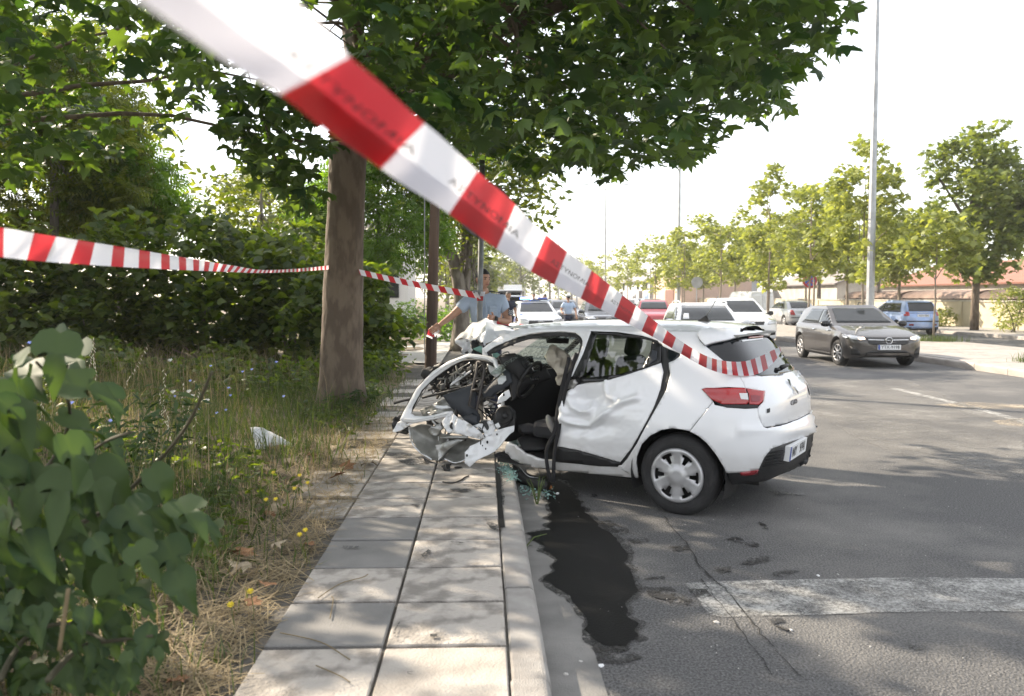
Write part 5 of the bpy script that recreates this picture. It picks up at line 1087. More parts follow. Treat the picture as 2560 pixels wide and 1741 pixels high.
def person(name, label, loc, H, J, head_yaw=0, shirt=None, trousers=None, hat=None, shades=False, patches=False, rot=0.0, group=None, head_tilt=0.0):
    s = H / 1.80; t = thing(name, label, 'person', loc, rot, group); J = {k: Vector(v) * s for k, v in J.items()}
    E = [('pel', 'bel'), ('bel', 'che'), ('che', 'nek'), ('nek', 'hed'), ('che', 'shr'), ('shr', 'elr'), ('elr', 'wrr'), ('che', 'shl'), ('shl', 'ell'), ('ell', 'wrl'), ('pel', 'hir'), ('hir', 'knr'), ('knr', 'anr'), ('anr', 'tor'), ('pel', 'hil'), ('hil', 'knl'), ('knl', 'anl'), ('anl', 'tol')]
    R = dict(pel=(.11, .09), bel=(.10, .085), che=(.11, .09), nek=.058, hed=.06, shr=.072, elr=.044, wrr=.028, shl=.072, ell=.044, wrl=.028, hir=.085, knr=.058, anr=.04, tor=.036, hil=.085, knl=.058, anl=.04, tol=.036)
    R = {k: (tuple(a * s for a in v) if isinstance(v, tuple) else v * s) for k, v in R.items()}
    bd = obj('body', skin_mesh('body', J, E, R, 'pel'), skinm, t, True)
    hc = J['hed'] + Vector((0, -.01, .085)) * s; V, F, HR = head_mesh(hc, s, head_yaw, head_tilt); hd = pyd('head', V, F, skinm, bd, True)
    for sg in (1, -1):
        mb = MB(); mb.lathe([(0, -.012), (.018, -.010), (.026, 0), (.018, .008), (0, .01)], 10, axis='X'); mb.V = [tuple(hc + HR @ (Vector((sg * .078, .008, -.005)) * s + Vector((v[0], v[1] * .75, v[2] * 1.2)) * s)) for v in mb.V]; mb.build('ear', skinm, bd, True)
        mb = MB(); mb.lathe([(0, -.008), (.010, -.004), (.011, .004), (0, .008)], 8, axis='X'); mb.V = [tuple(hc + HR @ (Vector((sg * .030, -.083, .004)) * s + Vector(v) * s * .9)) for v in mb.V]; mb.build('eye', mat('eye_dark', (.03, .02, .018), .3), bd, True)
        mb = MB(); mb.tube([hc + HR @ (Vector((sg * .014, -.099, .022)) * s), hc + HR @ (Vector((sg * .046, -.086, .024)) * s)], .0045 * s, 5); mb.build('eyebrow', hairm, bd)
    mb = MB(); mb.tube([hc + HR @ (Vector((x, -.094 + abs(x) * .25, -.060)) * s) for x in (-.024, 0, .024)], .0045 * s, 5); mb.build('mouth', mat('lips', (.28, .11, .09), .5), bd)
    # hair cap
    Vh = []; Fh = []; hd_ = hc
    for v in V:
        q = HR.inverted() @ (Vector(v) - hc); Vh.append(Vector(v) + (Vector(v) - hc).normalized() * .010 * s)
    keepf = [f for f in F if all((HR.inverted() @ (Vector(V[i]) - hc)).z > (.052 * s if (HR.inverted() @ (Vector(V[i]) - hc)).y < -.045 * s else (.0 if (HR.inverted() @ (Vector(V[i]) - hc)).y < .02 * s else -.05 * s)) for i in f)]
    pyd('hair', Vh, keepf, hairm, bd, True)
    # hands
    for a, b, sd in (('elr', 'wrr', -1), ('ell', 'wrl', 1)):
        d = (J[b] - J[a]).normalized(); side = d.cross(Vector((0, 1, 0))); side = side.normalized() if side.length > .2 else Vector((1, 0, 0)); mb = MB(); finger_set(mb, J[b], d, side * sd, .55, s); mb.build('hand', skinm, bd, True)
    # clothes
    Js = dict(J); up = .62; Js['sr'] = J['shr'].lerp(J['elr'], up); Js['sl'] = J['shl'].lerp(J['ell'], up); Js['col'] = J['nek'].lerp(J['che'], .25)
    Es = [('pel', 'bel'), ('bel', 'che'), ('che', 'col'), ('che', 'shr'), ('shr', 'sr'), ('che', 'shl'), ('shl', 'sl')]; Rs = dict(pel=(.165, .125), bel=(.170, .125), che=(.178, .128), col=.075, shr=.092, sr=.080, shl=.092, sl=.080); Rs = {k: (tuple(a * s for a in v) if isinstance(v, tuple) else v * s) for k, v in Rs.items()}
    sh = obj('shirt', skin_mesh('shirt', {k: Js[k] for k in Rs}, Es, Rs, 'che'), shirt, bd, True)
    Et = [('pel', 'hir'), ('hir', 'knr'), ('knr', 'anr'), ('pel', 'hil'), ('hil', 'knl'), ('knl', 'anl')]; Rt = dict(pel=(.172, .128), hir=.108, knr=.082, anr=.068, hil=.108, knl=.082, anl=.068); Rt = {k: (tuple(a * s for a in v) if isinstance(v, tuple) else v * s) for k, v in Rt.items()}
    Jt = {k: Vector(J[k]) for k in Rt}; Jt['pel'] -= Vector((0, 0, .05 * s)); obj('trousers', skin_mesh('trousers', Jt, Et, Rt, 'pel'), trousers, bd, True)
    for a, b in (('anr', 'tor'), ('anl', 'tol')): mb = MB(); mb.tube([J[a] + Vector((0, .05, -.03)) * s, J[a] + Vector((0, -.03, -.03)) * s, J[b]], [.045 * s, .05 * s, .038 * s], 8); mb.build('shoe', plast, bd, True)
    bk = mat('navy_uniform', (.012, .016, .035), .8)
    mb = MB(); mb.tube([J['pel'] + Vector((math.cos(a) * .178, math.sin(a) * .133, .015)) * s for a in np.linspace(0, 2 * math.pi, 17)], .018 * s, 6, False); mb.build('belt', plast, bd, True)
    for sg, k in ((-1, 'shr'), (1, 'shl')):
        c = J[k]; n_ = J['nek']; a = c.lerp(n_, .15) + Vector((0, -.01, .082)) * s; b = c.lerp(n_, .75) + Vector((0, -.01, .045)) * s; mb = MB(); mb.box((a + b) / 2, ((a - b).length, .05 * s, .012 * s), (a - b).to_track_quat('X', 'Z').to_matrix()); mb.build('shoulder_strap', bk if patches != 'plain' else shirt, sh)
        cp = J['nek']; mb = MB(); mb.add([cp + Vector(q) * s for q in ((sg * .01, -.088, -.055), (sg * .075, -.075, -.045), (sg * .070, -.03, .012), (sg * .058, -.055, .012))], [(0, 1, 2, 3)]); o = mb.build('collar', shirt, sh); k_ = o.modifiers.new('t', 'SOLIDIFY'); k_.thickness = .008 * s
        pk = J['che'] + Vector((sg * .085, -.128, -.02)) * s; mb = MB(); mb.box(pk, (.095 * s, .012 * s, .11 * s)); mb.box(pk + Vector((0, -.004, .05)) * s, (.10 * s, .014 * s, .035 * s)); mb.build('pocket', shirt, sh, bevel=.006)
    mb = MB(); P0 = J['nek'] + Vector((0, -.09, -.06)) * s; mb.tube([P0, J['che'] + Vector((0, -.137, 0)) * s, J['bel'] + Vector((0, -.128, 0)) * s], .008 * s, 5); mb.build('button_strip', shirt, sh)
    if patches:
        q = J['shl'].lerp(J['ell'], .5); mb = MB(); mb.box(q + Vector((.055, -.052, .0)) * s, (.065 * s, .012 * s, .085 * s), Matrix.Rotation(.7, 3, 'Z')); pa = mb.build('sleeve_patch', bk, sh)
        for k in range(3):
            z_ = .022 - .02 * k; mb = MB(); mb.tube([q + Vector((.030, -.078, z_)) * s, q + Vector((.056, -.062, z_ - .018)) * s, q + Vector((.078, -.038, z_)) * s], .004 * s, 4); mb.build('chevron', platew, pa)
        w_ = J['wrl']; d = (J['wrl'] - J['ell']).normalized(); mb = MB(); mb.tube([w_ - d * .035 * s, w_ + d * .005 * s], .037 * s, 10); mb.build('watch', plast, bd, True)
    if hat:
        mb = MB(); mb.lathe([(.0, .165), (.115, .155), (.122, .135), (.098, .105), (.095, .065)], 20, axis='Z', cap=False); mb.V = [tuple(hc + HR @ (Vector((v[0], v[1] * 1.08, v[2] - .02)) * s)) for v in mb.V]; hb = mb.build('cap', mat('cap_white', (.62, .63, .65), .7), bd, True)
        mb = MB(); mb.lathe([(.100, .06), (.101, .10)], 20, cap=False); mb.V = [tuple(hc + HR @ (Vector((v[0], v[1] * 1.08, v[2] - .02)) * s)) for v in mb.V]; mb.build('cap_band', plast, hb, True)
        mb = MB(); mb.add([hc + HR @ (Vector(q) * s) for q in ((-.08, -.07, .042), (.08, -.07, .042), (.055, -.155, .02), (0, -.17, .016), (-.055, -.155, .02))], [(0, 1, 2, 3, 4)]); o = mb.build('cap_peak', plast, hb); k_ = o.modifiers.new('t', 'SOLIDIFY'); k_.thickness = .008
    if shades:
        mb = MB()
        for sg in (1, -1): mb.box(hc + HR @ (Vector((sg * .033, -.098, .006)) * s), (.055 * s, .012 * s, .038 * s), HR)
        mb.box(hc + HR @ (Vector((0, -.10, .012)) * s), (.03 * s, .01 * s, .008 * s), HR); mb.build('sunglasses', gloss_k, bd)
    return t, J
shirt_b = mat('pale_blue_shirt', (.36, .44, .56), .8, var=.08, scale=7, bump=.5, bscale=14); navy = mat('navy_cloth', (.014, .018, .04), .85, var=.15, scale=8, bump=.3, bscale=20)
base = dict(pel=(0, 0, .98), bel=(0, 0, 1.14), che=(0, 0, 1.34), nek=(0, .0, 1.52), hed=(0, -.01, 1.60), shr=(-.19, .0, 1.44), shl=(.19, 0, 1.44), elr=(-.26, .02, 1.16), ell=(.26, .02, 1.16), wrr=(-.27, -.08, .92), wrl=(.27, -.08, .92), hir=(-.09, 0, .90), hil=(.09, 0, .90), knr=(-.10, -.01, .50), knl=(.10, -.01, .50), anr=(-.10, .03, .09), anl=(.10, .03, .09), tor=(-.12, -.12, .035), tol=(.12, -.12, .035))
off = dict(base); off.update(shr=(-.20, 0, 1.45), shl=(.185, -.02, 1.44), elr=(-.415, -.08, 1.255), wrr=(-.545, -.26, 1.16), ell=(.27, -.06, 1.19), wrl=(.085, -.24, 1.235), nek=(-.02, 0, 1.53), hed=(-.04, -.015, 1.605))
OFF, OJ = person('person', 'police officer in a pale blue shirt holding tape beside the sign pole', (.02, 9.85, .13), 1.83, off, .62, shirt_b, navy, patches=True)
wk = dict(base); wk.update(knr=(-.10, -.14, .52), anr=(-.10, .0, .14), tor=(-.11, -.13, .06), knl=(.10, .06, .52), anl=(.10, .28, .13), tol=(.11, .16, .04), elr=(-.30, .0, 1.17), wrr=(-.27, -.20, 1.10), ell=(.32, .05, 1.17), wrl=(.34, -.04, .93))
person('person', 'policewoman in a peaked cap and sunglasses walking between the stopped cars', (3.22, 31.8, 0), 1.68, wk, 0, mat('light_blue_shirt_two', (.42, .52, .68), .8, bump=.4, bscale=14), navy, hat=True, shades=True)
person('person', 'man in a dark navy polo standing behind the officer', (.78, 27.5, 0), 1.80, base, .4, navy, navy, patches='plain', rot=.3)
person('person', 'man in a blue shirt standing behind the police car', (2.55, 43, 0), 1.80, base, -.2, mat('blue_shirt', (.14, .24, .50), .8), navy, patches='plain')
person('person', 'police officer with dark hair turned away beyond the light bar', (3.05, 42.0, 0), 1.74, base, 2.6, shirt_b, navy, patches='plain', rot=2.4)
# ================================================================ STREET FURNITURE AND BUILDINGS
galv = mat('galvanised_steel', (.34, .35, .36), .45, metal=.6, var=.15, scale=4); galvd = mat('weathered_steel', (.16, .165, .165), .5, metal=.6, var=.25, scale=9)
wood = mat('weathered_pole_wood', (.115, .070, .045), .9, scale=4, col2=(.050, .032, .024), bump=.9, bscale=30, stretch=(1, 1, .06), soft=(.38, .62))
t = thing('wooden_pole', 'leaning weathered wooden utility pole on the pavement beyond the wreck', 'pole', (-1.18, 17.9, .10)); mb = MB(); K = 14; V = []
for i in range(15):
    z = i * .62; 
    for k in range(K): a = 2 * math.pi * k / K; r_ = (.128 - .0045 * i) * (1 + .05 * fbm(math.cos(a) * 3, math.sin(a) * 3, z * .4)); V.append((z * .032 + r_ * math.cos(a), r_ * math.sin(a), z))
pyd('pole', V, [(i * K + k, i * K + (k + 1) % K, (i + 1) * K + (k + 1) % K, (i + 1) * K + k) for i in range(14) for k in range(K)], wood, t, True)
mb = MB(); mb.box((.27, 0, 8.3), (1.4, .09, .10)); mb.build('cross_arm', wood, t); mb = MB(); [mb.lathe([(.03, 0), (.045, .04), (.03, .09), (.02, .12)], 10, (.27 + x, 0, 8.35)) for x in (-.6, -.2, .2, .6)]; mb.build('insulator', mat('porcelain', (.4, .4, .38), .3), t)
mb = MB(); mb.tube([(-.125, -.04, .3), (-.10, -.06, 4), (.0, -.06, 8)], .012, 6); mb.build('conduit', galv, t)
# sign pole struck by the car
t = thing('sign_pole', 'grey steel sign pole with a round sign, at the kerb by the wreck', 'sign', (-.045, 9.22, .10)); mb = MB(); mb.tube([(0, 0, 0), (-.01, 0, 1.4), (.02, .0, 3.05)], .031, 14); mb.build('pole', galvd, t, True)
for z in (1.60, 1.16): mb = MB(); mb.lathe([(.036, -.02), (.036, .02)], 14, (-.008, 0, z)); mb.box((-.06, -.01, z), (.05, .03, .03)); mb.build('clamp', galvd, t)
mb = MB(); mb.lathe([(0, 0), (.30, .0), (.312, .008), (.312, .016), (.30, .02), (0, .02)], 40, axis='Y'); Rz = Matrix.Rotation(.28, 3, 'Z'); mb.V = [tuple(Rz @ Vector(v) + Vector((.06, .05, 2.50))) for v in mb.V]; autosmooth(mb.build('sign_disc', mat('sign_back', (.10, .105, .11), .55, metal=.3, var=.15, scale=6), t), 30)
# lamp posts on the island
LG = 'tall double lamp posts along the island'
def lamp(x, y, h, label, lit=False):
    t = thing('lamp_post', label, 'lamp post', (x, y, .14), 0, LG); mb = MB(); mb.tube([(0, 0, 0), (0, 0, h * .5), (0, 0, h)], [.15, .115, .075], 8); mb.build('pole', galv, t); mb = MB(); mb.box((0, 0, .012), (.42, .42, .024)); mb.build('base_plate', galv, t)
    for sg in (1, -1):
        mb = MB(); mb.tube(curve([(0, 0, h - .1), (sg * .8, 0, h + .28), (sg * 1.9, 0, h + .42)], 4), .035, 6); ar = mb.build('arm', galv, t, True); mb = MB(); mb.box((sg * 2.25, 0, h + .46), (.75, .26, .10), Matrix.Rotation(-sg * .12, 3, 'Y')); mb.build('lamp_head', galv, ar, bevel=.03)
lamp(13.35, 28.2, 12.6, 'tall lamp post rising behind the grey hatchback'); lamp(13.8, 58.5, 13.0, 'tall lamp post among the young trees of the island'); lamp(12.95, 88.5, 13.0, 'slender double lamp post beyond the red car'); lamp(13.4, 120, 13.0, 'distant double lamp post far along the island'); lamp(13.6, 152, 13.0, 'faint lamp post at the far end of the island')
# signs
t = thing('round_sign', 'round grey sign seen from behind on a post at the island edge', 'sign', (11.5, 44.5, .14)); mb = MB(); mb.tube([(0, 0, 0), (0, 0, 2.55)], .03, 10); mb.build('pole', galv, t); mb = MB(); mb.lathe([(0, 0), (.31, 0), (.31, .02), (0, .02)], 32, (0, -.055, 2.25), 'Y'); mb.build('disc', galv, t)
t = thing('no_stopping_sign', 'round blue no stopping sign with red ring and red cross', 'sign', (14.55, 36.6, .14)); mb = MB(); mb.tube([(0, 0, 0), (0, 0, 2.6)], .03, 10); mb.build('pole', galv, t)
mb = MB(); mb.lathe([(0, 0), (.32, 0), (.32, .02), (0, .02)], 32, (0, -.055, 2.2), 'Y'); d_ = mb.build('disc', mat('sign_red', (.42, .02, .025), .4), t)
mb = MB(); mb.lathe([(0, 0), (.235, 0), (.235, .006), (0, .006)], 32, (0, -.063, 2.2), 'Y'); mb.build('blue_field', mat('sign_blue', (.03, .10, .45), .4), d_)
for sg in (1, -1): mb = MB(); mb.box((0, -.067, 2.2), (.46, .006, .05), Matrix.Rotation(sg * math.pi / 4, 3, 'Y')); mb.build('cross_bar', MATS['sign_red'], d_)
t = thing('crossing_sign', 'blue crossing sign on a slim post far down the road', 'sign', (6.6, 100, 0)); mb = MB(); mb.tube([(0, 0, 0), (0, 0, 4.8)], .06, 8); mb.build('pole', galv, t); mb = MB(); mb.box((.35, -.06, 4.5), (.7, .04, .8)); mb.build('panel', MATS['sign_blue'], t)
# cream wall along the far side
cream = mat('cream_wall_plaster', (.52, .455, .33), .95, scale=.55, col2=(.40, .35, .26), bump=.5, bscale=18, detail=9, soft=(.48, .66)); cop = mat('wall_coping', (.36, .34, .30), .95, bump=.4, bscale=20, var=.2, scale=3)
t = thing('cream_wall', 'long cream plastered wall with a concrete coping along the far side', 'wall', (24.2, 68, 0)); mb = MB(); mb.box((0, 0, .68), (.25, 108, 1.42)); mb.build('wall_face', cream, t)
for i in range(36): mb = MB(); mb.box((0, -52.5 + i * 3.0, 1.42), (.36, 2.97, .09)); mb.build('coping_stone', cop, t)
for i in range(18): mb = MB(); mb.box((-.02, -51 + i * 6, .70), (.33, .34, 1.40)); mb.build('pier', cream, t)
# goods wagons behind the wall
WGN = mat('wagon_boards', (.17, .075, .055), .85, scale=2, col2=(.12, .055, .042), bump=.3, bscale=15); wroof = mat('wagon_roof', (.20, .14, .11), .85, var=.2, scale=1.5); wirn = mat('wagon_iron', (.03, .022, .02), .8)
def wagon(y0, y1, label):
    t = thing('goods_wagon', label, 'wagon', (31.0, (y0 + y1) / 2, -1.6), 0, 'brown goods wagons behind the wall'); L = y1 - y0
    for i in range(int(L / .9)):
        w_ = L / int(L / .9); mb = MB(); mb.box((0, -L / 2 + w_ * (i + .5), 1.95), (2.6, w_ - .03, 2.3)); mb.build('board_panel', WGN, t)
    for i in range(int(L / 1.8) + 1): mb = MB(); mb.box((-1.33, -L / 2 + i * L / int(L / 1.8), 1.95), (.08, .10, 2.36)); mb.build('post', wirn, t)
    V = []; n = 9
    for q in range(2):
        for k in range(n): a = math.pi * k / (n - 1); V.append((-1.5 * math.cos(a), (-L / 2 - .1) if q == 0 else (L / 2 + .1), 3.12 + .55 * math.sin(a)))
    pyd('roof', V, [(k, k + 1, n + k + 1, n + k) for k in range(n - 1)] + [tuple(range(n)), tuple(range(2 * n - 1, n - 1, -1))], wroof, t, True)
    mb = MB(); mb.box((0, 0, .65), (2.4, L, .25)); mb.build('underframe', wirn, t)
    for yy in (-L / 3, L / 3):
        for sx in (-.75, .75): mb = MB(); mb.lathe([(.1, -.05), (.46, -.05), (.5, .05), (.1, .05)], 16, (sx, yy, .5), 'X'); mb.build('wheel', wirn, t, True)
wagon(38.5, 48.5, 'brown boarded goods wagon at the right end behind the wall'); wagon(49.3, 57.5, 'brown goods wagon behind the wall near the tall plane tree'); wagon(58.3, 67, 'brown goods wagon partly behind the lamp post')
# sheds
tile = mat('red_roof_tiles', (.30, .13, .09), .9, scale=3, col2=(.20, .10, .075), bump=.8, bscale=9, stretch=(1, 3, 1)); shw = mat('shed_wall', (.42, .39, .34), .95, var=.15, scale=1)
def gable(name, label, x0, x1, y0, y1, ze, zr, wallm, roofm, cat='building', axis='y'):
    t = thing(name, label, cat, ((x0 + x1) / 2, (y0 + y1) / 2, -.5)); a, b = (x1 - x0) / 2, (y1 - y0) / 2; e, r_ = ze + .5, zr + .5
    mb = MB(); mb.add([(-a, -b, 0), (a, -b, 0), (a, b, 0), (-a, b, 0), (-a, -b, e), (a, -b, e), (a, b, e), (-a, b, e), (0, -b, r_ - .05), (0, b, r_ - .05)], [(0, 1, 5, 8, 4), (2, 3, 7, 9, 6), (1, 2, 6, 5), (3, 0, 4, 7)]); mb.build('wall', wallm, t)
    sl = (r_ - e) / a; mb = MB(); mb.add([(-a - .5, -b - .4, e - .5 * sl), (0, -b - .4, r_), (a + .5, -b - .4, e - .5 * sl), (-a - .5, b + .4, e - .5 * sl), (0, b + .4, r_), (a + .5, b + .4, e - .5 * sl)], [(0, 1, 4, 3), (1, 2, 5, 4)]); o = mb.build('roof', roofm, t); k = o.modifiers.new('t', 'SOLIDIFY'); k.thickness = .15; return t
gable('tiled_shed', 'long shed with a worn red tiled roof behind the goods wagons', 41, 53, 44, 84, 2.9, 4.9, shw, tile)
gable('grey_shed', 'low shed with a grey roof behind the wall beyond the wagons', 38, 48, 88, 108, 3.2, 5.0, shw, mat('grey_roof', (.22, .20, .19), .9, var=.15, scale=2))
t = gable('warehouse', 'pale grey warehouse with dark high windows beside the far road', 21.8, 36, 108, 162, 3.9, 6.0, mat('warehouse_wall', (.48, .49, .50), .9, scale=.4, col2=(.36, .37, .39), bump=.2, bscale=5), mat('warehouse_roof', (.25, .24, .24), .9, var=.15, scale=1))
for i in range(9): mb = MB(); mb.box((-7.12, -24 + i * 6, 3.6), (.06, 1.6, .9)); wn = mb.build('window', glass_c, t); mb = MB(); mb.box((-7.16, -24 + i * 6, 3.1), (.12, 1.8, .08)); mb.build('sill', shw, wn)
for i, c_ in enumerate(((.10, .16, .26), (.05, .05, .06), (.20, .30, .40))): mb = MB(); mb.add([(-7.12, -26 + i * 9 + y, z) for y, z in ((0, .9), (1.5, 1.2), (2.2, .8), (3.4, 1.6), (3.0, 2.4), (1.8, 2.0), (1.0, 2.7), (.2, 1.9))], [tuple(range(8))]); o = mb.build('graffiti', mat('graffiti_%d' % i, c_, .8), t); k = o.modifiers.new('t', 'SOLIDIFY'); k.thickness = .01
for i in range(3): mb = MB(); mb.box((-7.1, -20 + 16 * i, 1.6), (.1, 2.4, 2.6)); mb.build('door', wirn, t)
t = thing('pink_building', 'flat roofed pinkish building with a brown garage door beside the far road', 'building', (26, 99.5, 0)); pk = mat('pink_plaster', (.50, .36, .29), .9, var=.08, scale=1); mb = MB(); mb.box((0, 0, 2.0), (8, 15, 4.4)); mb.build('wall', pk, t); mb = MB(); mb.box((0, 0, 4.3), (8.4, 15.4, .25)); mb.build('roof', shw, t)
mb = MB(); mb.box((-4.03, -2, 1.3), (.08, 4.6, 2.2)); gd = mb.build('garage_door', mat('garage_brown', (.16, .075, .055), .7), t)
for i in range(7): mb = MB(); mb.box((-4.08, -2, .35 + i * .3), (.03, 4.5, .26)); mb.build('slat', MATS['garage_brown'], gd)
def block(name, label, x, y, w_, d, h, m, nx, nz):
    t = thing(name, label, 'building', (x, y, 0)); mb = MB(); mb.box((0, 0, h / 2), (w_, d, h)); mb.build('wall', m, t); mb = MB(); mb.box((0, 0, h + .15), (w_ + .4, d + .4, .3)); mb.build('roof', shw, t)
    for i in range(nx):
        for k in range(nz): mb = MB(); mb.box((-w_ / 2 + w_ * (i + .5) / nx, -d / 2 - .02, 1.6 + (h - 1.6) * (k + .35) / nz), (w_ / nx * .5, .08, 1.4)); mb.build('window', glass_c, t)
block('apartment_block', 'pale apartment block with rows of windows at the far end of the road', 4.5, 215, 12, 8, 8.0, mat('pale_render', (.50, .48, .45), .9), 7, 3)
block('white_house', 'white house glimpsed between the trees left of the wooden pole', -7.2, 48, 6, 5, 5.4, mat('house_white', (.62, .60, .57), .9), 3, 2)
# ================================================================ VEGETATION
def fan(outline, fold=.12):
    "leaf template: centre fan, tips bent down"
    O = np.array(outline, float); n = len(O); r = np.linalg.norm(O - O.mean(0), axis=1)
    V = np.zeros((n + 1, 3)); V[0, :2] = O.mean(0); V[1:, :2] = O; V[1:, 2] = -fold * r ** 2 * 2 + .03 * np.sin(np.arange(n) * 2.1)
    F = np.array([(0, 1 + i, 1 + (i + 1) % n) for i in range(n)]); return V, F
def polar(pts): return [(r * math.sin(math.radians(a)), r * math.cos(math.radians(a)) + .42) for a, r in pts]
L_PLANE = fan(polar([(180, .36), (150, .30), (118, .52), (98, .30), (72, .62), (58, .44), (44, .34), (26, .48), (10, .52), (0, .66), (-10, .52), (-26, .48), (-44, .34), (-58, .44), (-72, .62), (-98, .30), (-118, .52), (-150, .30)]), .25)
L_MULB = fan([(0, .02), (.14, -.06), (.30, .0), (.40, .18), (.40, .36), (.30, .48), (.20, .50), (.22, .62), (.14, .80), (0, 1.02), (-.14, .80), (-.24, .62), (-.30, .52), (-.40, .38), (-.42, .18), (-.30, .0), (-.14, -.06)], .22)
L_MULB3 = fan([(0, .02), (.14, -.05), (.34, .02), (.46, .22), (.44, .42), (.34, .50), (.22, .40), (.15, .44), (.22, .66), (.12, .84), (0, 1.05), (-.12, .84), (-.22, .66), (-.15, .44), (-.22, .40), (-.34, .50), (-.44, .42), (-.46, .22), (-.34, .02), (-.14, -.05)], .22)
L_SIMPLE = (np.array([(0, 0, 0), (.26, .42, -.05), (0, 1, -.16), (-.26, .42, -.05), (0, .45, .03)]), np.array([(0, 1, 4), (1, 2, 4), (2, 3, 4), (3, 0, 4)]))
L_NARROW = (np.array([(0, 0, 0), (.13, .4, -.04), (0, 1, -.2), (-.13, .4, -.04)]), np.array([(0, 1, 3), (1, 2, 3)]))
_b = []; _f = []
for k in range(6):                                   # pinnate spray
    y_ = .12 + k * .15; L_ = .34 * (1 - abs(k - 2.2) * .12)
    for sg in (1, -1):
        n0 = len(_b); dx, dy = sg * L_, .10
        _b += [(0, y_, -.10 * y_ * y_), (dx * .5 + .0, y_ + dy * .5 + .055, -.03 - .1 * y_), (dx, y_ + dy, -.12 - .12 * y_), (dx * .5, y_ + dy * .5 - .055, -.03 - .1 * y_)]; _f += [(n0, n0 + 1, n0 + 3), (n0 + 1, n0 + 2, n0 + 3)]
L_PINN = (np.array(_b), np.array(_f))
def orient(N, Y):
    "rotation matrices from leaf normals and leaf directions"
    N = N / np.linalg.norm(N, axis=1)[:, None]; Y = Y - (Y * N).sum(1)[:, None] * N; Y = Y / (np.linalg.norm(Y, axis=1)[:, None] + 1e-9); X = np.cross(Y, N); return np.stack([X, Y, N], 2)
def leaf_frames(P, up=1.0, spread=.8, droop=.3, rng=RNG, out=None):
    n = len(P); N = rng.normal(0, spread, (n, 3)); N[:, 2] = np.abs(N[:, 2]) * .5 + up
    D = rng.normal(0, 1, (n, 3)); D[:, 2] = -droop * np.abs(rng.normal(1, .5, n))
    if out is not None: D[:, :2] += out * 1.2
    return orient(N, D)
def instance(T, P, R, S, tint=None):
    V0, F0 = T; n = len(P); V = np.einsum('nij,vj->nvi', R, V0) * S[:, None, None] + P[:, None, :]
    F = F0[None] + (np.arange(n) * len(V0))[:, None, None]; t = np.repeat(tint if tint is not None else RNG.random(n), len(V0))
    return V.reshape(-1, 3), F.reshape(-1, 3), t
def leaves(name, T, P, size, material, parent, kind='stuff', up=1.0, spread=.8, droop=.3, base=(0, 0, 0), tint=None, out=None):
    P = np.asarray(P, float); S = RNG.uniform(size[0], size[1], len(P)); R = leaf_frames(P, up, spread, droop, out=out)
    V, F, t = instance(T, P - np.asarray(base), R, S, tint); me = npmesh(name, V, F, t); o = obj(name, me, material, parent, smooth=False); o['kind'] = kind; return o
def blob(c, r, n, shell=.55, rng=RNG):
    "points through an ellipsoid, thicker towards its skin"
    d = rng.normal(0, 1, (n, 3)); d /= np.linalg.norm(d, axis=1)[:, None]; q = rng.random(n) ** (1 / 3); q = shell + (1 - shell) * q if shell else q
    q = np.where(rng.random(n) < .3, rng.random(n) ** .5, q); return np.asarray(c) + d * q[:, None] * np.asarray(r)
def clumps(c, r, nc, per, cr, rng=RNG, jz=.7, lo=-1.0):
    "leaf clumps of varied size spread through a crown"
    C = blob(c, np.asarray(r) * .86, nc, .45, rng); C = C[C[:, 2] > c[2] + lo * r[2]]; out = []
    for q in C:
        k = rng.uniform(.6, 1.4); out.append(blob(q, np.array([cr, cr, cr * jz]) * k, int(per * k), .3, rng))
    return np.concatenate(out), C
M_pl = leaf_mat('plane_leaf', (.024, .054, .022), (.085, .130, .042), .38, (2.4, 2.5, .5))
M_pln = leaf_mat('young_plane_leaf', (.16, .20, .055), (.33, .36, .13), .45, (1.5, 1.45, .55))
M_hedge = leaf_mat('hedge_leaf', (.028, .056, .014), (.105, .140, .032), .48, (2.6, 2.6, .5))
M_wood = leaf_mat('wood_leaf', (.040, .064, .016), (.14, .165, .036), .50, (2.6, 2.5, .5))
M_mul = leaf_mat('mulberry_leaf', (.021, .046, .019), (.058, .092, .030), .26, (2.3, 2.4, .5), .62)
M_dark = leaf_mat('dark_conifer_leaf', (.015, .036, .016), (.034, .066, .024), .25)
M_lite = leaf_mat('ailanthus_leaf', (.06, .13, .02), (.13, .22, .035), .5, (2.0, 2.0, .5))
def bark(name, c1, c2, sc_=6, st=(1, 1, .35)):
    return mat(name, c1, .9, scale=sc_, col2=c2, bump=.9, bscale=22, stretch=st, detail=7, soft=(.42, .56))
B_plane = bark('plane_bark', (.165, .128, .096), (.105, .079, .059), 9)
B_young = bark('young_bark', (.17, .14, .11), (.25, .21, .17), 8)
B_pale = bark('pale_bark', (.20, .175, .145), (.11, .09, .075), 5)
def limb(P, r0, r1, n=8): return P, [r0 + (r1 - r0) * (i / (len(P) - 1)) ** .8 for i in range(len(P))], n
def tree_base(name, label, loc, group=None): return thing(name, label, 'tree', loc, 0, group)
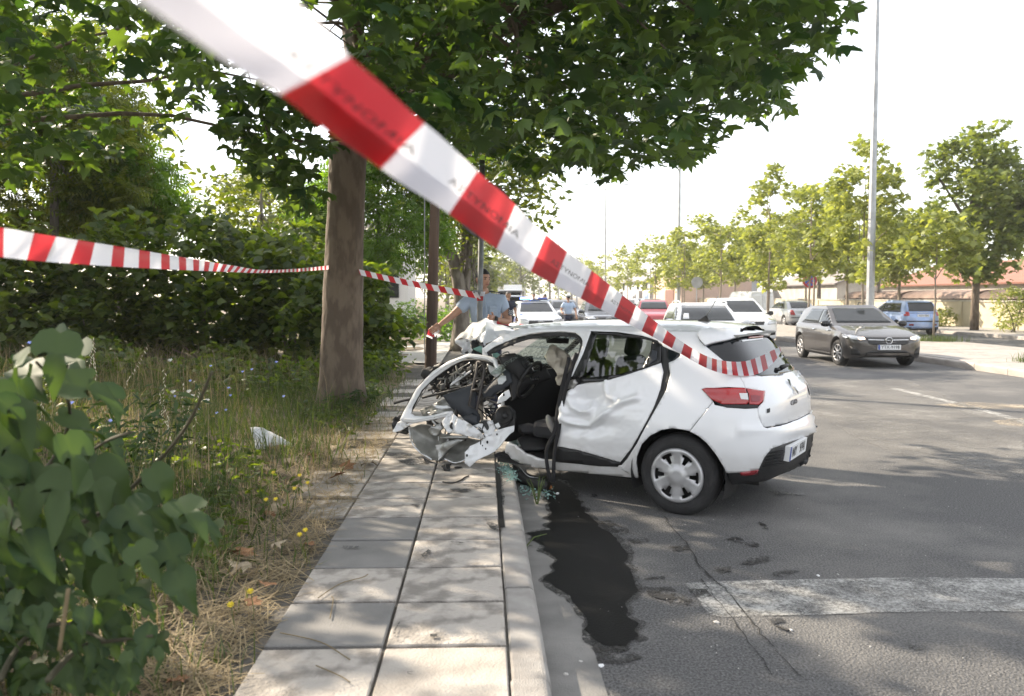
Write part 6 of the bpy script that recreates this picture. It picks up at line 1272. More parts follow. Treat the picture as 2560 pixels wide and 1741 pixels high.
# ---------------- the big plane tree by the pavement
PT = Vector((-1.99, 11.3, .10))
pt = tree_base('plane_tree', 'big plane tree with a flaking brown trunk standing beside the pavement', PT)
mb = MB(); prof = []; NS = 90; K = 52; V = []; F = []
for i in range(NS + 1):
    t = i / NS; z = t * 4.3; rr = .300 - .055 * min(1, t * 1.6) + .13 * math.exp(-z / .22) + (.04 * max(0, t - .85) / .15)
    cx = .12 * t + .06 * t * t * 1.5; cy = -.05 * t
    for k in range(K):
        a = 2 * math.pi * k / K; q = rr * (1 + .05 * math.sin(3 * a + 1.2 + z * .4) + .07 * math.exp(-z / .3) * math.sin(5 * a) + .02 * fbm(math.cos(a) * 2, math.sin(a) * 2, z * 2) + .030 * fbm(math.cos(a) * 5, math.sin(a) * 5, z * 3.2) + .022 * fbm(math.cos(a) * 12, math.sin(a) * 12, z * 9)); V.append((cx + q * math.cos(a), cy + q * math.sin(a), z - .06))
F = [(i * K + k, i * K + (k + 1) % K, (i + 1) * K + (k + 1) % K, (i + 1) * K + k) for i in range(NS) for k in range(K)] + [tuple(NS * K + k for k in range(K))]
pyd('trunk', V, F, B_plane, pt, True)
def branch_to(mb, a, b, r0, r1, sag=.3, n=6, wob=.12, rng=random):
    a = Vector(a); b = Vector(b); P = []
    for i in range(n + 1):
        t = i / n; q = a.lerp(b, t); q.z += sag * math.sin(math.pi * t) ; q += Vector((rng.uniform(-wob, wob), rng.uniform(-wob, wob), rng.uniform(-wob, wob) * .6)) * (0 if i in (0, n) else 1); P.append(q)
    mb.tube(P, [r0 + (r1 - r0) * i / n for i in range(n + 1)], 7); return P
mb = MB(); rb = random.Random(3); top = Vector((.2, -.05, 4.2))
ends = [(2.6, -3.6, 4.4), (4.6, -2.6, 4.9), (1.0, -4.4, 4.6), (-.6, -3.2, 4.6), (3.6, .6, 5.2), (0, 1.4, 6.5), (-1.8, -1.2, 5.2), (1.8, -1.6, 6.6), (3.2, -4.6, 4.2), (5.0, -4.0, 4.6)]
subs = []
for e in ends:
    P = branch_to(mb, top - Vector((0, 0, rb.uniform(0, .7))), e, .11, .03, .35, 7, .12, rb)
    for k in (3, 4, 5, 6): subs.append((P[k], Vector(e)))
for a, e in subs:
    for _ in range(2): b = a + Vector((rb.uniform(-1, 1), rb.uniform(-1, 1), rb.uniform(-.9, .5))) * 1.1; branch_to(mb, a, b, .022, .006, .05, 4, .06, rb)
mb.build('limb', B_plane, pt, True)
BND = [(880, 300), (960, 330), (1030, 345), (1100, 350), (1160, 385), (1240, 425), (1350, 445), (1385, 425), (1440, 400), (1470, 415), (1505, 455), (1560, 440), (1570, 400), (1600, 385), (1660, 420), (1705, 405), (1760, 390), (1805, 350), (1760, 320), (1805, 300), (1860, 288), (1920, 285), (1965, 262), (1940, 230), (1990, 190), (2040, 150), (2085, 130), (2115, 95), (2085, 60), (2095, 20), (2060, -60), (1980, -400)]
BX = [p[0] for p in BND]; BY = [p[1] for p in BND]
def ylow(px):
    best = -400
    for i in range(len(BND) - 1):
        (xa, ya), (xb, yb) = BND[i], BND[i + 1]
        if min(xa, xb) <= px <= max(xa, xb) and xa != xb: best = max(best, ya + (yb - ya) * (px - xa) / (xb - xa))
    return best
def mask_pts(n, box, fn, rng=RNG):
    lo, hi = np.array(box[0]), np.array(box[1]); P = rng.uniform(lo, hi, (n, 3)); ok = [fn(p) for p in P]; return P[np.array(ok)]
def pl_ok(p):
    px, py = pxof(p)
    lim = ylow(px) + 8 + 46 * fbm(px * .013, 3.0, p[1] * .35) - 14
    if px > 860 and py > -260:
        g = fbm(p[0], p[1], p[2], 1.7); edge = lim - py
        if edge < 0: return False
        return g > -.18 + .45 * math.exp(-edge / 45) - .5 * math.exp(-edge / 16)
    return px > 700 and py < -260 and fbm(p[0], p[1], p[2], 1.1) > -.05
P1 = mask_pts(60000, ((-1.6, 5.6, 2.7), (4.2, 12.4, 6.8)), pl_ok)
inside = np.array([pxof(p)[1] > -260 for p in P1]); A = P1[inside]; Bq = P1[~inside]
if len(A) > 7200: A = A[RNG.permutation(len(A))[:7200]]
if len(Bq) > 2700: Bq = Bq[RNG.permutation(len(Bq))[:2700]]
# crown left of the trunk, hanging spray and upper left crown belong to the neighbour tree below
def split_nearest(P, k=300):
    d = np.array([(Vector(p) - CAMP).length for p in P]); vis = np.array([(-40 < pxof(p)[0] < 2600) and (-40 < pxof(p)[1] < 1741) for p in P]); idx = np.argsort(np.where(vis, d, 1e6))[:k]; m = np.zeros(len(P), bool); m[idx] = True; return P[m], P[~m]
def leaf_objects(name, T, P, size, material, parent, base, up=1.0, spread=.8, droop=.3):
    R = leaf_frames(P, up, spread, droop); meshes = []
    for k in range(5):
        me = npmesh(name, T[0] * (1, 1, 1 + .5 * k), T[1], np.full(len(T[0]), k / 4)); me.materials.append(material); meshes.append(me)
    for i, p in enumerate(P):
        o = bpy.data.objects.new(name, meshes[i % 5]); COL.objects.link(o); o.parent = parent; s_ = RNG.uniform(*size)
        M = Matrix([list(R[i][0]), list(R[i][1]), list(R[i][2])]).to_4x4(); M = Matrix.Translation(Vector(p) - Vector(base)) @ M @ Matrix.Scale(s_, 4); o.matrix_local = M
GAPS = [(-.15, 3.45, .26), (.05, 4.2, .14), (-.8, 2.95, .22), (.18, 3.1, .16), (1.4, 4.1, .22), (1.7, 3.8, .26), (2.05, 3.45, .30), (-1.5, 3.6, .25), (-2.6, 6.5, .45), (-3.6, 8.2, .5), (-2.2, 9.4, .4)]
def open_gaps(P):
    "leave the openings through which the low sun reaches the pavement"
    k = np.ones(len(P), bool); D = np.array(SD)
    for gx, gy, r_ in GAPS:
        q = P - np.array([gx, gy, .13]); t_ = q @ D; d = np.linalg.norm(q - t_[:, None] * D, axis=1); k &= d > r_
    return P[k]
A = open_gaps(A); Bq = open_gaps(Bq)
N1, A = split_nearest(A, 280)
leaf_objects('leaf', L_PLANE, N1, (.12, .24), M_pl, pt, PT, 1.0, .75, .5)
leaves('crown', L_PLANE, A, (.11, .24), M_pl, pt, base=PT, up=1.0, spread=.75, droop=.5)
leaves('upper_crown', L_PLANE, Bq, (.24, .36), M_pl, pt, base=PT, up=1.0, spread=.6, droop=.4)
# seed balls
mb = MB(); rs = random.Random(9)
for (px, py) in ((1335, 160), (1340, 172), (1350, 158), (1342, 184), (1365, 165), (1318, 163), (1372, 240), (1375, 252), (1938, 140), (1945, 150), (1936, 152), (1452, 425), (1447, 433), (2030, 38)):
    c = at(px, py, rs.uniform(6.3, 7.2)); mb.lathe([(0, -.016), (.011, -.011), (.016, 0), (.011, .011), (0, .016)], 8, c)
mb.build('seed_balls', mat('seed_ball', (.10, .10, .03), .9), pt, True, world=True)
# ---------------- neighbour plane tree whose crown fills the upper left
QT = Vector((-6.6, 9.2, .15)); qt = tree_base('plane_tree', 'plane tree with its leafy crown over the weeds left of the big trunk', QT)
mb = MB(); mb.tube([(0, 0, -.1), (.05, 0, 1.2), (.1, -.1, 2.6), (.3, -.2, 4.2), (.4, -.3, 6)], [.24, .17, .15, .13, .09], 12)
for e in ((1.6, -1.8, 3.8), (3.0, -.6, 4.2), (4.0, .6, 4.0), (-1.5, -2, 4.2), (1, 1.5, 5.4), (2.2, -2.6, 4.6), (4.4, 1.2, 3.4)): branch_to(mb, (.2, -.15, 3.2 + rb.uniform(-.4, .6)), e, .042, .010, .3, 6, .1, rb)
mb.build('trunk', B_plane, qt, True)
BN2 = [(-60, 470), (60, 440), (140, 420), (230, 400), (330, 380), (420, 330), (470, 300), (520, 250), (560, 215), (620, 150), (680, 90), (760, 40), (820, -60)]
def pl2(p):
    px, py = pxof(p)
    if py < -260: return px < 900 and fbm(p[0], p[1], p[2], 1.1) > .0
    if px > 820: return False
    lim = np.interp(px, [b[0] for b in BN2], [b[1] for b in BN2]) + 40 * fbm(px * .012, py * .012, 5)
    e = lim - py
    return e > 0 and fbm(p[0], p[1], p[2], 1.5) > .02 + .25 * math.exp(-e / 40)
P2 = mask_pts(42000, ((-9, 5.4, 2.5), (-1.6, 12.5, 7.5)), pl2)
def hang(p):                                          # spray hanging in the sky gap, and the fringe by the trunk
    px, py = pxof(p); 
    d1 = pdist((px, py), [(610, 215), (625, 300), (655, 385), (690, 440), (765, 485)], False); d2 = pdist((px, py), [(690, 330), (770, 360), (830, 355)], False); d3 = pdist((px, py), [(560, 320), (625, 330)], False); d4 = pdist((px, py), [(840, 200), (780, 260), (700, 280), (650, 230)], False)
    return (d1 < 62 - 24 * abs(py - 330) / 160 or d2 < 26 or d3 < 22 or d4 < 44) and fbm(p[0], p[1], p[2], 3) > -.12
P3 = mask_pts(26000, ((-3.6, 7.2, 2.4), (-1.2, 9.2, 5.0)), hang)
if len(P3) > 330: P3 = P3[RNG.permutation(len(P3))[:330]]
in2 = np.array([pxof(p)[1] > -260 for p in P2]); A2 = P2[in2]; B2 = P2[~in2]
A2 = A2[RNG.permutation(len(A2))[:4200]]; B2 = B2[RNG.permutation(len(B2))[:1100]]
A2 = open_gaps(A2); B2 = open_gaps(B2)
N2, A2 = split_nearest(np.concatenate([A2, P3]), 260)
leaf_objects('leaf', L_PLANE, N2, (.15, .23), M_pl, qt, QT, .9, .8, .6)
leaves('crown', L_PLANE, A2, (.14, .22), M_pl, qt, base=QT, up=.9, spread=.8, droop=.6)
leaves('upper_crown', L_PLANE, B2, (.24, .36), M_pl, qt, base=QT, up=1, spread=.6, droop=.4)
mb = MB()
for pth in (((640, 215), (660, 300), (690, 400), (720, 470)), ((840, 250), (760, 270), (690, 290)), ((850, 350), (760, 355), (690, 330)), ((840, 180), (720, 210), (640, 215))): mb.tube(curve([at(x, y, 8.2) for x, y in pth], 5), .010, 6)
mb.build('twig', B_plane, qt, True, world=True)
# ---------------- wood and hedge at the left
def bush(name, label, c, r, n, T, size, material, nc=26, cr=.55, group=None, up=.8, spread=.8, droop=.5, stems=5, cat='shrub', sub=1.0, lo=-1.0, z0=.12, kind_label=None):
    base = Vector((c[0], c[1], z0)); t = thing(name, label, cat, base, 0, group)
    P, C = clumps((c[0], c[1], c[2]), r, nc, n // nc, cr, lo=lo); P = P[P[:, 2] > z0 + .05]
    leaves('foliage', T, P, size, material, t, base=base, up=up, spread=spread, droop=droop)
    mb = MB(); rr = random.Random(int(c[0] * 100 + c[1] * 7))
    for k in range(stems):
        e = Vector(C[rr.randrange(len(C))]) - base; mb.tube(curve([(rr.uniform(-.15, .15), rr.uniform(-.15, .15), -.05), (e.x * .3, e.y * .3, e.z * .5), e], 4), [.03 * sub * (1 - i / 9) + .006 for i in range(9)], 6)
    mb.build('stem', B_pale, t, True); return t
HG = 'bushes of the hedge behind the weeds'
hx = [(-2.75, 16.2, 1.15, 1.1, 1.5), (-4.1, 17.6, 1.55, 1.5, 1.9), (-5.9, 17.4, 1.6, 1.7, 2.0), (-7.8, 16.6, 1.55, 1.7, 1.9), (-9.6, 15.4, 1.6, 1.8, 2.0), (-11.6, 14.2, 1.7, 1.9, 2.1), (-13.6, 12.6, 1.7, 1.9, 2.1)]
lbl = ['leafy bush between the big trunk and the wooden pole', 'broad leafy bush just behind the big plane trunk', 'bush with sunlit upper leaves left of the big plane trunk', 'tall dense bush under the sky gap', 'dark dense bush in the middle of the hedge', 'dark bush near the left end of the hedge', 'dark bush at the far left end of the hedge']
for (x, y, z, rx, rz), l_ in zip(hx, lbl): bush('hedge_bush', l_, (x, y, z), (rx, 1.3, rz), 3400, L_MULB, (.13, .24), M_hedge, 40, .55, HG)
LOWG = 'low leafy plants in front of the hedge'
for (x, y, h) in ((-3.2, 13.6, .5), (-4.3, 13.0, .6), (-5.6, 12.6, .7), (-6.8, 11.6, .8), (-7.4, 10.0, .75), (-5.4, 10.2, .55), (-2.5, 14.6, .5), (-8.6, 11.0, .9), (-4.5, 14.8, .7), (-6.3, 14.2, .8)):
    bush('low_plant', 'low dark leafy plant growing at the foot of the hedge', (x, y, h * .55), (.75, .6, h * .7), 520, L_MULB, (.09, .17), M_hedge, 12, .3, LOWG, stems=3, sub=.5, cat='plant')
# trees of the wood
def tree(name, label, loc, h, crown, n, T, size, material, bk=B_young, r=.09, nc=40, cr=.6, group=None, lean=0.0, forks=5, up=.8, spread=.8, droop=.4, lo=-1.0, zc=None):
    "trunk with limbs reaching into leaf clumps; crown = (rx, ry, rz)"
    loc = Vector(loc); t = tree_base(name, label, loc, group); zc = zc if zc else h - crown[2] * .95
    P, C = clumps((loc.x + lean, loc.y, loc.z + zc), crown, nc, n // nc, cr, lo=lo)
    leaves('crown', T, P, size, material, t, base=loc, up=up, spread=spread, droop=droop)
    mb = MB(); rr = random.Random(int(loc.x * 91 + loc.y * 17)); top = Vector((lean, 0, min(h - .2, zc + crown[2] * .6)))
    Pt = [Vector((0, 0, -.08))] + [Vector((lean * (i / 6) ** 1.3 + rr.uniform(-.04, .04), rr.uniform(-.04, .04), top.z * i / 6)) for i in range(1, 7)]; mb.tube(Pt, [r * (1 - .13 * i) for i in range(7)], 9)
    mb.build('trunk', bk, t, True); mb = MB()
    for k in range(forks):
        e = Vector(C[rr.randrange(len(C))]) - loc; a = Pt[rr.randrange(3, 6)]; branch_to(mb, a, e, r * .42, r * .1, .1, 5, .08, rr)
    mb.build('limb', bk, t, True); return t
WG = 'trees of the wood behind the hedge'
for a in (('tall shady tree deep in the wood at the left', (-12.5, 17.5, .1), 9.0, (2.6, 2.2, 3.6), 4600, L_SIMPLE, (.16, .28), M_wood),
          ('leafy tree with feathered leaves behind the dark bushes', (-9.4, 18.5, .1), 7.8, (2.2, 1.8, 2.7), 3000, L_PINN, (.4, .62), M_wood),
          ('tree with sunlit feathered leaves beside the sky gap', (-8.9, 20.5, .1), 5.9, (1.6, 1.6, 1.8), 1900, L_PINN, (.38, .6), M_lite),
          ('rounded tree behind the middle of the hedge', (-6.4, 24, .1), 5.3, (2.0, 1.6, 1.8), 2600, L_SIMPLE, (.14, .24), M_wood),
          ('tall tree at the outer left end of the wood', (-15.5, 14.5, .1), 9.5, (2.6, 2.4, 3.8), 4200, L_SIMPLE, (.16, .28), M_wood)):
    tree('wood_tree', a[0], *a[1:], bk=B_pale, r=.14, group=WG)
tree('feathery_tree', 'light green feathery tree between the big trunk and the wooden pole', (-2.55, 20.2, .1), 6.2, (1.7, 1.3, 2.3), 2900, L_PINN, (.34, .58), M_lite, B_pale, .09, 46, .5, zc=4.0)
tree('distant_bushy_tree', 'grey green bushy tree seen through the sky gap', (-10.5, 41, 0), 8.2, (3.4, 2.4, 2.6), 2600, L_SIMPLE, (.2, .34), M_wood, B_pale, .15)
# undergrowth of the wood
def und(p):
    px, py = pxof(p); top = np.interp(px, [-400, 380, 470, 560, 640, 760, 840, 900], [-900, -200, 400, 470, 500, 505, 500, 560]) + 50 * fbm(px * .01, 1, 2); return py > top and fbm(p[0], p[1], p[2], .5) > -.25 and px < 930
PU = mask_pts(30000, ((-30, 19, .2), (-3.2, 30, 9.0)), und)[:9000]
o = leaves('undergrowth', L_SIMPLE, PU, (.22, .42), M_wood, None, up=.8, spread=.9); tag(o, 'dense green undergrowth of the wood behind the hedge', 'wood')
# bare scrub seen through the gap
t = thing('bare_scrub', 'tangle of bare grey twigs seen through the sky gap', 'shrub', (-6.9, 33, 0)); mb = MB(); rr = random.Random(5)
for k in range(150):
    x = rr.uniform(-3.0, 3.2); h = 5.2 + rr.uniform(-1.6, .9) - .25 * abs(x); b_ = Vector((x + rr.uniform(-.6, .6), rr.uniform(-.8, .8), 2.6)); e = Vector((x + rr.uniform(-.5, .5), rr.uniform(-.8, .8), h)); mb.tube([b_, b_.lerp(e, .5) + Vector((rr.uniform(-.2, .2), 0, 0)), e], [.016, .011, .005], 4, False)
for k in range(10): mb.tube([(rr.uniform(-.5, .5), 0, 0), (rr.uniform(-2, 2), 0, 1.6), (rr.uniform(-3, 3), rr.uniform(-.5, .5), 3.2)], [.05, .04, .02], 6)
mb.build('twig', mat('grey_twig', (.14, .12, .10), .9), t)
P = blob((-6.9, 33.2, 3.3), (3.3, 1, 1.25), 1500, .2); leaves('dry_foliage', L_SIMPLE, P, (.10, .2), leaf_mat('dry_grey_leaf', (.10, .10, .06), (.15, .14, .09), .2), t, base=(-6.9, 33, 0))
# ivy-hung tree behind the officer
t = tree('ivy_tree', 'dark leafy tree with a pale twisted trunk and hanging vines behind the officer', (-.75, 23.5, .1), 7.4, (2.7, 2.0, 2.5), 5200, L_SIMPLE, (.15, .28), M_wood, B_pale, .12, 60, .7, forks=7, lean=.4, zc=4.9)
mb = MB(); rr = random.Random(8)
mb.tube(curve([(.0, -.2, 0), (.1, -.2, 1.2), (-.05, -.25, 2.3), (-.45, -.2, 3.4), (-.7, -.2, 4.4)], 5), [.26 - .008 * i for i in range(21)], 10); mb.tube(curve([(.15, -.1, .4), (.25, -.2, 2.0), (.35, -.2, 3.4), (.3, -.2, 4.6)], 5), .10, 8)
mb.build('trunk', B_pale, t, True); mb = MB()
for k in range(34):
    x = rr.uniform(-1.1, .7); z0 = rr.uniform(3.2, 4.6); P = [Vector((x, -.3, z0))]
    for i in range(6): P.append(P[-1] + Vector((rr.uniform(-.14, .14), rr.uniform(-.05, .05), -rr.uniform(.2, .45))))
    mb.tube(curve(P, 3), .012, 4, False)
mb.build('vine', B_pale, t)
for (x, y, h) in ((-2.2, 35.5, 1.0), (-.9, 36, 1.1), (-3.4, 34.8, 1.2), (-1.2, 28, .8)): bush('roadside_bush', 'yellow green bush beyond the side road', (x, y, h * .6), (1.0, .8, h * .8), 900, L_SIMPLE, (.10, .2), M_lite, 18, .4, 'bushes beyond the side road', stems=3)
bush('roadside_bush', 'bush spilling over the pavement edge beside the wooden pole', (-2.15, 14.9, .45), (.7, .9, .62), 900, L_SIMPLE, (.07, .14), M_hedge, 20, .28, stems=3, sub=.5)
# ---------------- young plane trees on the island, older ones behind
ORD = 'first second third fourth fifth sixth seventh eighth ninth tenth eleventh twelfth thirteenth fourteenth fifteenth sixteenth'.split()
IG = 'young plane trees along the island'; FG_ = 'trees along the far pavement'
isl_t = [(14.9, 26.9, 4.3, 1.0), (14.2, 30.6, 6.3, 1.25), (13.7, 29.2, 6.9, .95), (13.2, 33.2, 5.2, 1.2), (14.3, 35.5, 5.4, 1.3), (13.2, 38.0, 6.6, 1.15), (14.4, 41.5, 5.0, 1.2), (13.0, 45.2, 5.4, 1.25), (14.2, 49.5, 5.2, 1.2), (13.0, 53.5, 5.6, 1.3), (14.0, 58, 5.2, 1.3), (13.1, 63, 5.4, 1.4), (13.9, 69, 5.2, 1.4), (13.2, 76, 5.4, 1.4), (13.6, 84, 5.2, 1.4), (13.2, 94, 5.4, 1.5), (13.4, 106, 5.4, 1.5)]
for i, (x, y, h, rw) in enumerate(isl_t):
    h *= 1.0 if i in (0, 1, 2) else 1.13; rw *= 1.08
    l_ = 'small young plane tree in a grass tuft near the island edge' if i == 0 else ORD[i - 1] + ' young plane tree along the island, counted from the grass tuft tree'
    tree('young_plane_tree', l_, (x, y, .14), h, (rw * 1.3, rw * 1.3, (h - 1.9) * .60), int(1250 if y < 60 else 800), L_PLANE, (.15, .28), M_pln, B_young, .055 if i else .042, 30, .40, IG if i else None, forks=4, zc=2.1 + (h - 2.1) * .52)
far_t = [(21.9, 43, 6.0, 1.6), (21.8, 49, 7.0, 1.9), (22, 56, 7.4, 2.0), (21.8, 64, 7.2, 2.1), (22, 72, 7.6, 2.2), (21.9, 82, 7.2, 2.2), (22.2, 93, 7.4, 2.3)]
for i, (x, y, h, rw) in enumerate(far_t): tree('roadside_tree', ORD[i] + ' leafy tree along the far pavement, counted from the tall plane tree', (x, y, .13), h, (rw * 1.25, rw * 1.25, (h - 2.2) * .58), 2100, L_PLANE, (.2, .36), M_pln, B_young, .10, 44, .62, FG_, zc=2.4 + (h - 2.4) * .52)
tree('tall_plane_tree', 'tall broad plane tree with a thick trunk by the cream wall', (21.9, 36.2, .13), 9.8, (2.7, 2.4, 4.0), 4600, L_PLANE, (.2, .34), leaf_mat('plane_leaf_mid', (.075, .11, .03), (.19, .23, .07), .45, (1.8, 1.75, .5)), B_plane, .19, 90, .7, forks=10, zc=5.7)
tree('tall_plane_tree', 'large dark crowned tree at the right end of the wall', (25.6, 36.5, .13), 9.0, (2.6, 2.4, 3.8), 3600, L_PLANE, (.22, .36), MATS['plane_leaf_mid'], B_plane, .2, 60, .8, forks=7, zc=5.2)
for (x, y, h, rw) in ((27, 66, 9.6, 2.6), (30, 62, 8.0, 2.4), (25.5, 74, 8.6, 2.6)): tree('dark_pine', 'dark green conifer rising behind the young trees', (x, y, 0), h, (rw, rw, h * .36), 2600, L_NARROW, (.3, .5), M_dark, B_pale, .2, 60, .8, 'dark conifers behind the wall')
for (x, y, h, rw) in ((.5, 128, 11, 5), (6.5, 150, 12, 6), (13, 165, 10, 6), (-5, 110, 11, 5), (20, 190, 11, 7), (-1.5, 75, 6, 2)): tree('distant_tree', 'hazy green tree at the far end of the road', (x, y, 0), h, (rw, rw * .6, h * .45), 1700, L_SIMPLE, (.5, .9), M_wood, B_pale, .3, 40, 1.5, 'distant trees at the end of the road')
# shrubs before the cream wall, grass tufts on the island
for (x, y, h, l_) in ((22.4, 34.2, 2.0, 'tall wispy shrub against the cream wall'), (22.9, 31.5, 1.0, 'low green shrub at the foot of the cream wall'), (23.2, 29.4, 1.1, 'spreading green shrub at the right end of the cream wall'), (23.0, 41, .9, 'low shrub by the wall behind the light blue car')): bush('wall_shrub', l_, (x, y, h * .55), (.95, .9, h * .6), 1100, L_NARROW, (.16, .30), M_pln, 22, .35, None, stems=5)
def blades(P, h, w_, lean, rng=RNG):
    n = len(P); a = rng.uniform(0, 2 * math.pi, n); H = rng.uniform(h[0], h[1], n); W = w_ * rng.uniform(.6, 1.3, n); L = lean * rng.random(n) * H; b = rng.uniform(0, 2 * math.pi, n)
    sx, sy = np.cos(a) * W, np.sin(a) * W; lx, ly = np.cos(b) * L, np.sin(b) * L; V = np.zeros((n, 5, 3)); V[:] = P[:, None, :]
    V[:, 0, 0] -= sx; V[:, 0, 1] -= sy; V[:, 1, 0] += sx; V[:, 1, 1] += sy
    V[:, 2, 0] += lx * .35 + sx * .7; V[:, 2, 1] += ly * .35 + sy * .7; V[:, 2, 2] += H * .55; V[:, 3, 0] += lx * .35 - sx * .7; V[:, 3, 1] += ly * .35 - sy * .7; V[:, 3, 2] += H * .55
    V[:, 4, 0] += lx; V[:, 4, 1] += ly; V[:, 4, 2] += H * (1 - .25 * lean)
    F = np.array([(0, 1, 2), (0, 2, 3), (3, 2, 4)])[None] + (np.arange(n) * 5)[:, None, None]; return V.reshape(-1, 3), F.reshape(-1, 3), np.repeat(rng.random(n), 5)
M_grass = leaf_mat('grass_green', (.040, .072, .020), (.11, .135, .04), .3, (1.6, 1.7, .6), .6)
M_dry = leaf_mat('grass_dry', (.21, .165, .095), (.38, .31, .19), .25, (1.2, 1.1, .8), .7)
for (x, y, r_) in ((15.0, 26.8, .75), (13.2, 16.9, .9), (12.6, 18.2, .5), (14.3, 17.4, .5)):
    P = np.array([(x + RNG.normal(0, r_ * .5), y + RNG.normal(0, r_ * .35), .15) for _ in range(700)]); V, F, t_ = blades(P, (.10, .32), .006, .6); o = obj('grass_tuft', npmesh('grass_tuft', V, F, t_), M_grass); tag(o, 'tuft of grass growing between the island slabs', 'grass', 'grass tufts on the island', 'stuff')
# ---------------- weeds of the verge
def vz(x, y): return .105 + vb(x, y)
def scatter(n, fn, x=(-9, -.95), y=(2.4, 15)):
    X = RNG.uniform(*x, n); Y = y[0] + (y[1] - y[0]) * RNG.random(n) ** 1.5; k = np.array([fn(a, b) for a, b in zip(X, Y)]); k = k > RNG.random(n); X, Y = X[k], Y[k]; return np.stack([X, Y, [vz(a, b) - .01 for a, b in zip(X, Y)]], 1)
def edge(x, y): return max(0, min(1, (-1.0 - x + .25 * fbm(y, 0, 3, 1.4)) / .5))
P = scatter(60000, lambda x, y: (.25 + .75 * (fbm(x, y, 9, .9) > -.1)) * edge(x, y) * (.35 + .65 * min(1, (-x - .9) / 1.4))); V, F, t_ = blades(P, (.06, .30), .0042, .8); o = obj('green_grass', npmesh('green_grass', V, F, t_), M_grass); tag(o, 'short green grass among the weeds of the verge', 'grass', kind='stuff')
P = scatter(24000, lambda x, y: (.2 + .8 * (fbm(x, y, 4, .8) > -.05)) * edge(x + .06, y)); V, F, t_ = blades(P, (.05, .30), .0028, 1.3); o = obj('dry_grass', npmesh('dry_grass', V, F, t_), M_dry); tag(o, 'straw coloured dry grass across the verge', 'grass', kind='stuff')
P = scatter(9000, lambda x, y: .6 * (x < -2.0) * (fbm(x, y, 2, .6) > -.2), (-9, -1.9), (5, 15)); V, F, t_ = blades(P, (.35, .85), .003, .5); o = obj('tall_grass', npmesh('tall_grass', V, F, t_), M_dry); tag(o, 'tall thin dry stalks standing before the hedge', 'grass', kind='stuff')
P = scatter(9000, lambda x, y: .7 * (x < -1.7) * (fbm(x, y, 6, .6) > -.1), (-9, -1.6), (4.5, 15)); V, F, t_ = blades(P, (.25, .60), .004, .6); o = obj('tall_green_weeds', npmesh('tall_green_weeds', V, F, t_), M_grass); tag(o, 'tall green weed stalks before the hedge', 'grass', kind='stuff')
# straw lying flat along the pavement edge
n = 5200; X = -1.02 - np.abs(RNG.normal(0, .42, n)); Y = 2.3 + 8 * RNG.random(n) ** 1.4; A_ = RNG.uniform(0, math.pi, n); Ls = RNG.uniform(.04, .20, n); Z = np.array([max(vz(a, b), PZ - .03) for a, b in zip(X, Y)]) + RNG.uniform(.004, .05, n)
D = np.stack([np.cos(A_) * Ls, np.sin(A_) * Ls, RNG.normal(0, .02, n)], 1); S_ = np.stack([-np.sin(A_) * .0022, np.cos(A_) * .0022, np.zeros(n)], 1); C0 = np.stack([X, Y, Z], 1)
V = np.stack([C0 - D - S_, C0 - D + S_, C0 + D + S_, C0 + D - S_], 1).reshape(-1, 3); F = np.arange(4 * n).reshape(-1, 4); o = obj('straw', npmesh('straw', V, F, np.repeat(RNG.random(n), 4)), M_dry); tag(o, 'loose straw lying along the pavement edge', 'straw', kind='stuff')
# leafy ground cover
P = scatter(26000, lambda x, y: .8 * (fbm(x, y, 12, .7) > -.05) * edge(x + .3, y), (-8, -1.3), (2.6, 14)); P[:, 2] += RNG.uniform(.03, .35, len(P)) * np.minimum(1, (-P[:, 0] - 1.0) / 2); leaves('leafy_weeds', L_SIMPLE, P, (.05, .13), M_hedge, None, up=.9, spread=.7); bpy.data.objects['leafy_weeds']['label'] = 'small leafy weeds covering the verge'; bpy.data.objects['leafy_weeds']['category'] = 'weeds'
# single weed plants with narrow leaves
WL = ['bushy green weed with narrow leaves among the dry grass', 'upright green weed beside the foreground shrub', 'green weed near the foot of the big trunk']
def weed(c, h, n, label, r_=.16, ls=(.07, .14)):
    t = thing('weed', label, 'plant', c); P = []; mb = MB()
    for k in range(7):
        e = Vector((RNG.normal(0, r_), RNG.normal(0, r_), h * RNG.uniform(.7, 1))); mb.tube([(0, 0, -.02), e * .5 + Vector((0, 0, .03)), e], [.005, .004, .002], 5)
        for q in np.linspace(.2, 1, n // 7): P.append((e.x * q + c[0] + RNG.normal(0, .02), e.y * q + c[1] + RNG.normal(0, .02), e.z * q + c[2]))
    mb.build('stem', mat('weed_stem', (.08, .11, .03), .8), t); leaves('foliage', L_NARROW, np.array(P), ls, M_mul, t, base=c, up=.7, spread=.8, droop=.2)
for (px, py, Y, h, l_) in ((395, 1190, 6.3, .95, WL[0]), (330, 1250, 5.6, .8, WL[1]), (920, 1000, 11.2, .4, WL[2]), (1383, 1262, 6.45, .22, 'thin weed growing from the gutter by the spill'), (1342, 1375, 5.3, .10, 'tiny weed sprouting at the foot of the kerb'), (880, 1015, 10.9, .3, 'small low green weed at the base of the big trunk')):
    q = at(px, py, Y) if px < 1000 else gnd(px - 40, py, .0); weed((q.x, q.y, vz(q.x, q.y) if px < 1000 else .0), h, 190 if px < 1000 else 40, l_, .16 if px < 1000 else .05, (.07, .14) if px < 1000 else (.02, .045))
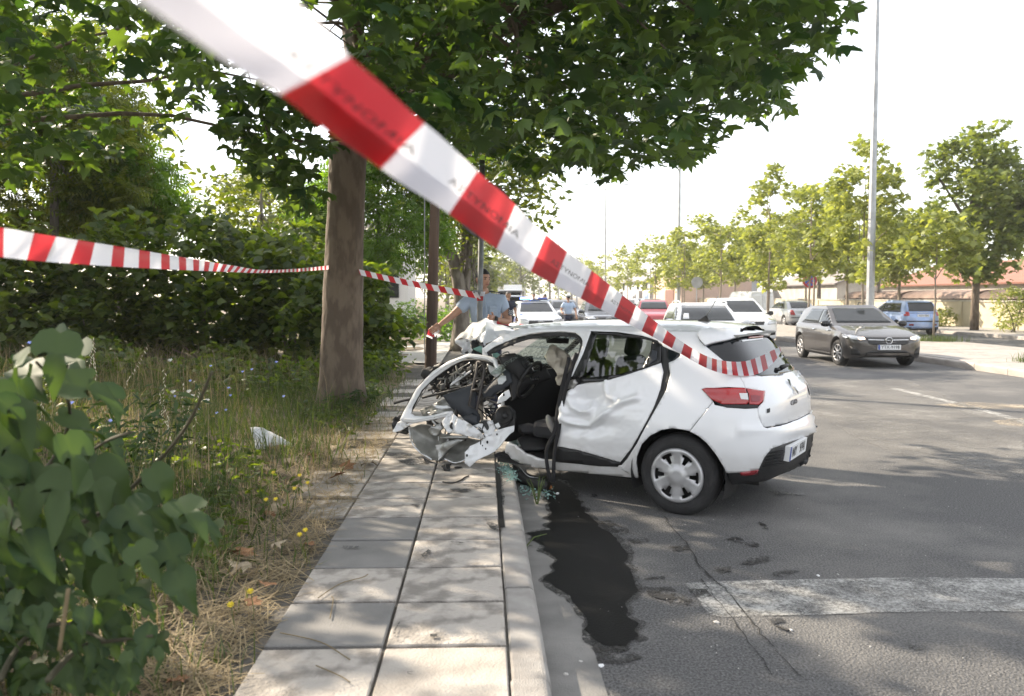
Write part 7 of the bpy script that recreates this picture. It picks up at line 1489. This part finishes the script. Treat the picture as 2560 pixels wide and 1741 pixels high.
# flowers
def flowers(pts, label, cat, col, r_, group, hh):
    m = mat(cat.replace(' ', '_'), col, .7); st = mat('weed_stem', (.08, .11, .03), .8)
    for (px, py, Y) in pts:
        c = at(px, py, Y); g = vz(c.x, c.y); c.z = max(c.z, g + .06); t = thing(cat.replace(' ', '_'), label, 'flower', (c.x, c.y, g), 0, group); h = c.z - g
        mb = MB(); mb.tube([(0, 0, 0), (.012, .006, h * .5), (0, 0, h)], .0022, 4); mb.build('stem', st, t)
        mb = MB(); n = 9
        for k in range(n):
            a = 2 * math.pi * k / n; d = Vector((math.cos(a), math.sin(a) * .6 - .25, .45 + .5 * math.sin(a))).normalized(); s_ = Vector((-math.sin(a), math.cos(a), 0)) * r_ * .32; o_ = Vector((0, 0, h)); mb.add([o_, o_ + d * r_ * .6 + s_, o_ + d * r_, o_ + d * r_ * .6 - s_], [(0, 1, 2, 3)])
        mb.build('petals', m, t)
def z6(*p): return [(x / 1.755, 840 + y / 1.755) for x, y in p]
yl = z6((1200, 603), (1315, 615), (1350, 648), (1292, 673), (1168, 722), (1210, 720), (1340, 856), (1315, 876), (1100, 1125), (1013, 1184), (935, 357), (882, 375), (1008, 508))
flowers([(x, y, (1.5 * 2062 / (y - 741)) * .93) for x, y in yl], 'small yellow flower among the dry grass by the pavement', 'yellow flower', (.62, .48, .03), .022, 'yellow flowers on the verge', .1)
bw_ = z6((65, 185), (78, 204), (235, 210), (316, 298), (312, 332), (488, 376), (925, 135), (1065, 160), (1105, 150), (835, 200), (1003, 231), (1012, 264), (768, 268), (820, 290), (875, 322), (992, 328), (952, 341), (766, 332), (805, 376), (826, 360), (1122, 597), (1213, 118), (1245, 268), (57, 322), (131, 35), (78, 412), (172, 250))
flowers([(x, y, 8.6 - .3 * i / 27 if x > 300 else 5.5) for i, (x, y) in enumerate(bw_)], 'pale blue chicory flower on a thin stalk', 'blue flower', (.30, .36, .72), .022, 'blue flowers among the weeds', .5)
ww_ = z6((748, 112), (830, 248), (845, 268), (910, 288), (760, 250), (435, 1102))
flowers([(x, y, 8.4 if y < 1200 else 3.1) for x, y in ww_], 'white umbel flower standing among the weeds', 'white flower', (.62, .62, .58), .034, 'white flowers among the weeds', .5)
# oat-like seed heads
t = thing('wild_oat', 'wild oat stalks with pale seed heads among the weeds', 'grass', (-2.6, 7.2, .15)); mb = MB(); ms_ = MB(); rr = random.Random(2)
for (ax_, ay_, bx2, by2) in z6((1, 1)) and [(405, 120, 412, 5), (500, 190, 640, 48), (380, 110, 405, 25), (430, 230, 412, 60), (720, 300, 722, 145), (800, 400, 805, 205), (740, 330, 700, 250), (780, 420, 830, 300), (130, 290, 110, 225), (180, 300, 190, 240), (760, 420, 730, 320), (850, 350, 870, 230)]:
    a = at(*z6((ax_, ay_ + 120))[0], 7.2); b = at(*z6((bx2, by2))[0], 7.0); mb.tube([a - t.location, a.lerp(b, .6) - t.location + Vector((.01, 0, .01)), b - t.location], .0022, 4)
    for k in range(12):
        q = a.lerp(b, .35 + .65 * k / 11) - t.location; d = Vector((rr.uniform(-.025, .025), rr.uniform(-.02, .02), -.03)); ms_.add([q, q + d * .5 + Vector((.004, 0, 0)), q + d, q + d * .5 - Vector((.004, 0, 0))], [(0, 1, 2, 3)])
mb.build('stalk', M_dry, t, kind='stuff'); ms_.build('seed_head', mat('oat_seed', (.62, .56, .42), .8), t, kind='stuff')
# fallen leaves
brn = mat('dead_leaf', (.20, .10, .045), .85, var=.3, scale=10); pal = mat('pale_dead_leaf', (.33, .27, .19), .85, var=.2, scale=10)
FLV = []
for k in range(3):
    T = L_PLANE[0].copy(); T[:, 2] += .5 * T[:, 0] ** 2 * (1 if k else -1) + .12 * np.sin(T[:, 1] * 6 + k); me = npmesh('fallen_leaf', T, L_PLANE[1]); FLV.append(me)
fl = z7 = lambda *p: [(580 + x / 2.391, 1080 + y / 2.391) for x, y in p]
for i, (px, py) in enumerate(fl((575, 108), (445, 95), (520, 140), (310, 190), (240, 185), (600, 270), (825, 188), (660, 190), (215, 470), (290, 430), (70, 700), (430, 680), (130, 820), (280, 930)) + [(470, 1690), (480, 1500), (620, 1500), (590, 1380), (670, 1370), (790, 1100), (905, 1010), (930, 1060)]):
    z_ = .16 if px < 1000 - (py - 1080) * .55 else PZ; q = gnd(px, py, z_); o = bpy.data.objects.new('fallen_leaf', FLV[i % 3].copy()); o.data.materials.append(brn if i % 3 else pal); COL.objects.link(o)
    o.location = (q.x, q.y, q.z + .012); s_ = random.uniform(.09, .17); o.scale = (s_,) * 3; o.rotation_euler = (random.uniform(-.4, .4), random.uniform(-.4, .4), random.uniform(0, 6)); tag(o, 'curled brown plane leaf lying by the pavement edge', 'leaf', 'fallen leaves by the pavement')
# ---------------- foreground mulberry shrub
ms = thing('mulberry_shrub', 'leafy mulberry shrub with large lobed leaves beside the pavement', 'shrub', (-1.75, 2.75, .12)); MB0 = Vector((-1.75, 2.75, .12))
stems = [([(150, 1335), (270, 1270), (390, 1160), (470, 1060), (530, 930 + 260 - 260)], 2.55), ([(60, 1300), (100, 1200), (160, 1100), (170, 1000), (90, 905)], 2.7), ([(20, 1500), (60, 1350), (110, 1240), (240, 1120), (330, 1080)], 2.6), ([(0, 1700), (60, 1600), (150, 1560), (260, 1600)], 2.35), ([(120, 1700), (200, 1620), (300, 1600), (380, 1590)], 2.3), ([(20, 1350), (40, 1100), (60, 950)], 2.5)]
mb = MB(); LP = []; LD = []
for P, Y in stems:
    Q = curve([at(x, y, Y + .25 * math.sin(i)) - MB0 for i, (x, y) in enumerate(P)], 6); mb.tube(Q, [.010 - .006 * i / len(Q) for i in range(len(Q))], 6)
mb.tube(curve([(.05, .1, -.05), (.0, .0, .4), (-.1, -.1, .8)], 4), .016, 6); mb.tube(curve([(-.1, .1, -.05), (-.3, .1, .35), (-.55, .0, .7)], 4), .014, 6)
mb.build('stem', mat('mulberry_stem', (.055, .05, .028), .8), ms, True)
ml = z6((80, 110), (330, 95), (20, 205), (240, 160), (360, 215), (470, 260), (170, 320), (330, 375), (60, 370), (400, 420), (490, 470), (150, 440), (60, 560), (300, 560), (410, 560), (470, 620), (140, 620), (40, 740), (200, 700), (280, 660), (370, 660), (420, 690), (150, 800), (580, 780), (640, 760), (700, 690), (820, 760), (870, 830), (940, 840), (760, 810), (440, 800), (330, 770), (280, 900), (430, 920), (330, 960), (380, 1010), (90, 1050), (30, 940), (220, 1000), (750, 960), (760, 1080), (690, 930), (560, 1060), (600, 1150), (300, 1130), (500, 1100), (240, 1080), (60, 1160), (160, 1220), (420, 1230), (480, 1260), (560, 1300), (640, 1330), (700, 1340), (600, 1360), (380, 1290), (300, 1300), (480, 1350), (180, 1330), (90, 1300), (30, 1280), (230, 1400), (330, 1390), (430, 1420), (540, 1430), (100, 1420), (30, 1400), (170, 1490), (270, 1490), (370, 1480), (470, 1490), (60, 1500), (560, 1500), (10, 620), (10, 480), (90, 250), (250, 60), (120, 160), (10, 820), (20, 1120), (110, 950), (10, 300), (520, 850), (600, 880))
MT = []
for T in (L_MULB, L_MULB3):
    for k in range(3):
        Tv = T[0].copy(); Tv[:, 1] *= 1.18; Tv[:, 2] += -.45 * (Tv[:, 1] - .2) ** 2 * (k * .6) + .38 * np.abs(Tv[:, 0]) + .05 * np.sin(Tv[:, 1] * 9 + k); me = npmesh('leaf', Tv, T[1], np.where(np.abs(Tv[:, 0]) < .02, .75, .05 + .28 * k)); me.materials.append(M_mul); me.polygons.foreach_set('use_smooth', [True] * len(me.polygons)); MT.append(me)
rr = random.Random(12)
for i, (px, py) in enumerate(ml + [(x + rr.uniform(-40, 40), y + rr.uniform(-40, 40)) for x, y in ml[12:] + ml[40:]]):
    Y = rr.uniform(2.3, 2.95); c = at(px, py, Y) - MB0; o = bpy.data.objects.new('leaf', MT[rr.randrange(6)]); COL.objects.link(o); o.parent = ms
    d = Vector((rr.uniform(-.3, 1.0), rr.uniform(-.7, .3), rr.uniform(-.9, -.1))).normalized(); n_ = Vector((rr.uniform(-.5, .5), rr.uniform(-.9, .2), rr.uniform(.5, 1.2))); n_ = (n_ - d * n_.dot(d)).normalized(); x_ = d.cross(n_)
    M = Matrix((x_, d, n_)).transposed().to_4x4(); s_ = rr.uniform(.07, .165) * (.62 if py > 1480 else 1); o.matrix_local = Matrix.Translation(c - d * s_ * .4) @ M @ Matrix.Scale(s_, 4)
P = blob((-2.15, 2.75, .55), (.75, .45, .55), 420, .2); leaves('inner_foliage', L_MULB, P, (.09, .16), M_mul, ms, base=MB0, up=.7, spread=.7, droop=.6)
mb = MB(); mb.tube(curve([at(*q, 2.25) - MB0 for q in z6((260, 1380), (280, 1250), (300, 1110))], 4), [.006] * 9, 6); mb.build('dry_stalk', M_dry, ms, True)
# ================================================================ BARRIER TAPE AND DEBRIS
def tape_mat(name, col):
    m = bpy.data.materials.new(name); m.use_nodes = True; n = m.node_tree.nodes; l = m.node_tree.links; b = n['Principled BSDF']; b.inputs['Base Color'].default_value = (*col, 1); b.inputs['Roughness'].default_value = .32
    t = n.new('ShaderNodeBsdfTranslucent'); t.inputs[0].default_value = (*[min(1, c * 1.1) for c in col], 1); ms = n.new('ShaderNodeMixShader'); ms.inputs[0].default_value = .55; l.new(b.outputs[0], ms.inputs[1]); l.new(t.outputs[0], ms.inputs[2]); l.new(ms.outputs[0], n['Material Output'].inputs['Surface']); return m
T_red = tape_mat('tape_red', (.50, .035, .045)); T_wht = tape_mat('tape_white', (.74, .74, .78))
def tape_strip(t, rows, bounds, first_white=True, slant=0.0):
    "rows: list of (key, [points across]); stripes change colour where the key passes a bound"
    cols = len(rows[0][1])
    segs = []; cur = []; ci = 0
    for i, (k, P) in enumerate(rows):
        while ci < len(bounds) and k >= bounds[ci]:
            if cur: 
                k0, P0 = rows[i - 1]; f = (bounds[ci] - k0) / max(1e-6, k - k0); mid = [a.lerp(b, f) for a, b in zip(P0, P)]; cur.append(mid); segs.append(cur); cur = [mid]
            ci += 1
        cur.append(P)
    segs.append(cur)
    for si, S in enumerate(segs):
        if len(S) < 2: continue
        white_ = (si % 2 == 0) == first_white; V = [p for r_ in S for p in r_]; F = [(i * cols + k, i * cols + k + 1, (i + 1) * cols + k + 1, (i + 1) * cols + k) for i in range(len(S) - 1) for k in range(cols - 1)]
        pyd('white_stripe' if white_ else 'red_stripe', V, F, T_wht if white_ else T_red, t, True, True)
def resample(P, n):
    P = [Vector((*p, 0)) if len(p) == 2 else Vector(p) for p in P]; return curve(P, n)
d_ = 1.1015
lowe = [(315, 0), (430, 80), (560, 170), (640, 215), (700, 265), (780, 325), (860, 375), (930, 430), (1000, 470), (1100, 545), (1200, 615), (1300, 668), (1400, 722), (1480, 764), (1540, 800), (1600, 834), (1650, 850), (1700, 853), (1735, 842), (1760, 818), (1773, 799)]
uppe = [(665, 0), (735, 66), (795, 130), (862, 188), (935, 256), (1000, 310), (1056, 362), (1105, 408), (1155, 450), (1215, 512), (1280, 566), (1345, 616), (1420, 676), (1490, 732), (1548, 776), (1602, 808), (1648, 820), (1692, 820), (1728, 808), (1752, 796), (1770, 788)]
dep = [.62, .74, .88, 1.0, 1.14, 1.3, 1.48, 1.68, 1.9, 2.25, 2.65, 3.1, 3.75, 4.4, 5.0, 5.5, 5.9, 6.2, 6.5, 6.75, 6.95]
T1 = thing('barrier_tape', 'red and white barrier tape stretched past the camera to the rear of the wrecked hatchback', 'tape', (1.5, 5.0, 0))
def lowy(x): return float(np.interp(x, [q[0] for q in lowe], [q[1] for q in lowe]))
for i, (ux, uy) in enumerate(uppe):
    if ux < 1600: xl_ = ux - float(np.interp(ux, [665, 797, 965, 1084, 1170, 1300, 1500, 1600], [240, 157, 100, 64, 42, 28, 12, 4])); lowe_n = (xl_, lowy(xl_) if xl_ > 430 else 80 + (xl_ - 430) * .70); uppe[i] = (ux, uy); dep[i] = dep[i]; 
    else: lowe_n = None
    LN = locals().get('LN', []); LN.append(lowe_n or lowe[i])
lowe = LN
rows = []; N_ = 8; U = resample([(a * d_, b * d_, q) for (a, b), q in zip(uppe, dep)], N_); Lw = resample([(a * d_, b * d_, q) for (a, b), q in zip(lowe, dep)], N_)
# start beyond the frame
for ext in (3, 2, 1):
    k = ext * .9; rows.append((U[0].x - 200 * ext, None))
rows = []
def tp(u, f): return at(u.x, u.y, u.z * f)
u0, l0 = U[0], Lw[0]; du, dl = (U[1] - U[0]), (Lw[1] - Lw[0])
pre = [(u0 - du * 8 * q, l0 - dl * 8 * q, max(.42, u0.z - .05 * q)) for q in (3, 2, 1)]
for a, b, z_ in pre: m_ = a.lerp(b, .6); rows.append((a.x, [at(a.x, a.y, z_), at(m_.x, m_.y, z_ - .026), at(b.x, b.y, z_)]))
for i, (a, b) in enumerate(zip(U, Lw)):
    m_ = a.lerp(b, .6); fo = .965; ed = 1.02
    A_, M_, B_ = at(a.x, a.y, a.z), at(m_.x, m_.y, a.z - .028), at(b.x, b.y, a.z)
    if a.x > 1760:
        for q in (A_, M_, B_):
            r = (q - CAMP).normalized(); h = BV.ray_cast(CAMP, r)
            if h[0] is not None and (h[0] - CAMP).length < (q - CAMP).length + .03: q[:] = CAMP + r * ((h[0] - CAMP).length - .03)
    rows.append((a.x, [A_, M_, B_]))
bnd = [875, 1062, 1194, 1289, 1365, 1418, 1479, 1525, 1556, 1590, 1620, 1645, 1668, 1690, 1711, 1731, 1750] + [1768 + 12 * k for k in range(16)]
tape_strip(T1, rows, bnd, True)
tape_strip(T1, [(k, [q[1] + CFW * .006, q[2] + CFW * .006]) for k, q in rows], bnd, True)      # lower half lies double
# lettering printed along the tape
def tape_text(t, rows, txt, key0, keyper, size_across, flip=False, v0=.0):
    keys = [k for k, _ in rows]; me = text_mesh(txt, 1.0, 0); V = []
    for v in me.vertices:
        k = key0 + v.co.x * keyper * (-1 if flip else 1); i = max(0, min(len(keys) - 2, int(np.searchsorted(keys, k)) - 1)); f = (k - keys[i]) / max(1e-6, keys[i + 1] - keys[i])
        a = rows[i][1][0].lerp(rows[i + 1][1][0], f); b = rows[i][1][1].lerp(rows[i + 1][1][1], f); w_ = v0 - v.co.y * size_across * (-1 if flip else 1); q = a.lerp(b, w_); q = q + (CAMP - q).normalized() * .004; V.append(q)
    F = [tuple(p.vertices) for p in me.polygons]; pyd('lettering', V, F, ink, t, False, True)
tape_text(T1, rows, 'ΑΣΤΥΝΟΜΙΑ', 950, 46, .30, v0=.80); tape_text(T1, rows, 'ΑΣΤΥΝΟΜΙΑ', 1240, 26, .30, v0=.80); tape_text(T1, rows, 'ΑΣΤΥΝΟΜΙΑ', 1440, 15, .30, v0=.80); tape_text(T1, rows, 'ΑΣΤΥΝΟΜΙΑ', 1565, 9, .3, v0=.80)
# tape from the left to the big trunk
T2 = thing('barrier_tape', 'red and white barrier tape running from the left to the big plane trunk', 'tape', (-3, 5, 0))
ue = [(-120, 552), (0, 569), (140, 592), (279, 613.6), (400, 634), (489, 649), (586, 665), (654, 675), (740, 672), (822, 664)]; le = [(-120, 628), (0, 643), (114, 654.5), (273, 666), (400, 673), (489, 677), (575, 680.5), (650, 683), (740, 680), (822, 674)]
def invY(x): return 1 / (.476 + (.0935 - .476) * x / 820)
rows2 = []
for (a, b) in zip(resample(ue, 8), resample(le, 8)):
    y_ = invY(a.x); tw = .9 + .1 * math.cos(max(0, a.x - 300) / 90); m_ = a.lerp(b, .30 + .1 * math.sin(a.x / 60)); rows2.append((a.x, [at(a.x, a.y, y_ * 1.004), at(m_.x, m_.y, y_ * .995), at(b.x, b.y, y_ * 1.004)]))
tape_strip(T2, rows2, [-60, 10, 85, 140, 195, 237, 283, 312, 348, 375, 403, 424, 447, 465, 483, 498, 512, 525, 537, 548, 558, 568, 577, 586, 594, 602, 610, 617, 624, 631, 638, 645] + list(np.arange(651, 822, 5.0)), True)
# tape from the trunk to the sign pole, with a turn round the pole
T3 = thing('barrier_tape', 'red and white barrier tape tied from the big plane trunk to the sign pole', 'tape', (-1, 10, 0)); rows3 = []
for k in range(41):
    f = k / 40; x = 898 + 300 * f; y_ = 1 / (1 / 11.15 + (1 / 9.16 - 1 / 11.15) * f); sag = 3 * math.sin(math.pi * f); sl_ = 6 + 3 * f; rows3.append((f * 300, [at(x - sl_ * .5, 673 + 58 * f + sag, y_), at(x + sl_ * .5, 688.5 + 60 * f + sag, y_)]))
b3 = []; q = 2.0
for k in range(19): b3.append(q); q += 14 + .21 * k
tape_strip(T3, rows3, b3, False)
mb = MB(); mb.lathe([(.035, 0), (.036, .05)], 14, (-.052, 9.22, 1.60), 'Z', False); mb.build('red_stripe', T_red, T3, True, True); mb = MB(); mb.lathe([(.036, .05), (.037, .10)], 14, (-.051, 9.22, 1.60), 'Z', False); mb.V = [(v[0] + (v[2] - 1.6) * .2, v[1], v[2]) for v in mb.V]; mb.build('white_stripe', T_wht, T3, True, True)
# low tape from the bonnet towards the police car, lettering upside down
T4 = thing('barrier_tape', 'red and white lettered tape hanging low between the bonnet and the police car', 'tape', (.5, 10, 0)); rows4 = []
for k in range(31):
    f = k / 30; x = 1222 + 170 * f; y_ = 9.3 + 2.2 * f; rows4.append((f * 170, [at(x, 800 + 19 * f + 1.5 * math.sin(3 * f), y_), at(x, 807.5 + 19 * f + 1.5 * math.sin(3 * f), y_)]))
tape_strip(T4, rows4, [4, 20, 50, 76, 92, 114, 132, 152], False); tape_text(T4, rows4, 'ΤΡΟΧΑΙΑ', 86, 4.6, .8, True, .5); tape_text(T4, rows4, 'ΠΡΟΣΟΧΗ', 120, 4.6, .8, True, .5)
# loose end in the officer's hand
T5 = thing('tape_end', 'folded loose end of barrier tape in the officer hand', 'tape', (-.6, 9.5, 0)); hp = OFF.location + OJ['wrr'] + Vector((-.07, -.06, -.03))
for nm, m_, pts in (('white_stripe', T_wht, ((-.01, 0, .03), (.03, 0, .03), (.05, -.02, -.06), (.0, -.02, -.07))), ('red_stripe', T_red, ((.0, -.01, -.02), (.02, -.02, -.10), (-.06, -.03, -.07), (-.04, -.01, .0))), ('white_stripe', T_wht, ((.03, -.01, -.10), (.085, 0, -.03), (.06, 0, -.01), (.02, -.01, -.06))), ('white_stripe', T_wht, ((-.062, -.03, -.07), (.0, -.02, -.10), (.0, -.02, -.12), (-.07, -.03, -.09)))):
    pyd(nm, [hp + Vector(p) for p in pts], [(0, 1, 2, 3)], m_, T5, False, True)
# ---- debris
paper = mat('white_plastic_sheet', (.66, .67, .70), .6, bump=.3, bscale=20)
def sheet_px(name, pts, label, cat, material, z, dome=.05, crumple=.03, thick=.004, step=8, N=(0, -.75, .65), grp=None):
    c = gnd(sum(p[0] for p in pts) / len(pts), max(p[1] for p in pts) - 4, z); t = thing(name, label, cat, c, 0, grp); plate('sheet', pts, c + Vector((0, 0, .02)), N, material, t, thick, crumple=crumple, freq=10, dome=dome, domer=10, step=step); return t
sheet_px('plastic_sheet', [(626, 1070), (660, 1072), (700, 1092), (728, 1108), (736, 1118), (700, 1112), (665, 1122), (640, 1128), (632, 1100)], 'crumpled white plastic sheet lying in the weeds', 'sheet', paper, .17)
DBG = 'black plastic fragments on the pavement'
def frag(px, py, z, size, label, m_=plast, seed=0, grp=None, name='plastic_fragment', flat=.5):
    rr = random.Random(seed + int(px)); c = gnd(px, py, z); bm = bmesh.new(); bmesh.ops.create_icosphere(bm, subdivisions=2, radius=1)
    for v in bm.verts: k = 1 + .6 * noise.noise(v.co * 1.6 + Vector((seed, px, py))); v.co = Vector((v.co.x * size * k, v.co.y * size * .6 * k, v.co.z * size * flat * k))
    o = obj(name, bm, m_); o.location = c + Vector((0, 0, size * flat * .55)); o.rotation_euler = (rr.uniform(-.3, .3), rr.uniform(-.3, .3), rr.uniform(0, 6)); tag(o, label, 'debris', grp); return o
frag(1116, 1176, PZ, .06, 'jagged black plastic fragment on the slabs below the torn door', seed=1); frag(1146, 1170, PZ, .045, 'flat black plastic scrap beside the torn white panel', seed=2, flat=.2)
frag(1486, 1241, 0, .03, 'small black fragment on the asphalt under the rear door', seed=3); 
t = thing('cable', 'short bent black cable lying on the slabs', 'cable', gnd(1140, 1205, PZ)); strip('cable', curve([gnd(x, y, PZ + .008) for x, y in ((1107, 1205), (1130, 1208), (1150, 1202), (1162, 1194), (1172, 1190))], 5), .006, plast, t)
t = thing('plastic_duct', 'black plastic duct lying under the sill at the kerb', 'debris', gnd(1290, 1190, .0)); strip('duct', curve([gnd(1268, 1160, .10), gnd(1300, 1190, .08), gnd(1340, 1208, .06), gnd(1370, 1215, .05)], 5), [.05] * 5 + [.055] * 6 + [.06] * 5, plast, t)
strip('strap', curve([gnd(1300, 1168, .16), gnd(1320, 1190, .14), gnd(1345, 1195, .12)], 5), .004, galv, t)
for i, (px, py, s_) in enumerate(((1350, 1225, .05), (1372, 1222, .04))): frag(px, py, .01, s_, 'rust orange crumb of seat foam under the belts', mat('orange_foam', (.36, .15, .05), .95), seed=i, grp='orange crumbs under the belts', name='foam_crumb')
frag(1394, 1236, .01, .02, 'white plastic chip beside the coolant spill', platew, seed=9, name='plastic_chip'); frag(1345, 1205, .01, .05, 'blue rag under the sill', mat('blue_rag', (.02, .04, .16), .9), seed=4, name='rag', flat=.3)
# crumbs of green safety glass
def glass_heap(name, label, pts, n, z, sp):
    V = []; F = []; rr = random.Random(len(label))
    for k in range(n):
        px, py = rr.choice(pts); q = gnd(px + rr.gauss(0, sp), py + rr.gauss(0, sp * .7), z); s_ = rr.uniform(.002, .0055); R_ = Matrix.Rotation(rr.uniform(0, 3), 3, 'X') @ Matrix.Rotation(rr.uniform(0, 3), 3, 'Z'); b0 = len(V); q.z += rr.uniform(.002, .02)
        V += [q + R_ @ (Vector(v) * s_) for v in ((-1, -1, -.6), (1, -1, -.6), (1, 1, -.6), (-1, 1, -.6), (-1, -1, .6), (1, -1, .6), (1, 1, .6), (-1, 1, .6))]; F += [tuple(b0 + i for i in f) for f in ((0, 3, 2, 1), (4, 5, 6, 7), (0, 1, 5, 4), (1, 2, 6, 5), (2, 3, 7, 6), (3, 0, 4, 7))]
    o = pyd(name, V, F, mat('green_safety_glass', (.20, .34, .31), .15, spec=.8)); tag(o, label, 'glass', kind='stuff')
glass_heap('broken_glass', 'heap of green broken glass on the kerb below the sill', [(1262, 1175), (1272, 1185), (1265, 1160), (1280, 1195), (1258, 1150)], 420, PZ + .003, 9)
glass_heap('broken_glass', 'green broken glass scattered in the gutter', [(1310, 1222), (1330, 1218), (1365, 1238), (1320, 1230)], 240, .012, 11)
glass_heap('broken_glass', 'green broken glass lying on the bent sill', [(1283, 1108), (1290, 1112)], 160, .26, 5)
M_grit = mat('pale_grit', (.45, .44, .42), .8); V = []; F = []; rr = random.Random(77)
for k in range(420):
    q = Vector((rr.uniform(.55, 6.5), 3.0 + 6 * rr.random() ** 1.3, .008)); s_ = rr.uniform(.0015, .004); b0 = len(V); V += [q + Vector(v) * s_ for v in ((-1, -1, 0), (1, -.8, 0), (.8, 1, 0), (-.9, .9, 0), (0, 0, 1))]; F += [(b0, b0 + 1, b0 + 4), (b0 + 1, b0 + 2, b0 + 4), (b0 + 2, b0 + 3, b0 + 4), (b0 + 3, b0, b0 + 4)]
o = pyd('road_grit', V, F, M_grit); tag(o, 'pale grit and glass crumbs scattered on the asphalt', 'grit', kind='stuff')
for i, (px, py) in enumerate(z8((1465, 622), (1375, 628), (905, 845), (538, 855), (280, 1025), (375, 1045), (1615, 955), (1250, 880), (210, 1285 - 200))): frag(px, py, 0, .007 + .004 * (i % 3), 'small pale chip lying on the road', platew if i % 2 else M_grit, seed=20 + i, grp='pale chips on the road', name='chip')
t = thing('wiper_blade', 'broken black wiper blade on the road beyond the white stripe', 'debris', gnd(1950, 1570, 0)); strip('blade', curve([gnd(x, y, .012) for x, y in z8((1180, 858), (1205, 866), (1240, 880))], 4), .006, plast, t)
# shoe left in the footwell
t = thing('shoe', 'grey and white running shoe in the footwell of the wrecked hatchback', 'shoe', cw(1.30, .62, .30)); q = on_plane(z5((785, 880)), cw(1.25, .60, .4), NB)[0]
bm = bmesh.new(); bmesh.ops.create_icosphere(bm, subdivisions=3, radius=1)
for v in bm.verts:
    k = max(0, v.co.z); v.co = Vector((v.co.x * .036 * (1 - .25 * k), v.co.y * .095, max(-.035, v.co.z * (.055 + .03 * max(0, v.co.y)))))
bmesh.ops.rotate(bm, verts=bm.verts, matrix=Matrix.Rotation(1.15, 3, 'X') @ Matrix.Rotation(.4, 3, 'Z')); bmesh.ops.translate(bm, verts=bm.verts, vec=q); up_ = obj('upper', bm, mat('shoe_grey', (.17, .165, .16), .8, bump=.4, bscale=90), t, True, world=True)
# dry twigs on the slabs
for i, P in enumerate((((795, 1495), (850, 1460), (905, 1444), (920, 1436)), ((825, 1546), (833, 1500), (829, 1492)), ((700, 1582), (800, 1605), (860, 1640), (875, 1650)), ((790, 1664), (850, 1690), (875, 1706)))):
    t = thing('dry_stalk', ['dry stalk with a seed tip lying on a pale slab', 'short bent straw standing out on the grey slab', 'long thin dry stalk across the slab joint', 'thin dry root lying on the front slab'][i], 'stalk', gnd(*P[0], PZ)); strip('stalk', curve([gnd(x, y, PZ + .012) for x, y in P], 5), .0025, M_dry, t)
# ================================================================ AIR
hz = MB(); hz.box((60, 150, 8.0), (560, 560, 20.0)); o = hz.build('haze', None); o['kind'] = 'stuff'; tag(o, 'thin summer haze over the road', 'haze')
hm = bpy.data.materials.new('haze_air'); hm.use_nodes = True; n = hm.node_tree.nodes; n.remove(n['Principled BSDF']); v = n.new('ShaderNodeVolumePrincipled'); v.inputs['Color'].default_value = (.95, .95, .95, 1); v.inputs['Density'].default_value = .0007; v.inputs['Anisotropy'].default_value = .3
hm.node_tree.links.new(v.outputs[0], n['Material Output'].inputs['Volume']); o.data.materials.append(hm)
